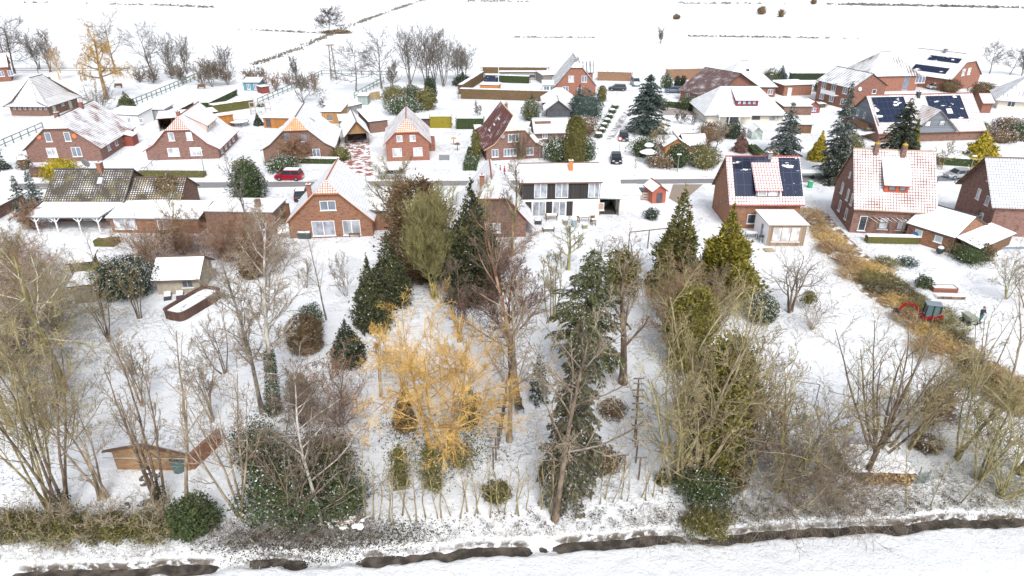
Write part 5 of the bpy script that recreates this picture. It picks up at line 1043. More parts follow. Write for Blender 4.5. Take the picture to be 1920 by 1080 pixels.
T((960, 480), 285, OAK, OLIVE, BROWN, 'tall tree between the half hidden house and the black boarded house', seed=106, dens=1.1, width=.7)
T((925, 520), 395, BUSH, BROWN, RUST, 'brown climber mass in front of the half hidden house', seed=107, dens=1.7, width=.9)
T((860, 640), 480, MULTI, BROWN, BROWN, 'brown stems behind the golden willow crown', seed=108, dens=1.0)
T((1440, 760), 650, MULTI, TAN, TAN, 'fine pale twigs reaching over the lawn right of the fan tree', seed=109, dens=.7, width=1.6)
# shrubs along the ditch
evergreen((545, 955), 5.8, 4.3, 'ball', HOLLY, 'large glossy holly clump by the ditch, its left and biggest mass', seed=110, n=9500, size=.15, snow=.28, amp=.3, cs=1.6)
evergreen((640, 955), 3.8, 2.8, 'ball', HOLLY, 'right lobe of the holly clump behind the slim birch', seed=111, n=4500, size=.14, snow=.22, amp=.3, cs=1.6)
evergreen((490, 880), 3.4, 4.0, 'ball', HOLLY, 'upper left lobe of the holly clump below the ivy birch', seed=112, n=4500, size=.14, snow=.3, amp=.3)
evergreen((610, 880), 4.4, 2.8, 'ball', BRN, 'brown evergreen behind the holly clump', seed=113, n=4500, size=.15, snow=.25, amp=.3)
evergreen((365, 995), 2.9, 2.3, 'ball', HOLLY, 'bright glossy laurel at the right end of the lower left hedge', seed=114, n=3600, size=.15, snow=.0, amp=.2, cs=1.6)
for i, (x, w_, h_, cl, lb) in enumerate([(30, 3.4, 1.7, OLV, 'olive scrub hedge piece at the lower left edge'), (120, 3.4, 1.6, OLV, 'olive scrub hedge piece under the many stemmed tree'), (205, 3.0, 1.4, OLV, 'tawny scrub hedge piece left of the forked tree foot'), (285, 3.0, 1.5, OLV, 'tawny scrub hedge piece beside the laurel')]):
    evergreen((x, 1003), w_, h_, 'ball', cl, lb, seed=115 + i, n=2600, size=.15, snow=.05, amp=.35, d=2.2, name='scrub_hedge', cat='shrub')
    T((x + 10, 1000), 930, BUSH, OLIVE, TAN, lb.replace('scrub hedge piece', 'bare twig tangle').replace('olive', 'pale'), seed=120 + i, dens=.9, width=1.3, drop=0, name='twig_bush', cat='shrub')
evergreen((752, 912), 1.1, 3.3, 'column', OLV, 'left ivy column on the stems before the willow', seed=125, n=2200, size=.14, snow=.2, amp=.6, depth=.8)
evergreen((812, 916), 1.4, 3.6, 'column', OLV, 'right ivy column on the stems before the willow', seed=126, n=2800, size=.14, snow=.2, amp=.6, depth=.8)
evergreen((760, 800), 2.0, 3.8, 'cone', BRN, 'golden brown conifer left of the willow trunk', seed=127, n=3000, size=.2)
evergreen((862, 870), 2.0, 1.6, 'ball', OLV, 'low olive shrub right of the willow trunk', seed=128, n=1500, size=.14, snow=.4, amp=.6, depth=.8)
evergreen((880, 800), 1.7, 3.2, 'column', OLV, 'snowy ivy mound behind the willow trunk', seed=129, n=2200, size=.14, snow=.5, amp=.5, depth=.8)
evergreen((932, 932), 1.9, 1.0, 'ball', OLV, 'small olive bush alone left of the ragged spruce', seed=130, n=1200, size=.14, snow=.15)
evergreen((1130, 875), 2.6, 1.3, 'ball', BRN, 'low ragged juniper under the wooden frame', seed=131, n=1500, size=.15, snow=.3)
evergreen((1148, 775), 2.2, 1.1, 'ball', BRN, 'low brown shrub behind the tall post row', seed=132, n=1200, size=.14, snow=.35)
evergreen((1320, 1002), 2.8, 1.0, 'ball', OLV, 'low olive brush overhanging the ditch', seed=133, n=2600, size=.13, snow=.1, amp=.35)
evergreen((1735, 840), 2.0, .9, 'ball', BRN, 'snow speckled brown heap right of the firewood', seed=134, n=1200, size=.13, snow=.5)
evergreen((1370, 910), 2.2, 1.6, 'ball', BRN, 'brown green shrub right of the fan tree foot', seed=135, n=1500, size=.14, snow=.3)
# row of thin saplings along the bank: nothing tells them apart
rs = np.random.RandomState(11)
prot = [bare((0, 0), 3.4, SAPL, OLIVE, TAN, 'thin bare sapling in the row along the ditch bank', name='sapling', seed=140 + i, dens=.7, twr=.009, r0=.035, loc=(0, 0, 0), group='thin saplings along the ditch bank', drop=0) for i in range(3)]
first = list(prot)
for k, x in enumerate(list(np.linspace(668, 1240, 40)) + [1395, 1420, 1450, 1490, 1530, 1580, 1705, 1745, 1790]):
    if k < 3: q = first[k]
    else: q = copy_tree(prot[k % 3])
    yy = 985 - (x - 668) * .085 + rs.uniform(-12, 8) if x < 1300 else 945 + rs.uniform(-14, 10)
    q.location = Gz(x + rs.uniform(-6, 6), yy); q.rotation_euler = (rs.normal(0, .05), rs.normal(0, .05), rs.rand() * 6.28); s_ = rs.uniform(1.0, 1.7); q.scale = (s_, s_, s_)

# --- village gardens
evergreen((1077, 308), 3.4, 8.0, 'column', OLV, 'trimmed olive columnar yew beside the side road', seed=150, n=6000, size=.22, amp=.05, vertical=.6, name='columnar_yew', cat='tree', snow=.05)
spruce((1211, 250), 11.4, 8.4, BLUEG, 'massive blue green conifer right of the side road', seed=151, nl=16000, size=.5, snow=.10, p=1.6, droop=.3, layers=34)
spruce((1470, 292), 9.5, 7.0, BLUEG, 'blue spruce before the cream bungalow', seed=152, nl=9000, size=.42, snow=.3, p=1.1)
spruce((1562, 330), 14.8, 6.4, BLUEG, 'tallest dark spruce left of the slate gable house', seed=153, nl=11000, size=.42, snow=.28, p=1.0)
spruce((1565, 345), 8.5, 5.2, DKG, 'lower dark spruce in front of the tallest one', seed=154, nl=6000, size=.42, snow=.3, p=1.1)
spruce((1680, 300), 10.6, 8.6, DKG, 'pointed dark green spruce before the solar roof', seed=155, nl=12000, size=.45, snow=.08, p=1.05)
evergreen((1705, 295), 2.6, 6.6, 'cone', THUJA, 'golden conifer touching the pointed spruce', seed=156, n=2500, size=.35, snow=.1, name='golden_conifer', cat='tree')
evergreen((1533, 300), 3.6, 5.0, 'cone', YEL, 'bright yellow conifer left of the tallest dark spruce', seed=157, n=2500, size=.32, snow=.1, name='golden_conifer', cat='tree', cs=.5)
evergreen((1832, 308), 5.2, 5.6, 'cone', YEL, 'yellow green conifer at the right end of the slate gable house', seed=158, n=3500, size=.34, snow=.15, amp=.35, p=1.5, name='golden_conifer', cat='tree', cs=.5)
evergreen((118, 335), 5.4, 3.2, 'ball', YEL, 'bright yellow bush above the mossy roof', seed=159, n=2200, size=.25, snow=.05, amp=.3, cs=.6)
spruce((0, 318), 5.5, 4.0, DKG, 'dark spruce cut by the left edge above the road', seed=160, nl=2500, size=.35, snow=.2)
evergreen((48, 317), 2.2, 2.2, 'ball', BRN, 'round snowy shrub left of the first gable house', seed=161, n=700, size=.2, snow=.5, snowcap=1)
evergreen((85, 330), 4.0, 1.3, 'box', RED + ((.12, .05, .04),), 'dark red low hedge left of the yellow bush', seed=162, n=900, size=.18, snow=.2, d=1.6, name='low_hedge', cat='hedge')
evergreen((240, 207), 4.4, 4.2, 'cone', YEW, 'small green pine behind the white outbuilding', seed=163, n=1400, size=.35, snow=.15, p=1.5, name='conifer', cat='tree')
T((560, 305), 247, BUSH, RUST, RUST, 'wide rusty brown tree before the trellised gable house', seed=164, dens=1.5, width=1.3, twr=.02, drop=0, snow=.05)
evergreen((530, 320), 5.0, 2.4, 'ball', HOLLY, 'dark snow laden shrubs at the road before the rusty tree', seed=165, n=2000, size=.22, snow=.55, amp=.3)
evergreen((640, 300), 3.2, 2.4, 'ball', OLV, 'green shrub left of the red paved drive', seed=166, n=1200, size=.2, snow=.25)
for i, (b, w_, h_, cl, sn, lb) in enumerate([((740, 195), 6, 4.2, OLV, .3, 'light green round bush of the big shrub group'), ((757, 212), 8.5, 3.6, HOLLY, .7, 'snow covered front hedge of the big shrub group'), ((798, 205), 5, 4.8, OLV, .25, 'olive ball on the right of the big shrub group'), ((808, 192), 3, 6.0, DKG, .05, 'dark egg shaped conifer of the big shrub group'), ((772, 190), 5, 3.8, HOLLY, .4, 'rear dark bush of the big shrub group')]):
    evergreen(b, w_, h_, 'ball', cl, lb, seed=170 + i, n=2400, size=.26, snow=sn, amp=.12)
evergreen((868, 160), 5.5, 3.4, 'cone', DKG, 'dark green conifer left of the tall brown hedge', seed=176, n=1500, size=.35, p=1.6, name='conifer', cat='tree')
T((655, 132), 45, FARO, GREY, GREY, 'bare tree left in the row behind the shrub group', seed=180, dens=1.15, twr=.028, width=1.5, loc=Gz(668, 170))
row = [((716, 166), 45, FARO, 'second bare tree of the row'), ((768, 158), 42, FARM, 'fan stemmed bare tree in the middle of the row'), ((800, 160), 42, FARM, 'slim bare tree right of the fan stemmed one'), ((815, 156), 50, FARM, 'slim bare tree fourth from the right of the row'), ((832, 162), 45, FARM, 'forked bare tree near the right of the row'), ((858, 150), 72, FARM, 'lower bare tree at the right end of the row'), ((870, 148), 78, FARM, 'outermost bare tree of the row beside the dark conifer')]
for i, (b, r, c_, lb) in enumerate(row): T(b, r, c_, GREY, GREY, lb + ' behind the shrub group' if i < 6 else lb, seed=181 + i, dens=1.0, twr=.026, group='row of tall bare trees', width=1.2)
T((735, 172), 110, FARM, GREY, GREY, 'short twiggy tree under the row of tall bare trees', seed=189, twr=.026)
T((617, 63), 8, FARO, DARK, DARK, 'lone tree on the far field by the diagonal ditch', seed=190, dens=1.3, twr=.05, width=1.6)
T((1238, 82), 50, FARM, GREY, GREY, 'tiny lone tree beside the field track', seed=191, twr=.05, dens=.7)
T((200, 186), 44, WEEP, ((.30, .20, .10), (.44, .30, .16)), ((.55, .34, .10), (.80, .54, .2)), 'big ochre weeping willow in the far left park', seed=192, dens=1.15, twr=.024, width=1.15, r0=.55, snow=.1)
T((216, 138), 15, FARO, RUST, GREY, 'tall tree behind the ochre willow', seed=193, dens=1.1, twr=.028, width=1.35)
T((112, 150), 78, FARO, GOLD, ((.48, .32, .16), (.58, .40, .22)), 'small orange twigged tree left of the ochre willow', seed=194, twr=.028, dens=1.1)
T((28, 138), 18, FARO, DARK, DARK, 'tall dark tree at the far left above the red house', seed=195, dens=1.15, twr=.03, width=1.4)
T((15, 125), 25, FARO, DARK, DARK, 'tall dark tree cut by the far left edge', seed=196, dens=1.15, twr=.03, width=1.4)
T((75, 130), 50, FARM, GREY, GREY, 'thin tree between the far left park trees', seed=197, twr=.028)
T((95, 135), 52, FARM, GREY, GREY, 'second thin tree between the far left park trees', seed=198, twr=.028)
T((292, 150), 32, FARO, DARK, GREY, 'dark branching tree right of the ochre willow', seed=199, dens=1.15, twr=.028, width=1.4)
T((322, 142), 58, FARM, DARK, GREY, 'twin stemmed tree behind the green fence', seed=200, twr=.028)
T((350, 138), 62, FARM, GREY, GREY, 'bare tree at the end of the park tree group', seed=201, twr=.028)
T((398, 163), 105, FARM, GREY, BROWN, 'vase shaped bare tree at the bend of the green fence', seed=202, twr=.028, width=1.6)
T((425, 145), 82, FARM, GREY, GREY, 'pale upright tree right of the vase shaped one', seed=203, twr=.028)
T((568, 192), 118, FRUIT, DARK, GREY, 'spreading dark fruit tree behind the orange hut', seed=204, twr=.026, dens=1.2, width=1.3)
T((555, 150), 102, FARM, BROWN, DARK, 'pollarded tree with upright head behind the fruit tree', seed=205, twr=.026, width=.8)
T((604, 202), 182, FRUIT, GREY, GREY, 'small crooked tree behind the snow roof sheds', seed=206, twr=.02)
T((898, 220), 188, FRUIT, GREY, GREY, 'crooked little tree in the snow behind the dark red roof', seed=207, twr=.02)
T((190, 210), 150, BUSH, GREY, GREY, 'pale bare bush before the ochre willow trunk', seed=208, twr=.02, dens=.8)
T((1855, 138), 72, FARO, GREY, GREY, 'bare tree right of the violet solar roof', seed=209, twr=.028, width=1.3)
T((1893, 140), 84, FARO, GREY, GREY, 'bare tree near the right edge behind the hipped cream house', seed=210, twr=.028, width=1.5)
T((1915, 142), 88, FARM, GREY, GREY, 'bare tree cut by the right edge on the field side', seed=211, twr=.028)
T((1340, 285), 225, FARO, BROWN, TAN, 'slim bare tree in front of the cream bungalow', seed=212, twr=.02, width=1.1)
T((1325, 290), 235, MULTI, BROWN, RUST, 'rusty twigged tree left before the cream bungalow', seed=213, twr=.02, drop=1)
T((1230, 296), 228, OAK, RUST, OLIVE, 'olive brown tree beside the stone lantern', seed=214, twr=.02, width=1.2)
T((1275, 232), 205, FRUIT, GREY, GREY, 'crooked apple tree on the snow lawn left of the bungalow', seed=215, twr=.02)
T((1300, 235), 212, FRUIT, GREY, GREY, 'second crooked apple tree left of the bungalow', seed=216, twr=.02)
T((1765, 318), 262, OAK, MOSS, OLIVE, 'pale trunked tree before the slate gable house', seed=217, twr=.02, dens=.9)
T((1740, 310), 275, BUSH, BROWN, RUST, 'bare brown hedge shrub before the slate gable house', seed=218, twr=.02, width=1.3)
T((975, 300), 240, BUSH, OLIVE, BROWN, 'brown leafy tree at the road before the satellite dish house', seed=219, twr=.02, dens=1.0, drop=0, width=.7)
T((1190, 330), 290, SAPL, TAN, TAN, 'tiny street sapling at the junction', seed=220, twr=.02)
for i, (b, w_, h_, sh, cl, sn, lb) in enumerate([
    ((1098, 222), 7.4, 5.5, 'ball', BLUEG, .25, 'large blue grey conifer cluster left of the side road'), ((1085, 215), 4, 6.5, 'cone', DKG, .3, 'dark spruce behind the blue grey cluster'), ((1128, 190), 2, 3.6, 'column', OLV, .05, 'slim olive column by the upper side road'),
    ((997, 208), 2.4, 4.0, 'cone', DKG, .05, 'small dark cone beside the summerhouse'), ((995, 225), 4, 4.4, 'ball', YEW, .4, 'round snow capped tree left of the summerhouse'), ((1093, 252), 6.2, 3.6, 'ball', BRN, .6, 'broad shrub with snow top above the columnar yew'),
    ((1045, 300), 5, 4.2, 'ball', HOLLY, .55, 'snowy rhododendron left of the columnar yew'), ((1098, 300), 3.4, 3.8, 'ball', HOLLY, .5, 'snowy evergreen right of the columnar yew'), ((1045, 248), 8, 2.2, 'ball', HOLLY, .6, 'low snowy shrubs behind the speckled annex'),
    ((1207, 292), 5, 3.2, 'ball', HOLLY, .35, 'green shrub left of the stone lantern'), ((1240, 312), 5, 2.4, 'ball', BRN, .5, 'snowy brown shrub under the stone lantern'), ((1270, 312), 4, 4.0, 'ball', HOLLY, .3, 'dark round shrub in front of the garden huts'), ((1318, 312), 5.5, 3.6, 'ball', OLV, .4, 'broad green shrub right of the garden huts'),
    ((1372, 258), 4.2, 3.0, 'ball', DKG, .3, 'dark shrub before the bungalow terrace'), ((1388, 285), 3.2, 4.0, 'cone', RED + (None,), .15, 'dark red brown conifer behind the solar roofed house'), ((1445, 312), 4, 2.6, 'ball', BRN, .5, 'snowy shrub behind the left solar roof corner'), ((1330, 262), 5, 3.2, 'ball', BRN, .4, 'brown shrub group before the bungalow corner'),
    ((1395, 282), 1.5, 1.5, 'ball', HOLLY, .2, 'small ball bush by the greenhouse'), ((1250, 165), 3, 3.5, 'ball', HOLLY, .5, 'snowy shrub beside the grey estate car'), ((1440, 165), 5.5, 4.6, 'ball', YEW, .15, 'round green tree right of the rearmost roof'), ((1462, 160), 5, 5.2, 'cone', BLUEG, .2, 'blue green conifer right of the rearmost roof'),
    ((1540, 172), 4.5, 2.6, 'ball', HOLLY, .3, 'green bush left of the tall brick block'), ((1240, 200), 4, 1.8, 'ball', HOLLY, .4, 'green mound left of the bungalow hedge'), ((1290, 205), 4.5, 2.8, 'ball', HOLLY, .3, 'round yew ball in the bungalow hedge'), ((1590, 300), 4.5, 4.5, 'ball', OLV, .4, 'olive snowy shrub left of the big red roof'),
    ((1830, 250), 5, 2.5, 'ball', OLV, .5, 'snowy shrub at the right end of the solar roof'), ((1893, 245), 7, 2.6, 'ball', BRN, .6, 'snow laden shrubs near the right edge'), ((1870, 265), 6, 2.4, 'ball', BRN, .5, 'low brown shrubs beside the sloping drive'), ((1905, 262), 4, 3.4, 'ball', HOLLY, .5, 'dark evergreen by the right edge'), ((1780, 172), 5, 3, 'ball', BRN, .15, 'brown bush under the orange gable'), ((1840, 180), 6, 3.4, 'ball', BRN, .2, 'brown thicket right of the orange gable'),
    ((490, 200), 1.6, .7, 'ball', HOLLY, .6, 'tiny snowy shrub on the lawn behind the swing'), ((485, 235), 2.2, 2.4, 'cone', DKG, .3, 'small fir left of the orange hut'), ((893, 300), 1.6, 5, 'column', OLV, .1, 'narrow olive hedge left of the dark red roof'), ((690, 420), 2, 1.6, 'ball', HOLLY, .3, 'shrub behind the steep gable wing'),
    ((1614, 430), 2.8, 3.8, 'ball', HOLLY, .15, 'green ivy mound at the left corner of the big red roof'), ((1838, 428), 1.4, 2.6, 'column', HOLLY, .1, 'dark upright shrub beside the conservatory'), ((1815, 488), 5.2, 2.0, 'ball', HOLLY, .2, 'evergreen hedge before the garage lean-to'), ((1845, 488), 1.6, 2.0, 'column', BRN, .05, 'tawny clump at the end of the garage hedge'),
    ((1700, 497), 2.2, 1.0, 'ball', BLUEG, .55, 'low grey green shrub on the lawn below the clipped hedge'), ((1730, 538), 1.8, 1.3, 'ball', HOLLY, .3, 'loose green shrub left of the raised beds'), ((1393, 482), 1.2, .7, 'ball', HOLLY, .5, 'little shrub below the outdoor table'), ((1221, 410), 2, 1.5, 'ball', DKG, .4, 'dark little shrub below the red shed'), ((455, 318), 3, 1.6, 'ball', OLV, .3, 'road side shrub below the flared roof house')]):
    evergreen(b, w_, h_, sh, cl, lb, seed=230 + i, n=int(700 + 90 * w_ * h_), size=.24 if b[1] < 330 else .15, snow=sn, amp=.2)
# ================================================================== hedges and fences
hedge((620, 474), (620, 474), 1, 1, OLV, 'x', n=1) if False else None
hedge((1619, 453), (1722, 456), 1.0, .9, OLV, 'low clipped box hedge before the terrace of the big red roof', seed=1)
hedge((160, 330), (345, 330), 1.2, .9, HOLLY, 'long low hedge on the road side left of the flared roof house', snow=.5, seed=2) if False else hedge((255, 330), (390, 331), 1.4, .8, OLV, 'long snowy hedge along the road below the flared roof house', snow=.6, seed=2, cap=0)
hedge((806, 238), (848, 238), 2.2, 2.4, YEL[:1] + ((.40, .36, .06), None), 'yellow green clipped hedge block behind the narrow bright house', snow=.1, seed=3, size=.2)
hedge((855, 240), (908, 240), 2.2, 2.2, HOLLY, 'dark green clipped hedge block with snow top beside the yellow green one', snow=.25, seed=4, size=.2)
hedge((868, 318), (886, 318), 2.0, 1.0, HOLLY, 'x', n=1) if False else None
a = Gz(878, 330); evergreen((878, 312), 2.2, 1.2, 'box', HOLLY, 'long green hedge running back on the lawn, sprinkled with snow', seed=5, d=11, n=2500, size=.2, snow=.45, loc=(a.x + .2, a.y + 8, 0), rz=-.02, name='clipped_hedge', cat='hedge')
for i, (p, q, d_, h_, cl, sn, lb) in enumerate([
    ((858, 184), (1052, 190), 1.3, 2.4, BRN, .15, 'long tall brown beech hedge closing the front of the field garden'), ((862, 178), (905, 150), 1.2, 2.4, BRN, .15, 'left arm of the tall brown hedge running back'),
    ((908, 153), (995, 156), 1.4, 1.9, HOLLY, .2, 'dark green hedge inside the tall brown hedge'), ((900, 137), (1030, 138), 1.0, 1.8, BRN, .5, 'thin snowy brush hedge at the field edge behind the stable'),
    ((1118, 150), (1186, 152), 1.2, 2.4, RUST + (None,), .35, 'brown hedge with snow right of the isolated orange house'), ((1246, 150), (1324, 148), 1.4, 3.0, RUST + (None,), .35, 'reddish brown hedge at the field edge left of the rear roofs'),
    ((1478, 149), (1552, 149), 1.6, 1.8, DKG, .1, 'dark green hedge line at the field edge behind the garage'), ((1242, 200), (1312, 204), 1.6, 1.4, HOLLY, .45, 'low snowy hedge left of the bungalow'),
    ((395, 212), (476, 200), 2.2, 1.8, OLV, .2, 'green hedge left of the wooden swing'), ((385, 205), (440, 178), 2.0, 1.4, HOLLY, .25, 'dark hedge row before the blue summerhouse'), ((320, 225), (358, 205), 2.0, 1.6, DKG, .2, 'dark hedge behind the grey corrugated shed'),
    ((1570, 215), (1626, 218), 1.0, .8, DKG, .7, 'snowy low wall hedge between brick block and spruce'), ((1745, 305), (1850, 312), 2.2, 1.3, HOLLY, .35, 'dark green street hedge right of the red chequered roof'),
    ((560, 305), (640, 306), 1.2, .9, HOLLY, .4, 'low hedge rows with snow right of the rusty tree'), ((1040, 318), (1100, 316), 1, .6, OLV, .5, 'low snowy edging before the speckled annex'), ((1470, 205), (1545, 200), 2.0, .9, OLV, .5, 'green snowy border hedge before the orange garage'),
    ((895, 250), (905, 285), 1.6, 1.8, HOLLY, .3, 'short hedge left of the dark red roof'), ((1180, 300), (1150, 318), .01, .01, OLV, .1, '')]):
    if lb: hedge(p, q, d_, h_, cl, lb, snow=sn, seed=10 + i, size=.24, n=int(min(3000, 260 + 34 * (Gz(*p) - Gz(*q)).length * (h_ + d_))))
def fence(name, label, pts, h, mat, step=2.2, rails=(.35, .9), w=.1, cat='fence', board=None, rw=None):
    P = [Gz(*p) for p in pts]; o = thing(name, label, cat, P[0]); m = MB(); m2 = MB(); L0 = P[0]
    for a, b in zip(P[:-1], P[1:]):
        n = max(1, int(round((b - a).length / step)))
        for k in range(n + 1):
            p = a.lerp(b, k / n) - L0; m.box(p.x - w / 2, p.y - w / 2, p.z - .2, p.x + w / 2, p.y + w / 2, p.z + h, mat)
        for r in rails: m2.bar(a - L0 + Vector((0, 0, r * h)), b - L0 + Vector((0, 0, r * h)), w * .7, rw or w, board or mat)
    m.build('posts', o)['kind'] = 'stuff'; m2.build('rails', o); return o
GRN = plain((.16, .22, .19), .7, snow=.2)
fence('green_railing', 'long green wooden railing crossing the park behind the first houses', [(248, 200), (372, 148)], 1.5, GRN, 2.4, (.45, 1.0), .16)
fence('green_railing', 'green railing rising from the left edge to the first gable house', [(-5, 282), (82, 243)], 1.4, GRN, 2.4, (.45, 1.0), .14)
fence('green_railing', 'green railing running from the wooden swing up to the fruit tree', [(484, 197), (556, 165), (604, 142)], 1.4, GRN, 2.6, (.45, 1.0), .16)
fence('green_railing', 'straight green railing under the row of tall bare trees', [(604, 142), (735, 144)], 1.4, GRN, 3, (.45, 1.0), .16)
fence('green_railing', 'green railing slanting down to the grey green shed', [(720, 155), (665, 185)], 1.4, GRN, 2.6, (.45, 1.0), .16)
fence('field_fence', 'grey field fence behind the far left park', [(30, 137), (240, 137)], 1.4, WOODP, 6, (.5, .95), .12)
fence('garden_fence', 'yellowish board fence beside the grey green shed', [(688, 190), (712, 186)], 1.8, planks((.45, .34, .18)), 1, (.3, .6, .9), .2, rw=.5)
fence('low_fence', 'dark low rail fence on the snow between conservatory house and red roof', [(1757, 342), (1790, 343)], .8, plain((.10, .14, .22)), 2, (.9,), .1)
fence('boundary_fence', 'light grey concrete beam fence by the dark lean-to and white shed', [(1148, 372), (1215, 376)], 1.1, plain((.40, .34, .28)), 2.4, (.25, .6, .95), .12, rw=.25)
fence('wire_fence', 'leaning wire fence with white top rail beside the brown heap', [(1765, 878), (1800, 842)], .7, plain((.6, .6, .6)), 1.6, (1.0,), .05)
fence('post_and_beam_rack', 'tall grey beam rack between the fruit trees below the white shed', [(1178, 470), (1250, 462)], 2.4, WOODP, 2.2, (1.0,), .12)
fence('clothes_frame', 'thin metal clothes frame behind the lower right scrub', [(1476, 752), (1528, 760)], 2.0, plain((.2, .2, .2)), 2.2, (1.0,), .05)
fence('garden_fence', 'dark little garden fence by the flared roof house drive', [(268, 330), (330, 262)], .7, plain((.3, .3, .32)), 3, (1.0,), .08)
# far field ditches, each a ragged line of reeds and stakes: uncountable
def reeds(pts, label, n, h, w, col=(.14, .12, .09), seed=0, jit=1.0):
    rs = np.random.RandomState(seed); P = [G(*p) for p in pts]; seg = rs.randint(0, len(P) - 1, n); t = rs.rand(n) if n else 0
    L = np.array([(b - a).length for a, b in zip(P[:-1], P[1:])]); seg = rs.choice(len(L), n, p=L / L.sum())
    C = np.array([P[s].lerp(P[s + 1], tt) for s, tt in zip(seg, t)]); g = np.sin(C[:, 0] * .05 + seed) + np.sin(C[:, 0] * .013 + 2 * seed) + np.sin(C[:, 1] * .09) ; C = C[(g + rs.normal(0, .5, n)) > -.2]
    n = len(C); C[:, :2] += rs.normal(0, jit, (n, 2)); C[:, 2] = h * .4
    V = []; hh = h * rs.uniform(.5, 1.3, n); ww = w * rs.uniform(.4, 1.4, n); a = rs.rand(n) * 3.14; dx = np.cos(a) * ww; dy = np.sin(a) * ww; z = np.zeros(n)
    V = np.stack([np.stack([C[:, 0] - dx, C[:, 1] - dy, z], 1), np.stack([C[:, 0] + dx, C[:, 1] + dy, z], 1), np.stack([C[:, 0] + dx * .3 + rs.normal(0, w, n), C[:, 1], hh], 1)], 1).reshape(-1, 3)
    o = mesh_np('field_reeds', V, np.arange(n * 3).reshape(-1, 3), plain(col, .9, snow=.0)); setp(o, label, None, None, 'stuff')
reeds([(475, 122), (560, 92), (640, 55), (720, 25), (800, -2)], 'dark reeds along the diagonal field ditch', 1500, .7, .45, (.19, .17, .14), 1, .9)
reeds([(880, 2), (1200, 6), (1560, 8), (1920, 15)], 'dark reeds along the farthest field ditch', 1100, 1.1, 1.6, (.20, .19, .17), 2, 3)
reeds([(960, 70), (1120, 71)], 'broken line of stubble on the field behind the isolated house', 140, .5, .7, (.2, .19, .17), 3, .5)
reeds([(1290, 68), (1560, 72), (1860, 80)], 'dotted reed line on the field behind the right houses', 320, .7, .8, (.2, .19, .17), 4, .8)
reeds([(60, 5), (300, 10), (400, 14)], 'broken reed line on the far left field', 160, 1.0, 1.6, (.2, .19, .17), 5, 2)
reeds([(440, 55), (590, 62)], 'thin reed line left of the lone field tree', 100, .7, .8, (.22, .2, .18), 6, .8)
evergreen((632, 63), 14, 1.6, 'ball', BRN, 'low brown brush under the lone field tree', seed=300, n=500, size=.6, snow=.4, d=4)
for i, (x, y) in enumerate([(1427, 27), (1464, 32), (1525, 8), (1268, 36)]): evergreen((x, y), 5 if i == 0 else 3.5, 4.2 - i * .6, 'ball', BRN, ['tallest of the lone bushes on the far right field', 'flat bush right of the tallest lone bush on the field', 'lone bush by the farthest ditch', 'tiny bush on the field track'][i], seed=301 + i, n=300, size=.6, snow=.1)
rs = np.random.RandomState(4)
for i in range(9): T((255 + i * 30 + rs.uniform(-8, 8), 152 + rs.uniform(-4, 8)), 118 + rs.uniform(-12, 10), BUSH, GREY, BROWN, ['low brown thicket at the park edge behind the ochre willow', 'bare bush along the park edge', 'grey scrub beneath the dark branching tree', 'tangled scrub beneath the twin stemmed tree', 'low twiggy scrub where the green railing ends', 'scrub left of the vase shaped tree', 'scrub behind the vase shaped tree', 'scrub right of the pale upright tree', 'snowy scrub before the diagonal ditch'][i], seed=310 + i, twr=.03, dens=.7, drop=0, name='scrub_bush', cat='shrub')
for i in range(6): T((470 + i * 24, 160 + (i % 3) * 5), 132 + rs.uniform(-5, 5), BUSH, BROWN, RUST, ['brown scrub above the blue summerhouse', 'scrub right above the blue summerhouse', 'round twiggy bush by the little red shed', 'bush between red shed and fruit tree', 'brown bush under the pollarded tree', 'snowy bush left of the lattice mast'][i], seed=325 + i, twr=.03, dens=.6, name='scrub_bush', cat='shrub')

# ================================================================== small built things
def simple(name, label, cat, loc, rz, parts, group=None):
    o = thing(name, label, cat, loc, rz, group)
    for nm, mb in parts: mb.build(nm, o)
    return o
# T posts of two rows
def tpost():
    o = thing('t_post', 'dark wooden T shaped post', 'post', (0, 0, 0)); m = MB(); m.box(-.05, -.05, -.2, .05, .05, 2.05, WOODP); m.build('post', o); m = MB(); m.box(-.42, -.04, 1.95, .42, .04, 2.03, WOODP); m.build('crossbar', o); return o
tp = tpost(); k = 0
rows = [[(925, 880), (930, 862), (934, 843), (937, 828), (940, 815), (942, 803), (944, 790), (946, 778), (948, 765), (950, 752)], [(1197, 900), (1192, 868), (1191, 838), (1189, 822), (1191, 808), (1192, 796), (1193, 782), (1193, 770), (1194, 758), (1194, 748)]]
for r, row_ in enumerate(rows):
    for i, q in enumerate(row_):
        c = tp if k == 0 else copy_tree(tp); k += 1; c.location = Gz(*q); c.rotation_euler.z = .05 * math.sin(i * 3)
        nm = 'left row beside the straight yellowish birch' if r == 0 else 'right row beside the fan shaped tree'
        c['label'] = ('nearest tall T post of the ' if i == 0 else 'farthest T post of the ' if i == len(row_) - 1 else 'wooden T post within the ') + nm; c['group'] = 'T posts of the ' + nm
m = MB(); a = G(1095, 888) - G(1172, 880); L = 3.2
simple('timber_frame', 'low timber frame of posts and one long beam by the right post row', 'frame', Gz(1100, 890), .1, [('beam', MB().box(0, -.05, 1.5, 2.9, .05, 1.6, WOODP)), ('leg', MB().box(2.6, -.05, -.1, 2.7, .05, 1.5, WOODP)), ('leg', MB().box(.2, -.05, -.1, .3, .05, 1.5, WOODP)), ('brace', MB().bar((2.65, 0, 1.1), (2.2, 0, 1.5), .06, .06, WOODP))])
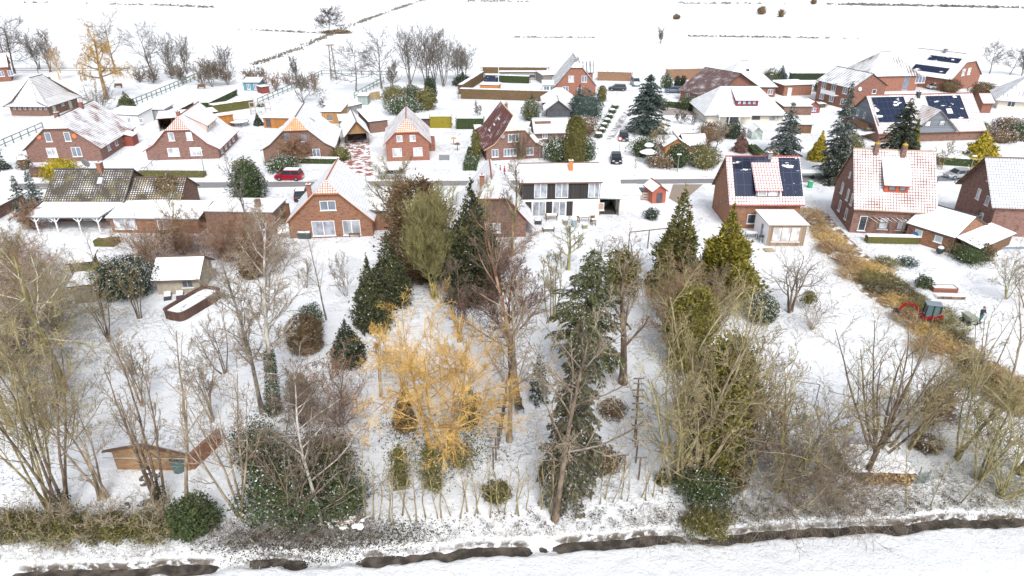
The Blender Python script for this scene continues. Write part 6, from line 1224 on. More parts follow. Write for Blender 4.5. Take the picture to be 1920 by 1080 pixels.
# garden chair by the post row
simple('garden_chair', 'small metal framed garden chair behind the straight birch', 'chair', Gz(974, 772), .3, [('seat', MB().box(-.3, -.3, .42, .3, .3, .46, DARKM)), ('backrest', MB().box(-.3, .28, .46, .3, .32, 1.1, DARKM))] + [('leg', MB().box(x - .02, y - .02, 0, x + .02, y + .02, .42, DARKM)) for x in (-.27, .27) for y in (-.27, .27)])
# pool
c_ = (Gz(322, 600) + Gz(400, 568)) / 2; o = thing('garden_pool', 'oval brown walled garden pool with blue cover under snow', 'pool', c_ + Vector((-.2, .8, 0)), R_(70))
def oval(m, rx, ry, z0, z1, mat, n=28, top=None, ex=3.2):
    P = [(rx * math.copysign(abs(math.cos(t)) ** (2 / ex), math.cos(t)), ry * math.copysign(abs(math.sin(t)) ** (2 / ex), math.sin(t))) for t in [2 * math.pi * k / n for k in range(n)]]
    m.prism([(x, y, z0) for x, y in P][::-1], (0, 0, z1 - z0), mat, top or mat)
def ring(m, rx, ry, z0, z1, mat, th=.08, n=28, ex=3.2):
    Q = [[(a * math.copysign(abs(math.cos(t)) ** (2 / ex), math.cos(t)), b * math.copysign(abs(math.sin(t)) ** (2 / ex), math.sin(t))) for t in [2 * math.pi * k / n for k in range(n)]] for a, b in ((rx, ry), (rx - th, ry - th))]
    for k in range(n):
        a, b, c, d = Q[0][k], Q[0][(k + 1) % n], Q[1][(k + 1) % n], Q[1][k]; m.face([(*a, z0), (*b, z0), (*b, z1), (*a, z1)], mat).face([(*a, z1), (*b, z1), (*c, z1), (*d, z1)], mat).face([(*d, z1), (*c, z1), (*c, z0), (*d, z0)], mat)
PW = planks((.13, .075, .06), .3); m = MB(); ring(m, 2.9, 1.25, -.1, .95, PW, ex=6); m.build('wall', o)
m = MB(); ring(m, 2.97, 1.32, .95, 1.02, plain((.12, .07, .06)), .14, ex=6); m.build('rim', o)
t = NT('pool_cover'); nn = t.noise(t.obj(), .45, 4); t.l(t.mix(t.step(nn, .33, .42), c4((.08, .20, .28)), c4(SNOW)), t.b.inputs[0]); t.b.inputs['Roughness'].default_value = .4
m = MB(); oval(m, 2.81, 1.16, .60, .66, t.m, ex=6); m.build('cover', o)
for i, (x, y) in enumerate([(315, 558), (338, 556)]): simple('garden_lounger', ['dark snow covered lounger left before the garden cottage', 'dark snow covered lounger beside the pool'][i], 'lounger', Gz(x, y), .4, [('frame', MB().box(-.35, -.8, .05, .35, .8, .28, DARKM)), ('snow_cap', MB().box(-.33, -.3, .28, .33, .78, .42, SN))])
# water butt by the ruined shed
m = MB(); m.tube((0, 0, 0), (0, 0, 1.15), .38, .47, plain((.10, .19, .19), .5), 20, False); m.tube((0, 0, 1.15), (0, 0, 1.2), .50, .50, plain((.10, .19, .19), .5), 20, False)
simple('water_butt', 'grey green round water butt before the roofless brick shed', 'barrel', Gz(337, 882), 0, [('barrel', m), ('water', MB().tube((0, 0, .9), (0, 0, .95), .42, .42, plain((.05, .06, .06), .2), 16))])
for i, (x, y, w_, lb) in enumerate([(282, 890, .6, 'dark snow capped stone pile left of the water butt'), (275, 903, .5, 'second dark rubble pile below the first'), (255, 948, .8, 'black debris heap under the forked tree'), (1580, 800, .5, 'dark tyre like lump above the wide scrub')]):
    m = MB(); rr = random.Random(i)
    for k in range(6): m.ball((rr.uniform(-w_, w_), rr.uniform(-.3, .3), .08), .28, .22, .16, plain((.10, .09, .08), .9, snow=.5), 7, 4, -.5, .3, rr)
    simple('rubble_pile', lb, 'rubble', Gz(x, y), 0, [('stones', m)])
# bins
def bin_(loc, col, label, rz=0):
    m = MB(); M_ = plain(col, .45); m.v = []; 
    m.prism([(-.26, -.3, .08), (.26, -.3, .08), (.29, -.34, 1.0), (-.29, -.34, 1.0)], (0, .62, 0), M_)
    lid = MB().box(-.31, -.37, 1.0, .31, .34, 1.08, M_, top=plain(col, .45, snow=.6)); wh = MB().tube((-.3, .26, .1), (.3, .26, .1), .1, .1, DARKM, 10)
    return simple('wheelie_bin', label, 'bin', loc, rz, [('body', m), ('lid', lid), ('wheels', wh)])
bin_(Gz(497, 446), (.03, .10, .35), 'blue wheelie bin at the flat annex wall')
bin_(Gz(1119, 402), (.02, .15, .42), 'blue wheelie bin at the corner of the black boarded house')
bin_(Gz(1594, 432), (.03, .28, .10), 'green wheelie bin at the corner of the red chequered roof house')
bin_(Gz(1518, 352), (.05, .40, .18), 'bright green bin beside the snowy trailer')
simple('grill_box', 'black snow topped storage box before the steep gable house', 'box', Gz(572, 446), 0, [('body', MB().box(-.8, -.4, 0, .8, .4, .8, plain((.07, .09, .09), .5))), ('snow_cap', MB().box(-.75, -.38, .8, .75, .38, .95, SN))])
simple('garden_bench', 'dark bench under the window of the steep gable house', 'bench', Gz(665, 444), 0, [('seat', MB().box(-.7, -.25, .4, .7, .25, .47, WOOD_B)), ('backrest', MB().box(-.7, .2, .47, .7, .26, .95, WOOD_B)), ('leg', MB().box(-.65, -.2, 0, -.57, .2, .4, WOOD_B)), ('leg', MB().box(.57, -.2, 0, .65, .2, .4, WOOD_B))])
# terrace furniture before the black white house
for i, (x, y, w_, d_, h_, lb, cat) in enumerate([(1009, 420, 1.0, .6, .55, 'dark square box on the snowy terrace', 'box'), (1034, 412, 1.7, .9, .72, 'snowy terrace table beside the dark box', 'table'), (1028, 434, 1.6, .7, .45, 'low wooden bench on the terrace', 'bench'), (1060, 420, .7, .7, .6, 'small grey planter on the terrace', 'planter'), (1076, 424, .6, .5, .9, 'blue grey upright planter on the terrace', 'planter'), (1095, 416, 1.9, .8, .8, 'long brown terrace table with snow', 'table'), (1112, 422, .6, .6, .8, 'brown chair at the end of the long terrace table', 'chair'), (1096, 428, .7, .5, .5, 'low olive crate on the terrace', 'crate')]):
    mt = [DARKM, WOOD_B, WOOD_B, GREYM, plain((.25, .32, .36)), WOOD_B, WOOD_B, plain((.25, .24, .15))][i]; ps = [('top', MB().box(-w_ / 2, -d_ / 2, h_ - .08, w_ / 2, d_ / 2, h_, mt)), ('snow_cap', MB().box(-w_ * .4, -d_ * .4, h_, w_ * .4, d_ * .4, h_ + .08, SN))]
    if cat in ('box', 'planter', 'crate'): ps.append(('body', MB().box(-w_ * .45, -d_ * .45, 0, w_ * .45, d_ * .45, h_ - .08, mt)))
    else: ps += [('leg', MB().box(x_ - .04, y_ - .04, 0, x_ + .04, y_ + .04, h_ - .08, mt)) for x_ in (-w_ * .42, w_ * .42) for y_ in (-d_ * .4, d_ * .4)]
    if cat == 'chair': ps.append(('backrest', MB().box(-w_ / 2, d_ * .4, h_ * .5, w_ / 2, d_ * .5, h_ + .45, mt)))
    simple({'table': 'terrace_table', 'bench': 'garden_bench', 'chair': 'garden_chair'}.get(cat, cat), lb, cat, Gz(x, y), .05 * i, ps)
def outdoor_table(q, lb, w_=1.4, d_=.9):
    return simple('outdoor_table', lb, 'table', Gz(*q), -.05, [('top', MB().box(-w_ / 2, -d_ / 2, .70, w_ / 2, d_ / 2, .75, DARKM, top=SN))] + [('leg', MB().box(x - .03, y - .03, 0, x + .03, y + .03, .7, DARKM)) for x in (-w_ * .46, w_ * .46) for y in (-d_ * .44, d_ * .44)])
outdoor_table((1408, 446), 'black legged table with snowy top left of the white garden room')
simple('grill', 'small black grill on a stand by the white garden room', 'grill', Gz(1426, 454), 0, [('bowl', MB().ball((0, 0, .8), .3, .3, .18, DARKM, 12, 5, -.9)), ('leg', MB().box(-.22, -.03, 0, -.17, .03, .8, DARKM)), ('leg', MB().box(.17, -.03, 0, .22, .03, .8, DARKM))])
simple('pallet', 'pale wooden pallet on the snow before the white garden room', 'pallet', Gz(1442, 470), 0, [('boards', MB().box(-.6, -.5, .08, .6, .5, .14, planks((.55, .45, .30), .2)))])
simple('plant_pot', 'round wooden planter below the little shrub', 'planter', Gz(1393, 500), 0, [('tub', MB().tube((0, 0, 0), (0, 0, .55), .48, .55, WOOD_B, 14)), ('snow_cap', MB().ball((0, 0, .55), .5, .5, .16, SN, 12, 4, 0))])
# pergola + terrace of the red roof house
ps = [('rafters', MB())]; m = ps[0][1]
for k in range(9): m.box(k * .65, -.05, 2.2, k * .65 + .08, 2.2, 2.3, WOODP, top=SN)
simple('pergola', 'light wooden pergola with snow on its rafters before the red chequered roof', 'pergola', Gz(1634, 448), .04, ps + [('post', MB().box(x, 0, 0, x + .1, .1, 2.2, WOODP)) for x in (.1, 1.9, 3.6, 5.1)] + [('beam', MB().box(0, -.02, 2.1, 5.4, .08, 2.2, WOODP))])
simple('fire_bowl', 'black globe with snow cap on a stand by the brick garage', 'ornament', Gz(1761, 476), 0, [('bowl', MB().ball((0, 0, .5), .45, .45, .45, DARKM, 14, 8, -.95)), ('snow_cap', MB().ball((0, 0, .75), .36, .36, .28, SN, 12, 4, 0))])
simple('raised_bed', 'low red brown timber raised bed on the right lawn', 'planter', Gz(1768, 545), -.06, [('side', MB().box(-1.25, -.5, 0, 1.25, -.42, .5, planks((.28, .12, .08), .15, False))), ('back', MB().box(-1.25, .42, 0, 1.25, .5, .5, planks((.28, .12, .08), .15, False))), ('end', MB().box(-1.25, -.42, 0, -1.17, .42, .5, WOOD_B)), ('end', MB().box(1.17, -.42, 0, 1.25, .42, .5, WOOD_B)), ('snow_cap', MB().box(-1.17, -.42, .1, 1.17, .42, .46, SN))])
simple('raised_bed', 'snow filled second raised bed below the red brown one', 'planter', Gz(1780, 558), -.06, [('side', MB().box(-1.4, -.4, 0, 1.4, -.34, .3, WOODP)), ('snow_cap', MB().box(-1.4, -.34, 0, 1.4, .4, .28, SN))])
m = MB(); 
simple('swimming_pool', 'rectangular sunken pool edge under snow before the conservatory', 'pool', Gz(1868, 462), .03, [('rim', MB().box(-1.8, -.9, 0, 3.8, -.75, .25, plain((.20, .24, .30)))), ('rim_side', MB().box(-1.9, -.9, 0, -1.8, 1.4, .25, plain((.20, .24, .30)))), ('cover', MB().box(-1.8, -.75, 0, 3.8, 1.4, .18, SN))])
simple('plant_pot', 'blue snow filled pot by the pool edge', 'planter', Gz(1855, 448), 0, [('pot', MB().tube((0, 0, 0), (0, 0, .5), .3, .42, plain((.12, .18, .32)), 14)), ('snow_cap', MB().ball((0, 0, .5), .38, .38, .12, SN, 12, 3, 0))])
m = MB(); m.bar((0, 0, 0), (0, 0, 1.9), .08, .08, WHITE_P); 
fence('stair_railing', 'white metal railing of the outside stair at the right house', [(1814, 408), (1838, 392)], 1.0, WHITE_P, 1, (.5, 1.0), .06)
# stone lantern, trampoline, swing, benches
simple('stone_lantern', 'stone garden lantern with two snow capped roofs at the side road', 'ornament', Gz(1214, 306), 0, [('base', MB().tube((0, 0, 0), (0, 0, .5), .7, .5, GREYM, 10)), ('shaft', MB().tube((0, 0, .5), (0, 0, 1.9), .32, .3, GREYM, 10)), ('lower_roof', MB().tube((0, 0, 1.9), (0, 0, 2.5), 1.5, .35, SN, 12)), ('lamp_house', MB().tube((0, 0, 2.5), (0, 0, 3.0), .35, .35, GREYM, 8)), ('upper_roof', MB().ball((0, 0, 3.0), .8, .8, .5, SN, 12, 5, 0))])
m = MB()
for k in range(16):
    a0, a1 = 2 * math.pi * k / 16, 2 * math.pi * (k + 1) / 16; m.bar((1.9 * math.cos(a0), 1.9 * math.sin(a0), .9), (1.9 * math.cos(a1), 1.9 * math.sin(a1), .9), .1, .1, DARKM)
simple('trampoline', 'round trampoline with snow on it behind the dormered house', 'trampoline', Gz(450, 236), 0, [('frame', m), ('mat', MB().tube((0, 0, .84), (0, 0, .92), 1.8, 1.8, SN, 20))] + [('leg', MB().box(1.6 * math.cos(q) - .05, 1.6 * math.sin(q) - .05, 0, 1.6 * math.cos(q) + .05, 1.6 * math.sin(q) + .05, .9, DARKM)) for q in (.5, 2.1, 3.7, 5.2)])
sw = plain((.42, .36, .36), .7, snow=.3)
simple('play_tower', 'wooden swing set with two ladder towers on the snowy lawn', 'swing', Gz(470, 216), .1, [('tower', MB().box(0, 0, 0, .15, .15, 2.6, sw).box(1.1, 0, 0, 1.25, .15, 2.6, sw).box(0, 0, .8, 1.2, .15, .95, sw).box(0, 0, 1.6, 1.2, .15, 1.75, sw)), ('tower', MB().box(3.2, 0, 0, 3.35, .15, 2.6, sw).box(4.3, 0, 0, 4.45, .15, 2.6, sw).box(3.2, 0, 1.2, 4.4, .15, 1.35, sw)), ('beam', MB().box(0, 0, 2.6, 4.45, .15, 2.75, sw, top=SN)), ('swing_seat', MB().box(1.9, -.1, .6, 2.5, .2, .66, DARKM))])
for i, (q, lb) in enumerate([((222, 164), 'park bench right of the ochre willow'), ((88, 152), 'dark picnic bench behind the pyramid roof'), ((378, 166), 'bench by the vase shaped tree')]):
    simple('park_bench', lb, 'bench', Gz(*q), 0, [('seat', MB().box(-1.0, -.3, .42, 1.0, .3, .5, WOOD_B)), ('backrest', MB().box(-1.0, .25, .5, 1.0, .31, 1.0, WOOD_B)), ('leg', MB().box(-.9, -.25, 0, -.8, .25, .42, DARKM)), ('leg', MB().box(.8, -.25, 0, .9, .25, .42, DARKM))])
simple('flagpole', 'thin white flagpole beside the low orange pool hut', 'flagpole', Gz(935, 168), 0, [('pole', MB().tube((0, 0, 0), (0, 0, HP(G(935, 168).y, 118)), .09, .05, WHITE_P, 8)), ('finial', MB().ball((0, 0, HP(G(935, 168).y, 118)), .12, .12, .12, WHITE_P, 8, 4, -1))])
# lattice mast
p = Gz(626, 150); Hm = HP(p.y, 85); m = MB(); mm = plain((.22, .17, .15), .8)
for sx in (-1, 1):
    for sy in (-1, 1): m.bar((sx * .75, sy * .75, 0), (sx * .32, sy * .32, Hm), .16, .16, mm)
for k in range(9):
    z0, z1 = Hm * k / 9, Hm * (k + 1) / 9; r0, r1 = .75 - .43 * k / 9, .75 - .43 * (k + 1) / 9; s_ = 1 if k % 2 else -1
    m.bar((-r0 * s_, -r0, z0), (r1 * s_, -r1, z1), .07, .07, mm); m.bar((-r0 * s_, r0, z0), (r1 * s_, r1, z1), .07, .07, mm)
simple('lattice_mast', 'brown lattice mast with small platform before the field', 'mast', p, .3, [('lattice', m), ('platform', MB().box(-1.0, -.8, Hm, 1.0, .8, Hm + .35, mm, top=SN))])
# street lamps, sign, poles
def lamp(q, row, lb):
    p = Gz(*q); h = HP(p.y, row); return simple('street_lamp', lb, 'street lamp', p, 0, [('pole', MB().tube((0, 0, 0), (0, 0, h), .07, .05, GREYM, 8)), ('lamp_head', MB().box(-.35, -.14, h, .35, .14, h + .14, WHITE_P)), ('door_plate', MB().box(-.05, -.09, .5, .05, -.05, .9, GREYM))])
lamp((384, 326), 282, 'street lamp before the flared roof house'); lamp((1815, 332), 293, 'street lamp beside the silver parked car'); lamp((1270, 322), 290, 'slim lamp post at the corner of the side road'); lamp((1012, 300), 262, 'white garden lamp post before the satellite dish house')
p = Gz(1161, 285); simple('road_sign', 'round white sign with red ring and small plate on the side road', 'road sign', p, 0, [('post', MB().tube((0, 0, 0), (0, 0, 2.6), .04, .04, GREYM, 8)), ('disc', MB().tube((0, -.05, 2.4), (0, -.08, 2.4), .36, .36, plain((.60, .03, .03), .4), 20)), ('disc_face', MB().tube((0, -.085, 2.4), (0, -.09, 2.4), .24, .24, WHITE_P, 20)), ('plate', MB().box(-.32, -.06, 1.55, .32, -.04, 1.85, WHITE_P))])
simple('satellite_dish', 'grey satellite dish on a mast in the garden behind the mossy roof', 'satellite dish', Gz(168, 328), 0, [('dish', MB().tube((0, -.2, 2.0), (.05, -.05, 2.05), .75, .70, GREYM, 18)), ('mast', MB().tube((0, 0, 0), (0, 0, 2.0), .05, .05, GREYM, 8))])
for i, (x, y, lb) in enumerate([(858, 283, 'round bird table on a post in the snowy lawn'), (851, 272, 'tan topped ornamental tree stub on the lawn')]):
    simple('bird_table', lb, 'bird table', Gz(x, y), 0, [('post', MB().tube((0, 0, 0), (0, 0, 1.2), .06, .06, WOODP, 8)), ('top', MB().tube((0, 0, 1.2), (0, 0, 1.45), .55, .3, plain((.48, .33, .12)) if i else WOOD_B, 12))])
simple('garden_bench', 'grey bench on the lawn right of the narrow bright house', 'bench', Gz(833, 300), 0, [('seat', MB().box(-.9, -.3, .35, .9, .3, .45, GREYM)), ('backrest', MB().box(-.9, .25, .45, .9, .32, .85, GREYM)), ('leg', MB().box(-.8, -.25, 0, -.7, .25, .35, GREYM)), ('leg', MB().box(.7, -.25, 0, .8, .25, .35, GREYM))])
simple('garden_arch', 'thin wire garden arch beside the satellite dish house', 'arch', Gz(1030, 300), 0, [('hoop', [MB()][0].tube((-.8, 0, 0), (-.8, 0, 1.6), .04, .04, DARKM, 6).tube((.8, 0, 0), (.8, 0, 1.6), .04, .04, DARKM, 6).tube((-.8, 0, 1.6), (0, 0, 2.3), .04, .04, DARKM, 6).tube((.8, 0, 1.6), (0, 0, 2.3), .04, .04, DARKM, 6))])
simple('tarpaulin_pile', 'bright blue tarpaulin heap behind the bungalow', 'tarpaulin', Gz(1440, 172), 0, [('cover', MB().ball((0, 0, .2), 2.2, 1.6, 1.6, plain((.02, .16, .45), .4, snow=.4), 12, 6, 0, .15))])
simple('grey_canopy', 'low blue grey pergola over the forecourt behind the garden hedge', 'canopy', Gz(1280, 192), 0, [('roof', MB().box(-2, -1, 2.0, 2, 1, 2.1, SN)), ('post', MB().box(-1.9, -.9, 0, -1.8, -.8, 2.0, GREYM)), ('post', MB().box(1.8, -.9, 0, 1.9, -.8, 2.0, GREYM))]) if False else None
for i, x in enumerate((1268, 1279)): evergreen((x, 170), 1.6, 3.6, 'column', DKG, ['left', 'right'][i] + ' one of two slim dark cypresses by the grey estate car', seed=340 + i, n=500, size=.3, snow=.1, name='cypress', cat='tree')
# bed rows by the greenhouse
for i, x in enumerate((1415, 1422)): evergreen((x, 290), 1.0, 1.0, 'box', HOLLY, ['left', 'right'][i] + ' narrow bed hedge below the greenhouse', seed=345 + i, d=7, n=500, size=.2, snow=.3, name='bed_hedge', cat='hedge')
# row of little snow capped shrubs along the side road
for i in range(7): evergreen((1122 + i * 5.2, 258 - i * 9), 1.9, 1.1, 'ball', HOLLY, 'small snow capped shrub in the row along the side road', seed=350, n=260, size=.2, snow=.3, snowcap=1, group='snow capped shrubs along the side road', name='edging_shrub')
# lumps of snow covered plants by the flat annex etc.
for i, (x, y, w_, lb) in enumerate([(533, 432, 2.2, 'snow buried shrub between annex and steep gable'), (200, 452, 2.6, 'snowy mound over the olive box before the veranda'), (350, 492, 1.2, 'small snow heap in the left garden'), (1880, 195, 3.6, 'snow covered low car shape near the right edge'), (1740, 240, 2.4, 'snow heap before the solar roof')]):
    m = MB(); m.ball((0, 0, 0), w_ * .5, w_ * .4, w_ * .38, SN, 14, 6, 0, .08, random.Random(i)); simple('snow_mound', lb, 'snow mound', Gz(x, y), 0, [('mound', m)])
hedge((182, 458), (222, 459), 1.6, .8, OLV, 'olive box hedge under the snow mound before the veranda', seed=40, cap=0)
# ================================================================== vehicles
TYRE = plain((.02, .02, .022), .8); RIM = plain((.35, .36, .38), .35, .6); CARGL = plain((.03, .04, .05), .08)
LRED = plain((.45, .02, .02), .3); LWHT = plain((.75, .76, .78), .2); CHROME = plain((.5, .5, .52), .25, .9)
def car(q, rz, col, label, kind='suv', snow=.7, roofsnow=True, name='parked_car', scale=1.0, head=None):
    """car pointing along +x; body lofted through stations, glasshouse above"""
    o = thing(name, label, 'car' if kind != 'van' else 'van', Gz(*q) + Vector((0, 0, .05)), rz); o.scale = (scale,) * 3
    P = {'suv': dict(L=4.4, W=1.84, H=1.66, belt=1.0, hood=.95, g=(-2.05, -1.75, .55, 1.2)), 'hatch': dict(L=4.3, W=1.8, H=1.48, belt=.90, hood=.85, g=(-2.0, -1.4, .45, 1.15)), 'sedan': dict(L=4.7, W=1.84, H=1.45, belt=.90, hood=.85, g=(-1.95, -1.1, .45, 1.2)), 'wagon': dict(L=4.6, W=1.8, H=1.55, belt=.93, hood=.9, g=(-2.2, -1.95, .5, 1.25)), 'van': dict(L=5.0, W=1.95, H=2.0, belt=1.15, hood=1.1, g=(-2.45, -2.3, 1.0, 1.7))}[kind]
    L, Wd, H, belt, hood = P['L'] / 2, P['W'] / 2, P['H'], P['belt'], P['hood']; pm = plain(col, .28, .25, .05); pm.node_tree.nodes['Principled BSDF'].inputs['Specular IOR Level'].default_value = .6
    st = [(-L, .42, .78, .86), (-L + .12, .30, belt - .02, .95), (-L + .6, .24, belt, 1), (-.4, .22, belt, 1), (P['g'][3] - .1, .22, belt, 1), (L - .75, .24, hood, .98), (L - .15, .30, hood - .17, .90), (L, .40, .66, .80)]
    V = []; F = []
    for x, zl, zt, wf in st:
        w = Wd * wf; V += [(x, -w * .90, zl), (x, -w, zl + .18), (x, -w * .99, (zl + zt) / 2 + .08), (x, -w * .93, zt - .03), (x, -w * .80, zt + .02), (x, w * .80, zt + .02), (x, w * .93, zt - .03), (x, w * .99, (zl + zt) / 2 + .08), (x, w, zl + .18), (x, w * .90, zl)]
    k = 10
    for i in range(len(st) - 1):
        for j in range(k): F.append((i * k + j, i * k + (j + 1) % k, (i + 1) * k + (j + 1) % k, (i + 1) * k + j))
    m = MB(); m.v = V; m.f = F + [tuple(range(k))[::-1], tuple(range((len(st) - 1) * k, len(st) * k))]; m.mi = [m.m(pm)] * len(m.f); m.build('body', o, smooth=False, bevel=.04)
    g = P['g']; zb = belt - .02; wb, wt = Wd * .90, Wd * .74
    gl = MB(); b_ = [(g[0], zb), (g[3], zb)]; t_ = [(g[1], H - .05), (g[2], H - .05)]
    A = [Vector((g[0], -wb, zb)), Vector((g[3], -wb, zb)), Vector((g[3], wb, zb)), Vector((g[0], wb, zb))]; B = [Vector((g[1], -wt, H - .06)), Vector((g[2], -wt, H - .06)), Vector((g[2], wt, H - .06)), Vector((g[1], wt, H - .06))]
    gl.v = [tuple(p) for p in A + B]; gl.f = [(0, 1, 5, 4), (1, 2, 6, 5), (2, 3, 7, 6), (3, 0, 4, 7)]; gl.mi = [gl.m(CARGL)] * 4; gl.build('windows', o)
    rf = MB(); rf.slab([[tuple(B[0] + Vector((-.04, -.04, .07))), tuple(B[1] + Vector((.06, -.04, .07))), tuple(B[2] + Vector((.06, .04, .07))), tuple(B[3] + Vector((-.04, .04, .07)))]], .10, pm)
    for s in (-1, 1):
        for (xa, xb) in ((g[0], g[1]), (g[3], g[2]), ((g[0] + g[3]) / 2 - .1, (g[1] + g[2]) / 2)): rf.bar((xa, s * (wb + .005), zb), (xb, s * (wt + .015), H - .06), .08, .05, pm)
    rf.build('roof', o, bevel=.02)
    if roofsnow:
        sm = MB(); sm.prism([(g[1] + .05, -wt + .06, H + .01), (g[2] - .02, -wt + .06, H + .01), (g[2] - .02, wt - .06, H + .01), (g[1] + .05, wt - .06, H + .01)][::-1], (0, 0, .10), SN)
        if snow > .75: sm.prism([(g[3] + .1, -Wd * .75, hood + .02), (L - .3, -Wd * .72, hood - .1), (L - .3, Wd * .72, hood - .1), (g[3] + .1, Wd * .75, hood + .02)][::-1], (0, 0, .10), SN)
        sm.build('snow_cap', o, bevel=.03)
    for x in (-L + .85, L - .9):
        for s in (-1, 1):
            w_ = MB(); w_.tube((x, s * (Wd - .20), .34), (x, s * (Wd + .02), .34), .34, .34, TYRE, 18); wo_ = w_.build('tyre', o); r_ = MB(); r_.tube((x, s * (Wd + .005), .34), (x, s * (Wd + .035), .34), .20, .20, RIM, 12); r_.build('rim', wo_)
    for s in (-1, 1):
        MB().box(L - .22, s * Wd * .62 - .17, .60, L - .01, s * Wd * .62 + .17, .74, LWHT).build('headlight', o); MB().box(-L - .01, s * Wd * .68 - .13, .72, -L + .08, s * Wd * .68 + .13, .90, LRED).build('tail_light', o)
        MB().box(g[3] - .35, s * (Wd + .08) - .08, belt, g[3] - .2, s * (Wd + .08) + .08, belt + .14, pm).build('mirror', o)
    MB().box(-L - .02, -.26, .45, -L + .02, .26, .57, LWHT).build('number_plate', o); MB().box(L - .04, -.26, .36, L + .02, .26, .48, LWHT).build('number_plate', o); MB().box(L - .10, -.45, .52, L - .02, .45, .64, DARKM).build('grille', o)
    return o
car((543, 337), R_(178), (.36, .008, .03), 'red compact suv with snow on its roof on the main road', 'suv', name='red_car')
car((566, 372), R_(100), (.03, .035, .04), 'dark car parked left of the steep gable roof', 'hatch', .9)
car((735, 334), R_(180), (.35, .36, .37), 'silver car seen through the bare tree on the road', 'hatch')
car((1155, 303), R_(-95), (.014, .016, .022), 'black saloon driving down the side road', 'sedan', .2, False)
car((1169, 262), R_(-98), (.022, .028, .034), 'dark parked car farther up the side road', 'hatch', .3, False)
car((1157, 170), R_(175), (.02, .026, .032), 'dark estate car beside the isolated orange house', 'wagon', .2, False)
car((1191, 160), R_(-90), (.25, .36, .42), 'pale blue grey van by the brown hedge', 'van', .8)
car((1263, 174), R_(172), (.13, .17, .24), 'grey blue estate car on the reddish forecourt', 'wagon', .2, False)
car((1795, 334), R_(-172), (.34, .34, .36), 'silver hatchback parked right of the red chequered roof', 'hatch', .5, False)
car((1755, 167), R_(5), (.50, .54, .54), 'snow covered car before the flat brick carport', 'sedan', .9)
# trailer
simple('trailer', 'flat snow covered trailer beside the dark spruces', 'trailer', Gz(1520, 332), .05, [('deck', MB().box(-2.4, -1.0, .6, 2.4, 1.0, .95, plain((.25, .30, .28)), top=SN)), ('drawbar', MB().bar((2.4, 0, .6), (3.8, 0, .5), .12, .12, GREYM)), ('wheel', MB().tube((-.2, -1.1, .32), (-.2, -.85, .32), .32, .32, TYRE, 14)), ('wheel', MB().tube((-.2, .85, .32), (-.2, 1.1, .32), .32, .32, TYRE, 14))])
# ---- mini excavator
def excavator():
    o = thing('mini_excavator', 'red mini excavator with grey cab roof on the cleared brush strip', 'excavator', Gz(1737, 606) + Vector((0, 0, .25)), R_(165)); o.scale = (.86, .86, .86); RD = plain((.30, .010, .020), .4); BK = plain((.03, .03, .035), .6)
    for s in (-1, 1):
        t = MB(); n = 18
        prof = [(-.95 + .27 * math.cos(a), .27 + .27 * math.sin(a)) for a in np.linspace(math.pi / 2, 1.5 * math.pi, 7)] + [(.95 + .27 * math.cos(a), .27 + .27 * math.sin(a)) for a in np.linspace(-math.pi / 2, math.pi / 2, 7)]
        t.prism([(x, s * .78 - .16, z) for x, z in prof], (0, .32, 0), BK); tr = t.build('track', o)
        for x in (-.85, -.3, .3, .85): MB().tube((x, s * .96, .27), (x, s * .99, .27), .17, .17, RD, 12).build('track_wheel', tr)
    MB().box(-.6, -.6, .3, .6, .6, .58, BK).build('undercarriage', o); b = MB(); b.box(1.25, -.95, .12, 1.35, .95, .5, BK); b.bar((.6, .5, .3), (1.3, .5, .3), .1, .1, BK); b.bar((.6, -.5, .3), (1.3, -.5, .3), .1, .1, BK); b.build('dozer_blade', o)
    m = MB(); m.prism([(-1.15, -.85, .6), (.95, -.85, .6), (.95, -.85, .8), (.2, -.85, 1.05), (-1.0, -.85, 1.35), (-1.2, -.85, 1.2)][::-1], (0, 1.7, 0), RD); m.build('body', o, bevel=.06)
    cb = MB(); x0, x1, y0, y1, z0, z1 = -.75, .65, -.15, .82, 1.0, 2.35
    for x, y in ((x0, y0), (x1, y0), (x1, y1), (x0, y1), (-.05, y0), (-.05, y1)): cb.box(x - .045, y - .045, z0 - .3, x + .045, y + .045, z1, BK)
    cb.box(x0, y0, z0 - .35, x1, y1, z0 - .05, RD); c_ = cb.build('cab', o); MB().box(x0 + .02, y0 + .02, z0 - .05, x1 - .02, y1 - .02, z1 - .03, plain((.10, .17, .18), .1)).build('cab_windows', c_)
    MB().box(x0 - .12, y0 - .1, z1, x1 + .14, y1 + .1, z1 + .12, plain((.20, .24, .28), .5)).build('cab_roof', c_, bevel=.04)
    bm = MB(); bm.bar((.85, -.25, .8), (1.7, -.25, 1.8), .20, .24, RD); bm.bar((1.7, -.25, 1.8), (2.6, -.25, 1.75), .18, .20, RD); bm.build('boom', o, bevel=.03); MB().bar((1.0, -.25, 1.2), (1.65, -.25, 1.6), .1, .1, CHROME).build('hydraulic_ram', o)
    ar = MB(); ar.bar((2.5, -.25, 1.88), (3.15, -.25, .8), .20, .22, RD); ar.build('arm', o, bevel=.03); bu = MB(); bu.prism([(3.1, -.6, .95), (3.5, -.6, .85), (3.55, -.6, .35), (3.2, -.6, .15), (2.85, -.6, .3), (3.0, -.6, .6)], (0, .7, 0), BK); bu.build('bucket', o)
    MB().box(.66, .2, 1.1, .70, .5, 1.2, LWHT).build('headlight', o); return o
excavator()
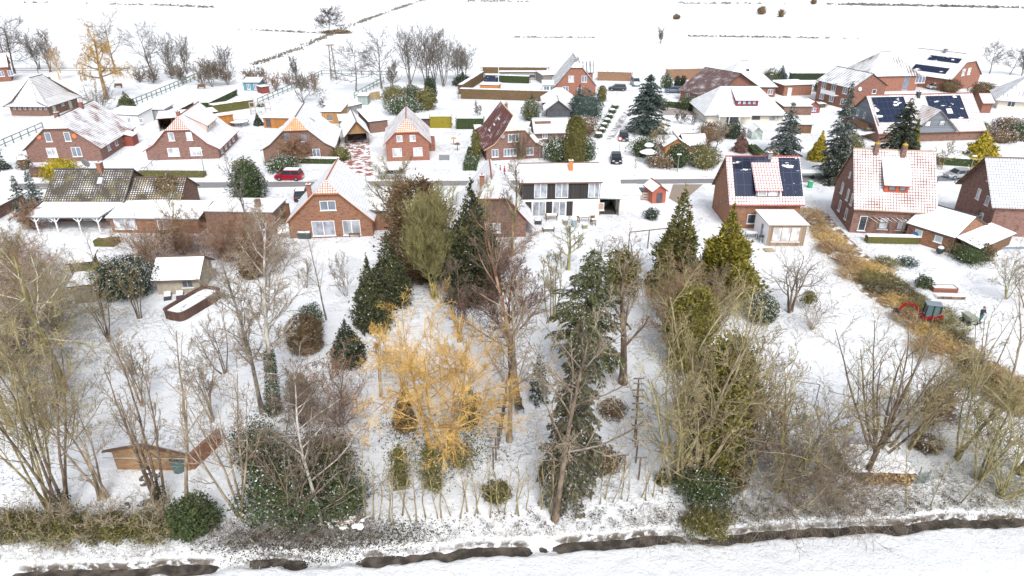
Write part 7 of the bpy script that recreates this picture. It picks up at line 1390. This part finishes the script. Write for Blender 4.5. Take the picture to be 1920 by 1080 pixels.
def dumper():
    o = thing('mini_dumper', 'grey green tracked mini dumper beside the standing man', 'dumper', Gz(1815, 606), R_(100)); o.scale = (.8, .8, .8); GR = plain((.30, .33, .26), .6)
    m = MB(); m.prism([(-.7, -.5, .65), (.7, -.5, .75), (.95, -.5, 1.15), (-.85, -.5, 1.1)][::-1], (0, 1.0, 0), GR); m.build('skip', o); MB().box(-.7, -.42, 1.0, .75, .42, 1.08, plain((.24, .22, .16), .9)).build('load', o); MB().box(-.8, -.35, .3, .8, .35, .65, GR).build('chassis', o)
    for x in (-.55, .55):
        for s in (-1, 1): MB().tube((x, s * .38, .28), (x, s * .6, .28), .28, .28, TYRE, 16).build('wheel', o)
    MB().bar((-.8, .3, .6), (-1.25, .3, 1.15), .06, .06, BLACKM).build('handle', o); MB().bar((-.8, -.3, .6), (-1.25, -.3, 1.15), .06, .06, BLACKM).build('handle', o)
BLACKM = plain((.03, .03, .03), .6); dumper()

# ================================================================== people
SKIN = plain((.55, .34, .25), .6)
def skinmesh(name, parent, verts, edges, radii, mat, root=0, sub=2):
    me = bpy.data.meshes.new(name); me.from_pydata(verts, edges, []); me.materials.append(mat); o = bpy.data.objects.new(name, me); COL.objects.link(o); o.parent = parent
    o.modifiers.new('skin', 'SKIN'); s = o.modifiers.new('sub', 'SUBSURF'); s.levels = sub; s.render_levels = sub
    L = me.skin_vertices[0].data if me.skin_vertices else None
    if L is None: me.skin_vertices.new() if hasattr(me.skin_vertices, 'new') else None; L = me.skin_vertices[0].data
    for i, r in enumerate(radii): L[i].radius = r if isinstance(r, tuple) else (r, r); L[i].use_root = (i == root)
    o.modifiers['skin'].use_smooth_shade = True; return o
def person(q, rz, h, label, jacket, trousers, hair, arms='down', hat=None, step=.10, lift=0):
    o = thing('person', label, 'person', Gz(*q) + Vector((0, 0, lift + .02)), rz); s = h / 1.78; o.scale = (s, s, s)
    ay = -.12 if arms == 'front' else 0.02
    J = dict(pel=(0, 0, .96), wa=(0, 0, 1.08), ch=(0, .01, 1.30), nk=(0, .01, 1.47), hd0=(0, -.01, 1.56), hd=(0, -.02, 1.66), top=(0, -.01, 1.74))
    Ar = {sg: [(sg * .19, .01, 1.42), (sg * .26, .03 + ay * .3, 1.15), (sg * (.24 if arms == 'down' else .16), -.04 + ay * 1.8, .92 if arms == 'down' else 1.12), (sg * (.24 if arms == 'down' else .12), -.07 + ay * 2.2, .84 if arms == 'down' else 1.13)] for sg in (-1, 1)}
    Lg = {sg: [(sg * .10, 0, .90), (sg * .11, -.02 + sg * step * .3, .50), (sg * .12, .02 + sg * step, .10), (sg * .13, -.14 + sg * step, .05)] for sg in (-1, 1)}
    V = [J['pel'], J['wa'], J['ch'], J['nk'], J['hd0'], J['hd'], J['top']]; E = [(i, i + 1) for i in range(6)]; Rr = [.12, .11, .14, .05, .075, .095, .06]
    for sg in (-1, 1):
        i = len(V); V += Ar[sg]; E += [(2, i), (i, i + 1), (i + 1, i + 2), (i + 2, i + 3)]; Rr += [.055, .045, .032, .030]
        i = len(V); V += Lg[sg]; E += [(0, i), (i, i + 1), (i + 1, i + 2), (i + 2, i + 3)]; Rr += [.085, .06, .045, .04]
        # fingers and thumb
        w = Vector(Ar[sg][3]); d = (w - Vector(Ar[sg][2])).normalized()
        for k in range(4): i = len(V); b = w + Vector((0, (k - 1.5) * .018, 0)); V += [tuple(b + d * .05), tuple(b + d * (.09 + .012 * (1 - abs(k - 1.5)))) ]; E += [(i - 0 if False else [j for j, v in enumerate(V) if v == Ar[sg][3]][0], i), (i, i + 1)]; Rr += [.010, .008]
        i = len(V); V += [tuple(w + Vector((-sg * .03, -.03, 0)) + d * .02), tuple(w + Vector((-sg * .035, -.04, 0)) + d * .05)]; E += [([j for j, v in enumerate(V) if v == Ar[sg][3]][0], i), (i, i + 1)]; Rr += [.010, .009]
    skinmesh('body', o, V, E, Rr, SKIN)
    V = [J['pel'], J['wa'], J['ch'], (0, .01, 1.44)]; E = [(0, 1), (1, 2), (2, 3)]; Rr = [(.165, .135), (.155, .13), (.185, .14), (.09, .08)]
    for sg in (-1, 1): i = len(V); V += Ar[sg][:3]; E += [(2, i), (i, i + 1), (i + 1, i + 2)]; Rr += [.085, .070, .055]
    skinmesh('jacket', o, V, E, Rr, plain(jacket, .85), 1)
    V = [(0, 0, .95)]; E = []; Rr = [(.15, .12)]
    for sg in (-1, 1): i = len(V); V += Lg[sg][:3]; E += [(0, i), (i, i + 1), (i + 1, i + 2)]; Rr += [.105, .080, .065]
    skinmesh('trousers', o, V, E, Rr, plain(trousers, .85), 0)
    for sg in (-1, 1): x, y, z = Lg[sg][3]; m = MB(); m.ball((x, y + .05, 0), .06, .15, .11, DARKM, 10, 5, 0); m.build('boot', o)
    m = MB(); m.ball((0, .015, 1.665), .108, .118, .12, plain(hat or hair, .8), 12, 6, -.15); m.build('hat' if hat else 'hair', o, smooth=True)
    f = MB(); f.ball((0, -.13, 1.645), .018, .022, .022, SKIN, 6, 4, -1); f.build('nose', o)
    e = MB(); [e.ball((sx * .035, -.108, 1.675), .012, .010, .010, DARKM, 6, 4, -1) for sx in (-1, 1)]; e.build('eyes', o); mo = MB(); mo.box(-.025, -.118, 1.598, .025, -.108, 1.606, plain((.35, .12, .10))); mo.build('mouth', o)
    return o
person((1836, 605), R_(10), 1.78, 'man in dark jacket and green trousers standing by the mini dumper', (.03, .035, .05), (.06, .16, .13), (.10, .06, .04), 'front')
person((930, 328), R_(80), 1.75, 'walker in dark green jacket, left of the three people', (.03, .06, .05), (.03, .03, .04), (.05, .04, .03))
person((938, 329), R_(85), 1.68, 'walker in wine red jacket between two companions', (.18, .03, .06), (.03, .03, .04), (.10, .06, .03))
person((946, 331), R_(80), 1.75, 'walker in bright red coat, right of the three people', (.60, .01, .02), (.25, .02, .03), (.04, .03, .02), hat=(.45, .02, .03))
# ================================================================== uncountable growth
def twig_mass(name, label, C, L, mat, seed=0, r=.008, up=.35, kind='stuff'):
    rs = np.random.RandomState(seed); n = len(C); D = rs.normal(0, 1, (n, 3)); D[:, 2] = np.abs(D[:, 2]) * up + .05
    pos, rad = chains(rs, C, D, L * rs.uniform(.5, 1.3, n), np.full(n, r), 3, .25, .0, .5)
    v, f = tubes([(pos, rad, 3)]); o = mesh_np(name, v, f, mat); return setp(o, label, None, None, kind)
def scat(rs, n, pts, wid):
    """points scattered around a pixel polyline, wid in pixels (x, y)"""
    P = np.array(pts, float); L = np.hypot(*(P[1:] - P[:-1]).T); s = rs.choice(len(L), n, p=L / L.sum()); t = rs.rand(n)
    q = P[s] + (P[s + 1] - P[s]) * t[:, None]; q[:, 0] += rs.normal(0, wid[0], n); q[:, 1] += rs.normal(0, wid[1], n)
    u = (q[:, 0] - 960) / FPX; v = (q[:, 1] - 540) / FPX; c, s_ = math.cos(PITCH), math.sin(PITCH); tt = CH / (s_ + v * c)
    x = tt * u; y = tt * (c - v * s_); return np.stack([x, y, zg(x, y)], 1)
rs = np.random.RandomState(21)
# bank grass and dead stems
C = scat(rs, 5000, [(40, 1052), (420, 1038), (700, 1022), (980, 1000), (1220, 988), (1500, 974), (1940, 954)], (30, 3.5)); twig_mass('bank_grass', 'dead grass overhanging the cut edge of the ditch', C, .32, bark((.20, .15, .09), (.44, .36, .2), .2), 31, .007, .35)
C = scat(rs, 16000, [(-40, 1035), (400, 1020), (640, 1010), (900, 990), (1200, 975), (1500, 962), (1960, 940)], (30, 11))
g = wob(C[:, 0] * 3, C[:, 1] * 3, .6) + rs.normal(0, .4, len(C)); C = C[g > -.1]
twig_mass('bank_grass', 'dead grass and stems poking through the snow of the ditch bank', C, .22, bark((.16, .12, .08), (.34, .27, .16), .25), 1, .006, .8)
C = scat(rs, 7000, [(430, 1000), (560, 1005), (640, 985), (700, 1000)], (45, 16)); twig_mass('bank_scrub', 'dark twiggy scrub and brush on the bank below the holly clump', C, .55, bark((.12, .085, .06), (.26, .19, .13), .5), 2, .008, .6)
C = scat(rs, 6500, [(1240, 985), (1420, 960), (1560, 945), (1700, 950)], (50, 22)); twig_mass('bank_scrub', 'tangled olive brown scrub on the right ditch bank', C, .6, bark((.17, .13, .07), (.32, .26, .14), .5), 3, .008, .7)
C = scat(rs, 3000, [(1380, 870), (1500, 850), (1600, 870)], (45, 35)); twig_mass('bank_scrub', 'snowy brambles left of the firewood stack', C, .55, bark((.17, .13, .08), (.32, .26, .16), .6), 4, .008, .7)
C = scat(rs, 3500, [(1740, 900), (1900, 920)], (60, 30)); twig_mass('bank_scrub', 'thin brambles under the mossy trees at the lower right', C, .5, bark((.20, .17, .08), (.36, .32, .16), .5), 5, .007, .7)
C = scat(rs, 9000, [(700, 900), (900, 930), (1150, 915)], (80, 40)); g = wob(C[:, 0] * 2, C[:, 1] * 2, .6); C = C[g > .35]; twig_mass('garden_stubble', 'sparse stubble and stems in the snow before the post rows', C, .25, bark((.18, .14, .10), (.36, .30, .2), .3), 6, .006, .7)
C = scat(rs, 9000, [(60, 860), (300, 800), (560, 720)], (110, 60)); g = wob(C[:, 0], C[:, 1], .8); C = C[g > .4]; twig_mass('garden_stubble', 'thin stubble in the snow of the left garden', C, .22, bark((.18, .14, .10), (.36, .30, .2), .3), 7, .006, .7)
C = scat(rs, 9000, [(20, 560), (180, 580), (120, 700), (60, 760)], (80, 50)); g = wob(C[:, 0], C[:, 1], .9) + rs.normal(0, .3, len(C)); C = C[g > 0]; twig_mass('bramble_thicket', 'brown bramble thicket between the trees at the left edge', C, .8, bark((.18, .12, .08), (.34, .25, .14), .3), 8, .009, .9)
C = scat(rs, 5000, [(380, 470), (470, 470), (330, 450)], (55, 20)); twig_mass('bramble_thicket', 'rusty thicket before the brick extension and annex', C, 1.1, bark((.24, .13, .10), (.36, .22, .16), .15), 9, .011, 1.1)
# ivy and litter leaves on the bank
def litter(name, label, C, size, m, seed=0): rs_ = np.random.RandomState(seed); C = C.copy(); C[:, 2] += rs_.rand(len(C)) * .12; o = leafcloud(rs_, C, None, size, .6, m, name, None); setp(o, label, None, None, 'stuff')
C = scat(rs, 9000, [(420, 1015), (560, 1020), (700, 1005), (800, 990)], (40, 13)); litter('ground_ivy', 'snow dusted ivy and leaf litter on the bank left of the middle', C, .12, leaf((.05, .06, .04), (.12, .12, .06), None, snow=.55), 1)
C = scat(rs, 9000, [(900, 975), (1200, 965), (1420, 955), (1700, 945), (1900, 930)], (50, 12)); g = wob(C[:, 0] * 2, C[:, 1] * 2, .9); C = C[g > 0]; litter('ground_ivy', 'scattered leaf litter on the snowy bank right of the middle', C, .10, leaf((.07, .06, .04), (.16, .12, .07), None, snow=.35), 2)
C = scat(rs, 5000, [(740, 800), (800, 840), (870, 860), (900, 800)], (30, 25)); litter('ground_ivy', 'snowy ground ivy around the willow trunk', C, .13, leaf((.06, .08, .04), (.16, .14, .06), None, snow=.5), 3)
# --- the cleared hedge: brush mounds along the dug strip
strip = [(1508, 400), (1540, 440), (1575, 485), (1620, 520), (1665, 560), (1720, 600), (1750, 640), (1800, 680), (1860, 715), (1930, 760)]
rsb = np.random.RandomState(8)
cols = [((.40, .26, .14), (.66, .46, .26), None), ((.12, .10, .05), (.22, .19, .09), None), ((.85, .52, .16), (1.0, .74, .32), None), ((.50, .34, .16), (.80, .58, .30), None), ((.20, .18, .06), (.38, .33, .12), None)]
names = ['brown cut twig mound', 'dark dug branch mound', 'orange straw coloured brush mound', 'tawny brush mound', 'olive conifer brush mound']
spots = [(1515, 402, 3), (1528, 420, 0), (1542, 440, 3), (1556, 452, 2), (1548, 470, 0), (1578, 470, 3), (1592, 498, 0), (1615, 500, 2), (1600, 520, 3), (1628, 530, 4), (1640, 512, 2), (1648, 545, 1), (1672, 535, 4), (1690, 548, 1), (1660, 500, 4), (1688, 572, 2), (1712, 565, 1), (1725, 585, 4), (1700, 605, 0), (1765, 600, 4), (1745, 628, 2), (1775, 625, 4), (1790, 640, 1), (1760, 650, 2), (1738, 660, 0), (1800, 668, 3), (1825, 690, 1), (1850, 705, 3), (1880, 722, 0), (1905, 740, 3), (1842, 728, 4), (1890, 765, 0)]
wh_ = ['beside the white garden room, topmost of the strip', 'just below the topmost mound', 'left of the green wheelie bin', 'touching the olive corner mound', 'at the foot of the white garden room wall', 'below the green wheelie bin', 'left of the clipped box hedge end', 'before the pergola hedge corner', 'on the lawn edge right of the gnarled tree', 'left of the grey green lawn shrub', 'directly under the box hedge end', 'in the middle of the dug strip', 'below the grey green lawn shrub', 'right beside the loose green shrub', 'close under the box hedge', 'left of the raised beds', 'below the loose green shrub', 'above the digger cab', 'under the digger bucket', 'right behind the digger', 'just below the digger tracks', 'between digger and dumper', 'below the mini dumper', 'below and right of the digger', 'lower left of the digger', 'right under the pale thin tree', 'further down from the pale thin tree', 'near the slender pale sapling', 'below the slender pale sapling', 'lowest but one before the right edge', 'left of the sapling foot', 'lowest of all at the right edge']
for i, (x, y, c) in enumerate(spots):
    w_ = rsb.uniform(2.6, 4.2); p_ = Gz(x, y); o = thing('brush_mound', names[c] + ' ' + wh_[i], 'brush pile', p_, rsb.rand() * 3, 'brush mounds along the cleared hedge strip')
    P, N = crown_pts(rsb, 900, 'ball', w_, w_ * .7, .75 + .5 * (c in (0, 4)), 1, .4, .35); P[:, 2] = np.maximum(P[:, 2], .02)
    leafcloud(rsb, P, N, .22, .28, leaf(cols[c][0], cols[c][1], None, snow=.08 if c != 1 else .3, scale=2.5), 'foliage', o)
    D = N + rsb.normal(0, .8, N.shape); D[:, 2] = np.abs(D[:, 2]) * .4; k_ = 500; pos, rad = chains(rsb, P[:k_] * .9, D[:k_], rsb.uniform(.3, .9, k_), np.full(k_, .011), 3, .2, 0, .5); v, f = tubes([(pos, rad, 3)]); mesh_np('twigs', v, f, bark(cols[c][0], cols[c][1], .1), o)
C = scat(rsb, 17000, strip, (20, 18)); twig_mass('cleared_brush', 'loose cut twigs strewn over the dug strip', C, .45, bark((.40, .28, .14), (.85, .62, .32), .2), 12, .009, .5)

# snowy pile of cut branches on the bank, mesh gate, blue bucket
o = thing('branch_pile', 'snow covered pile of cut branches on the bank right of the holly clump', 'branch pile', Gz(650, 985)); rr = random.Random(3); m = MB()
for k in range(42):
    a = Vector((rr.uniform(-1.1, 1.1), rr.uniform(-.5, .5), rr.uniform(.02, .6))); q = rr.uniform(0, 3.14); L_ = rr.uniform(.4, 1.3); b = a + Vector((math.cos(q) * L_, math.sin(q) * L_ * .6, rr.uniform(-.15, .25))); m.tube(a, b, .05, .03, bark((.20, .14, .10), (.40, .30, .22), 1.0), 6)
m.build('branches', o); m = MB()
for k in range(16): m.ball((rr.uniform(-1.0, 1.1), rr.uniform(-.4, .5), rr.uniform(.1, .5)), rr.uniform(.12, .3), rr.uniform(.1, .22), .12, SN, 9, 4, -.3, .2, rr)
m.build('snow_cap', o)
mg = plain((.18, .24, .22), .5); m = MB()
for k in range(9): m.box(k * .1, -.01, .1, k * .1 + .02, .01, 1.0, mg).box(0, -.01, .1 + k * .11, .82, .01, .12 + k * .11, mg)
simple('mesh_gate', 'small leaning green mesh panel at the right end of the firewood stack', 'gate', Gz(1718, 908), .1, [('mesh', m), ('post', MB().box(-.04, -.03, 0, 0, .03, 1.5, mg)), ('post', MB().bar((.5, 0, 0), (.75, 0, 1.2), .05, .05, mg))])
simple('blue_bucket', 'little blue bucket on a stake in the lower right scrub', 'bucket', Gz(1508, 790), 0, [('bucket', MB().tube((0, 0, .2), (0, 0, .55), .14, .2, plain((.02, .18, .28), .5), 12)), ('stake', MB().box(-.03, -.03, -.2, .03, .03, .2, WOODP))])
print('TOTAL FACES', TOTAL)
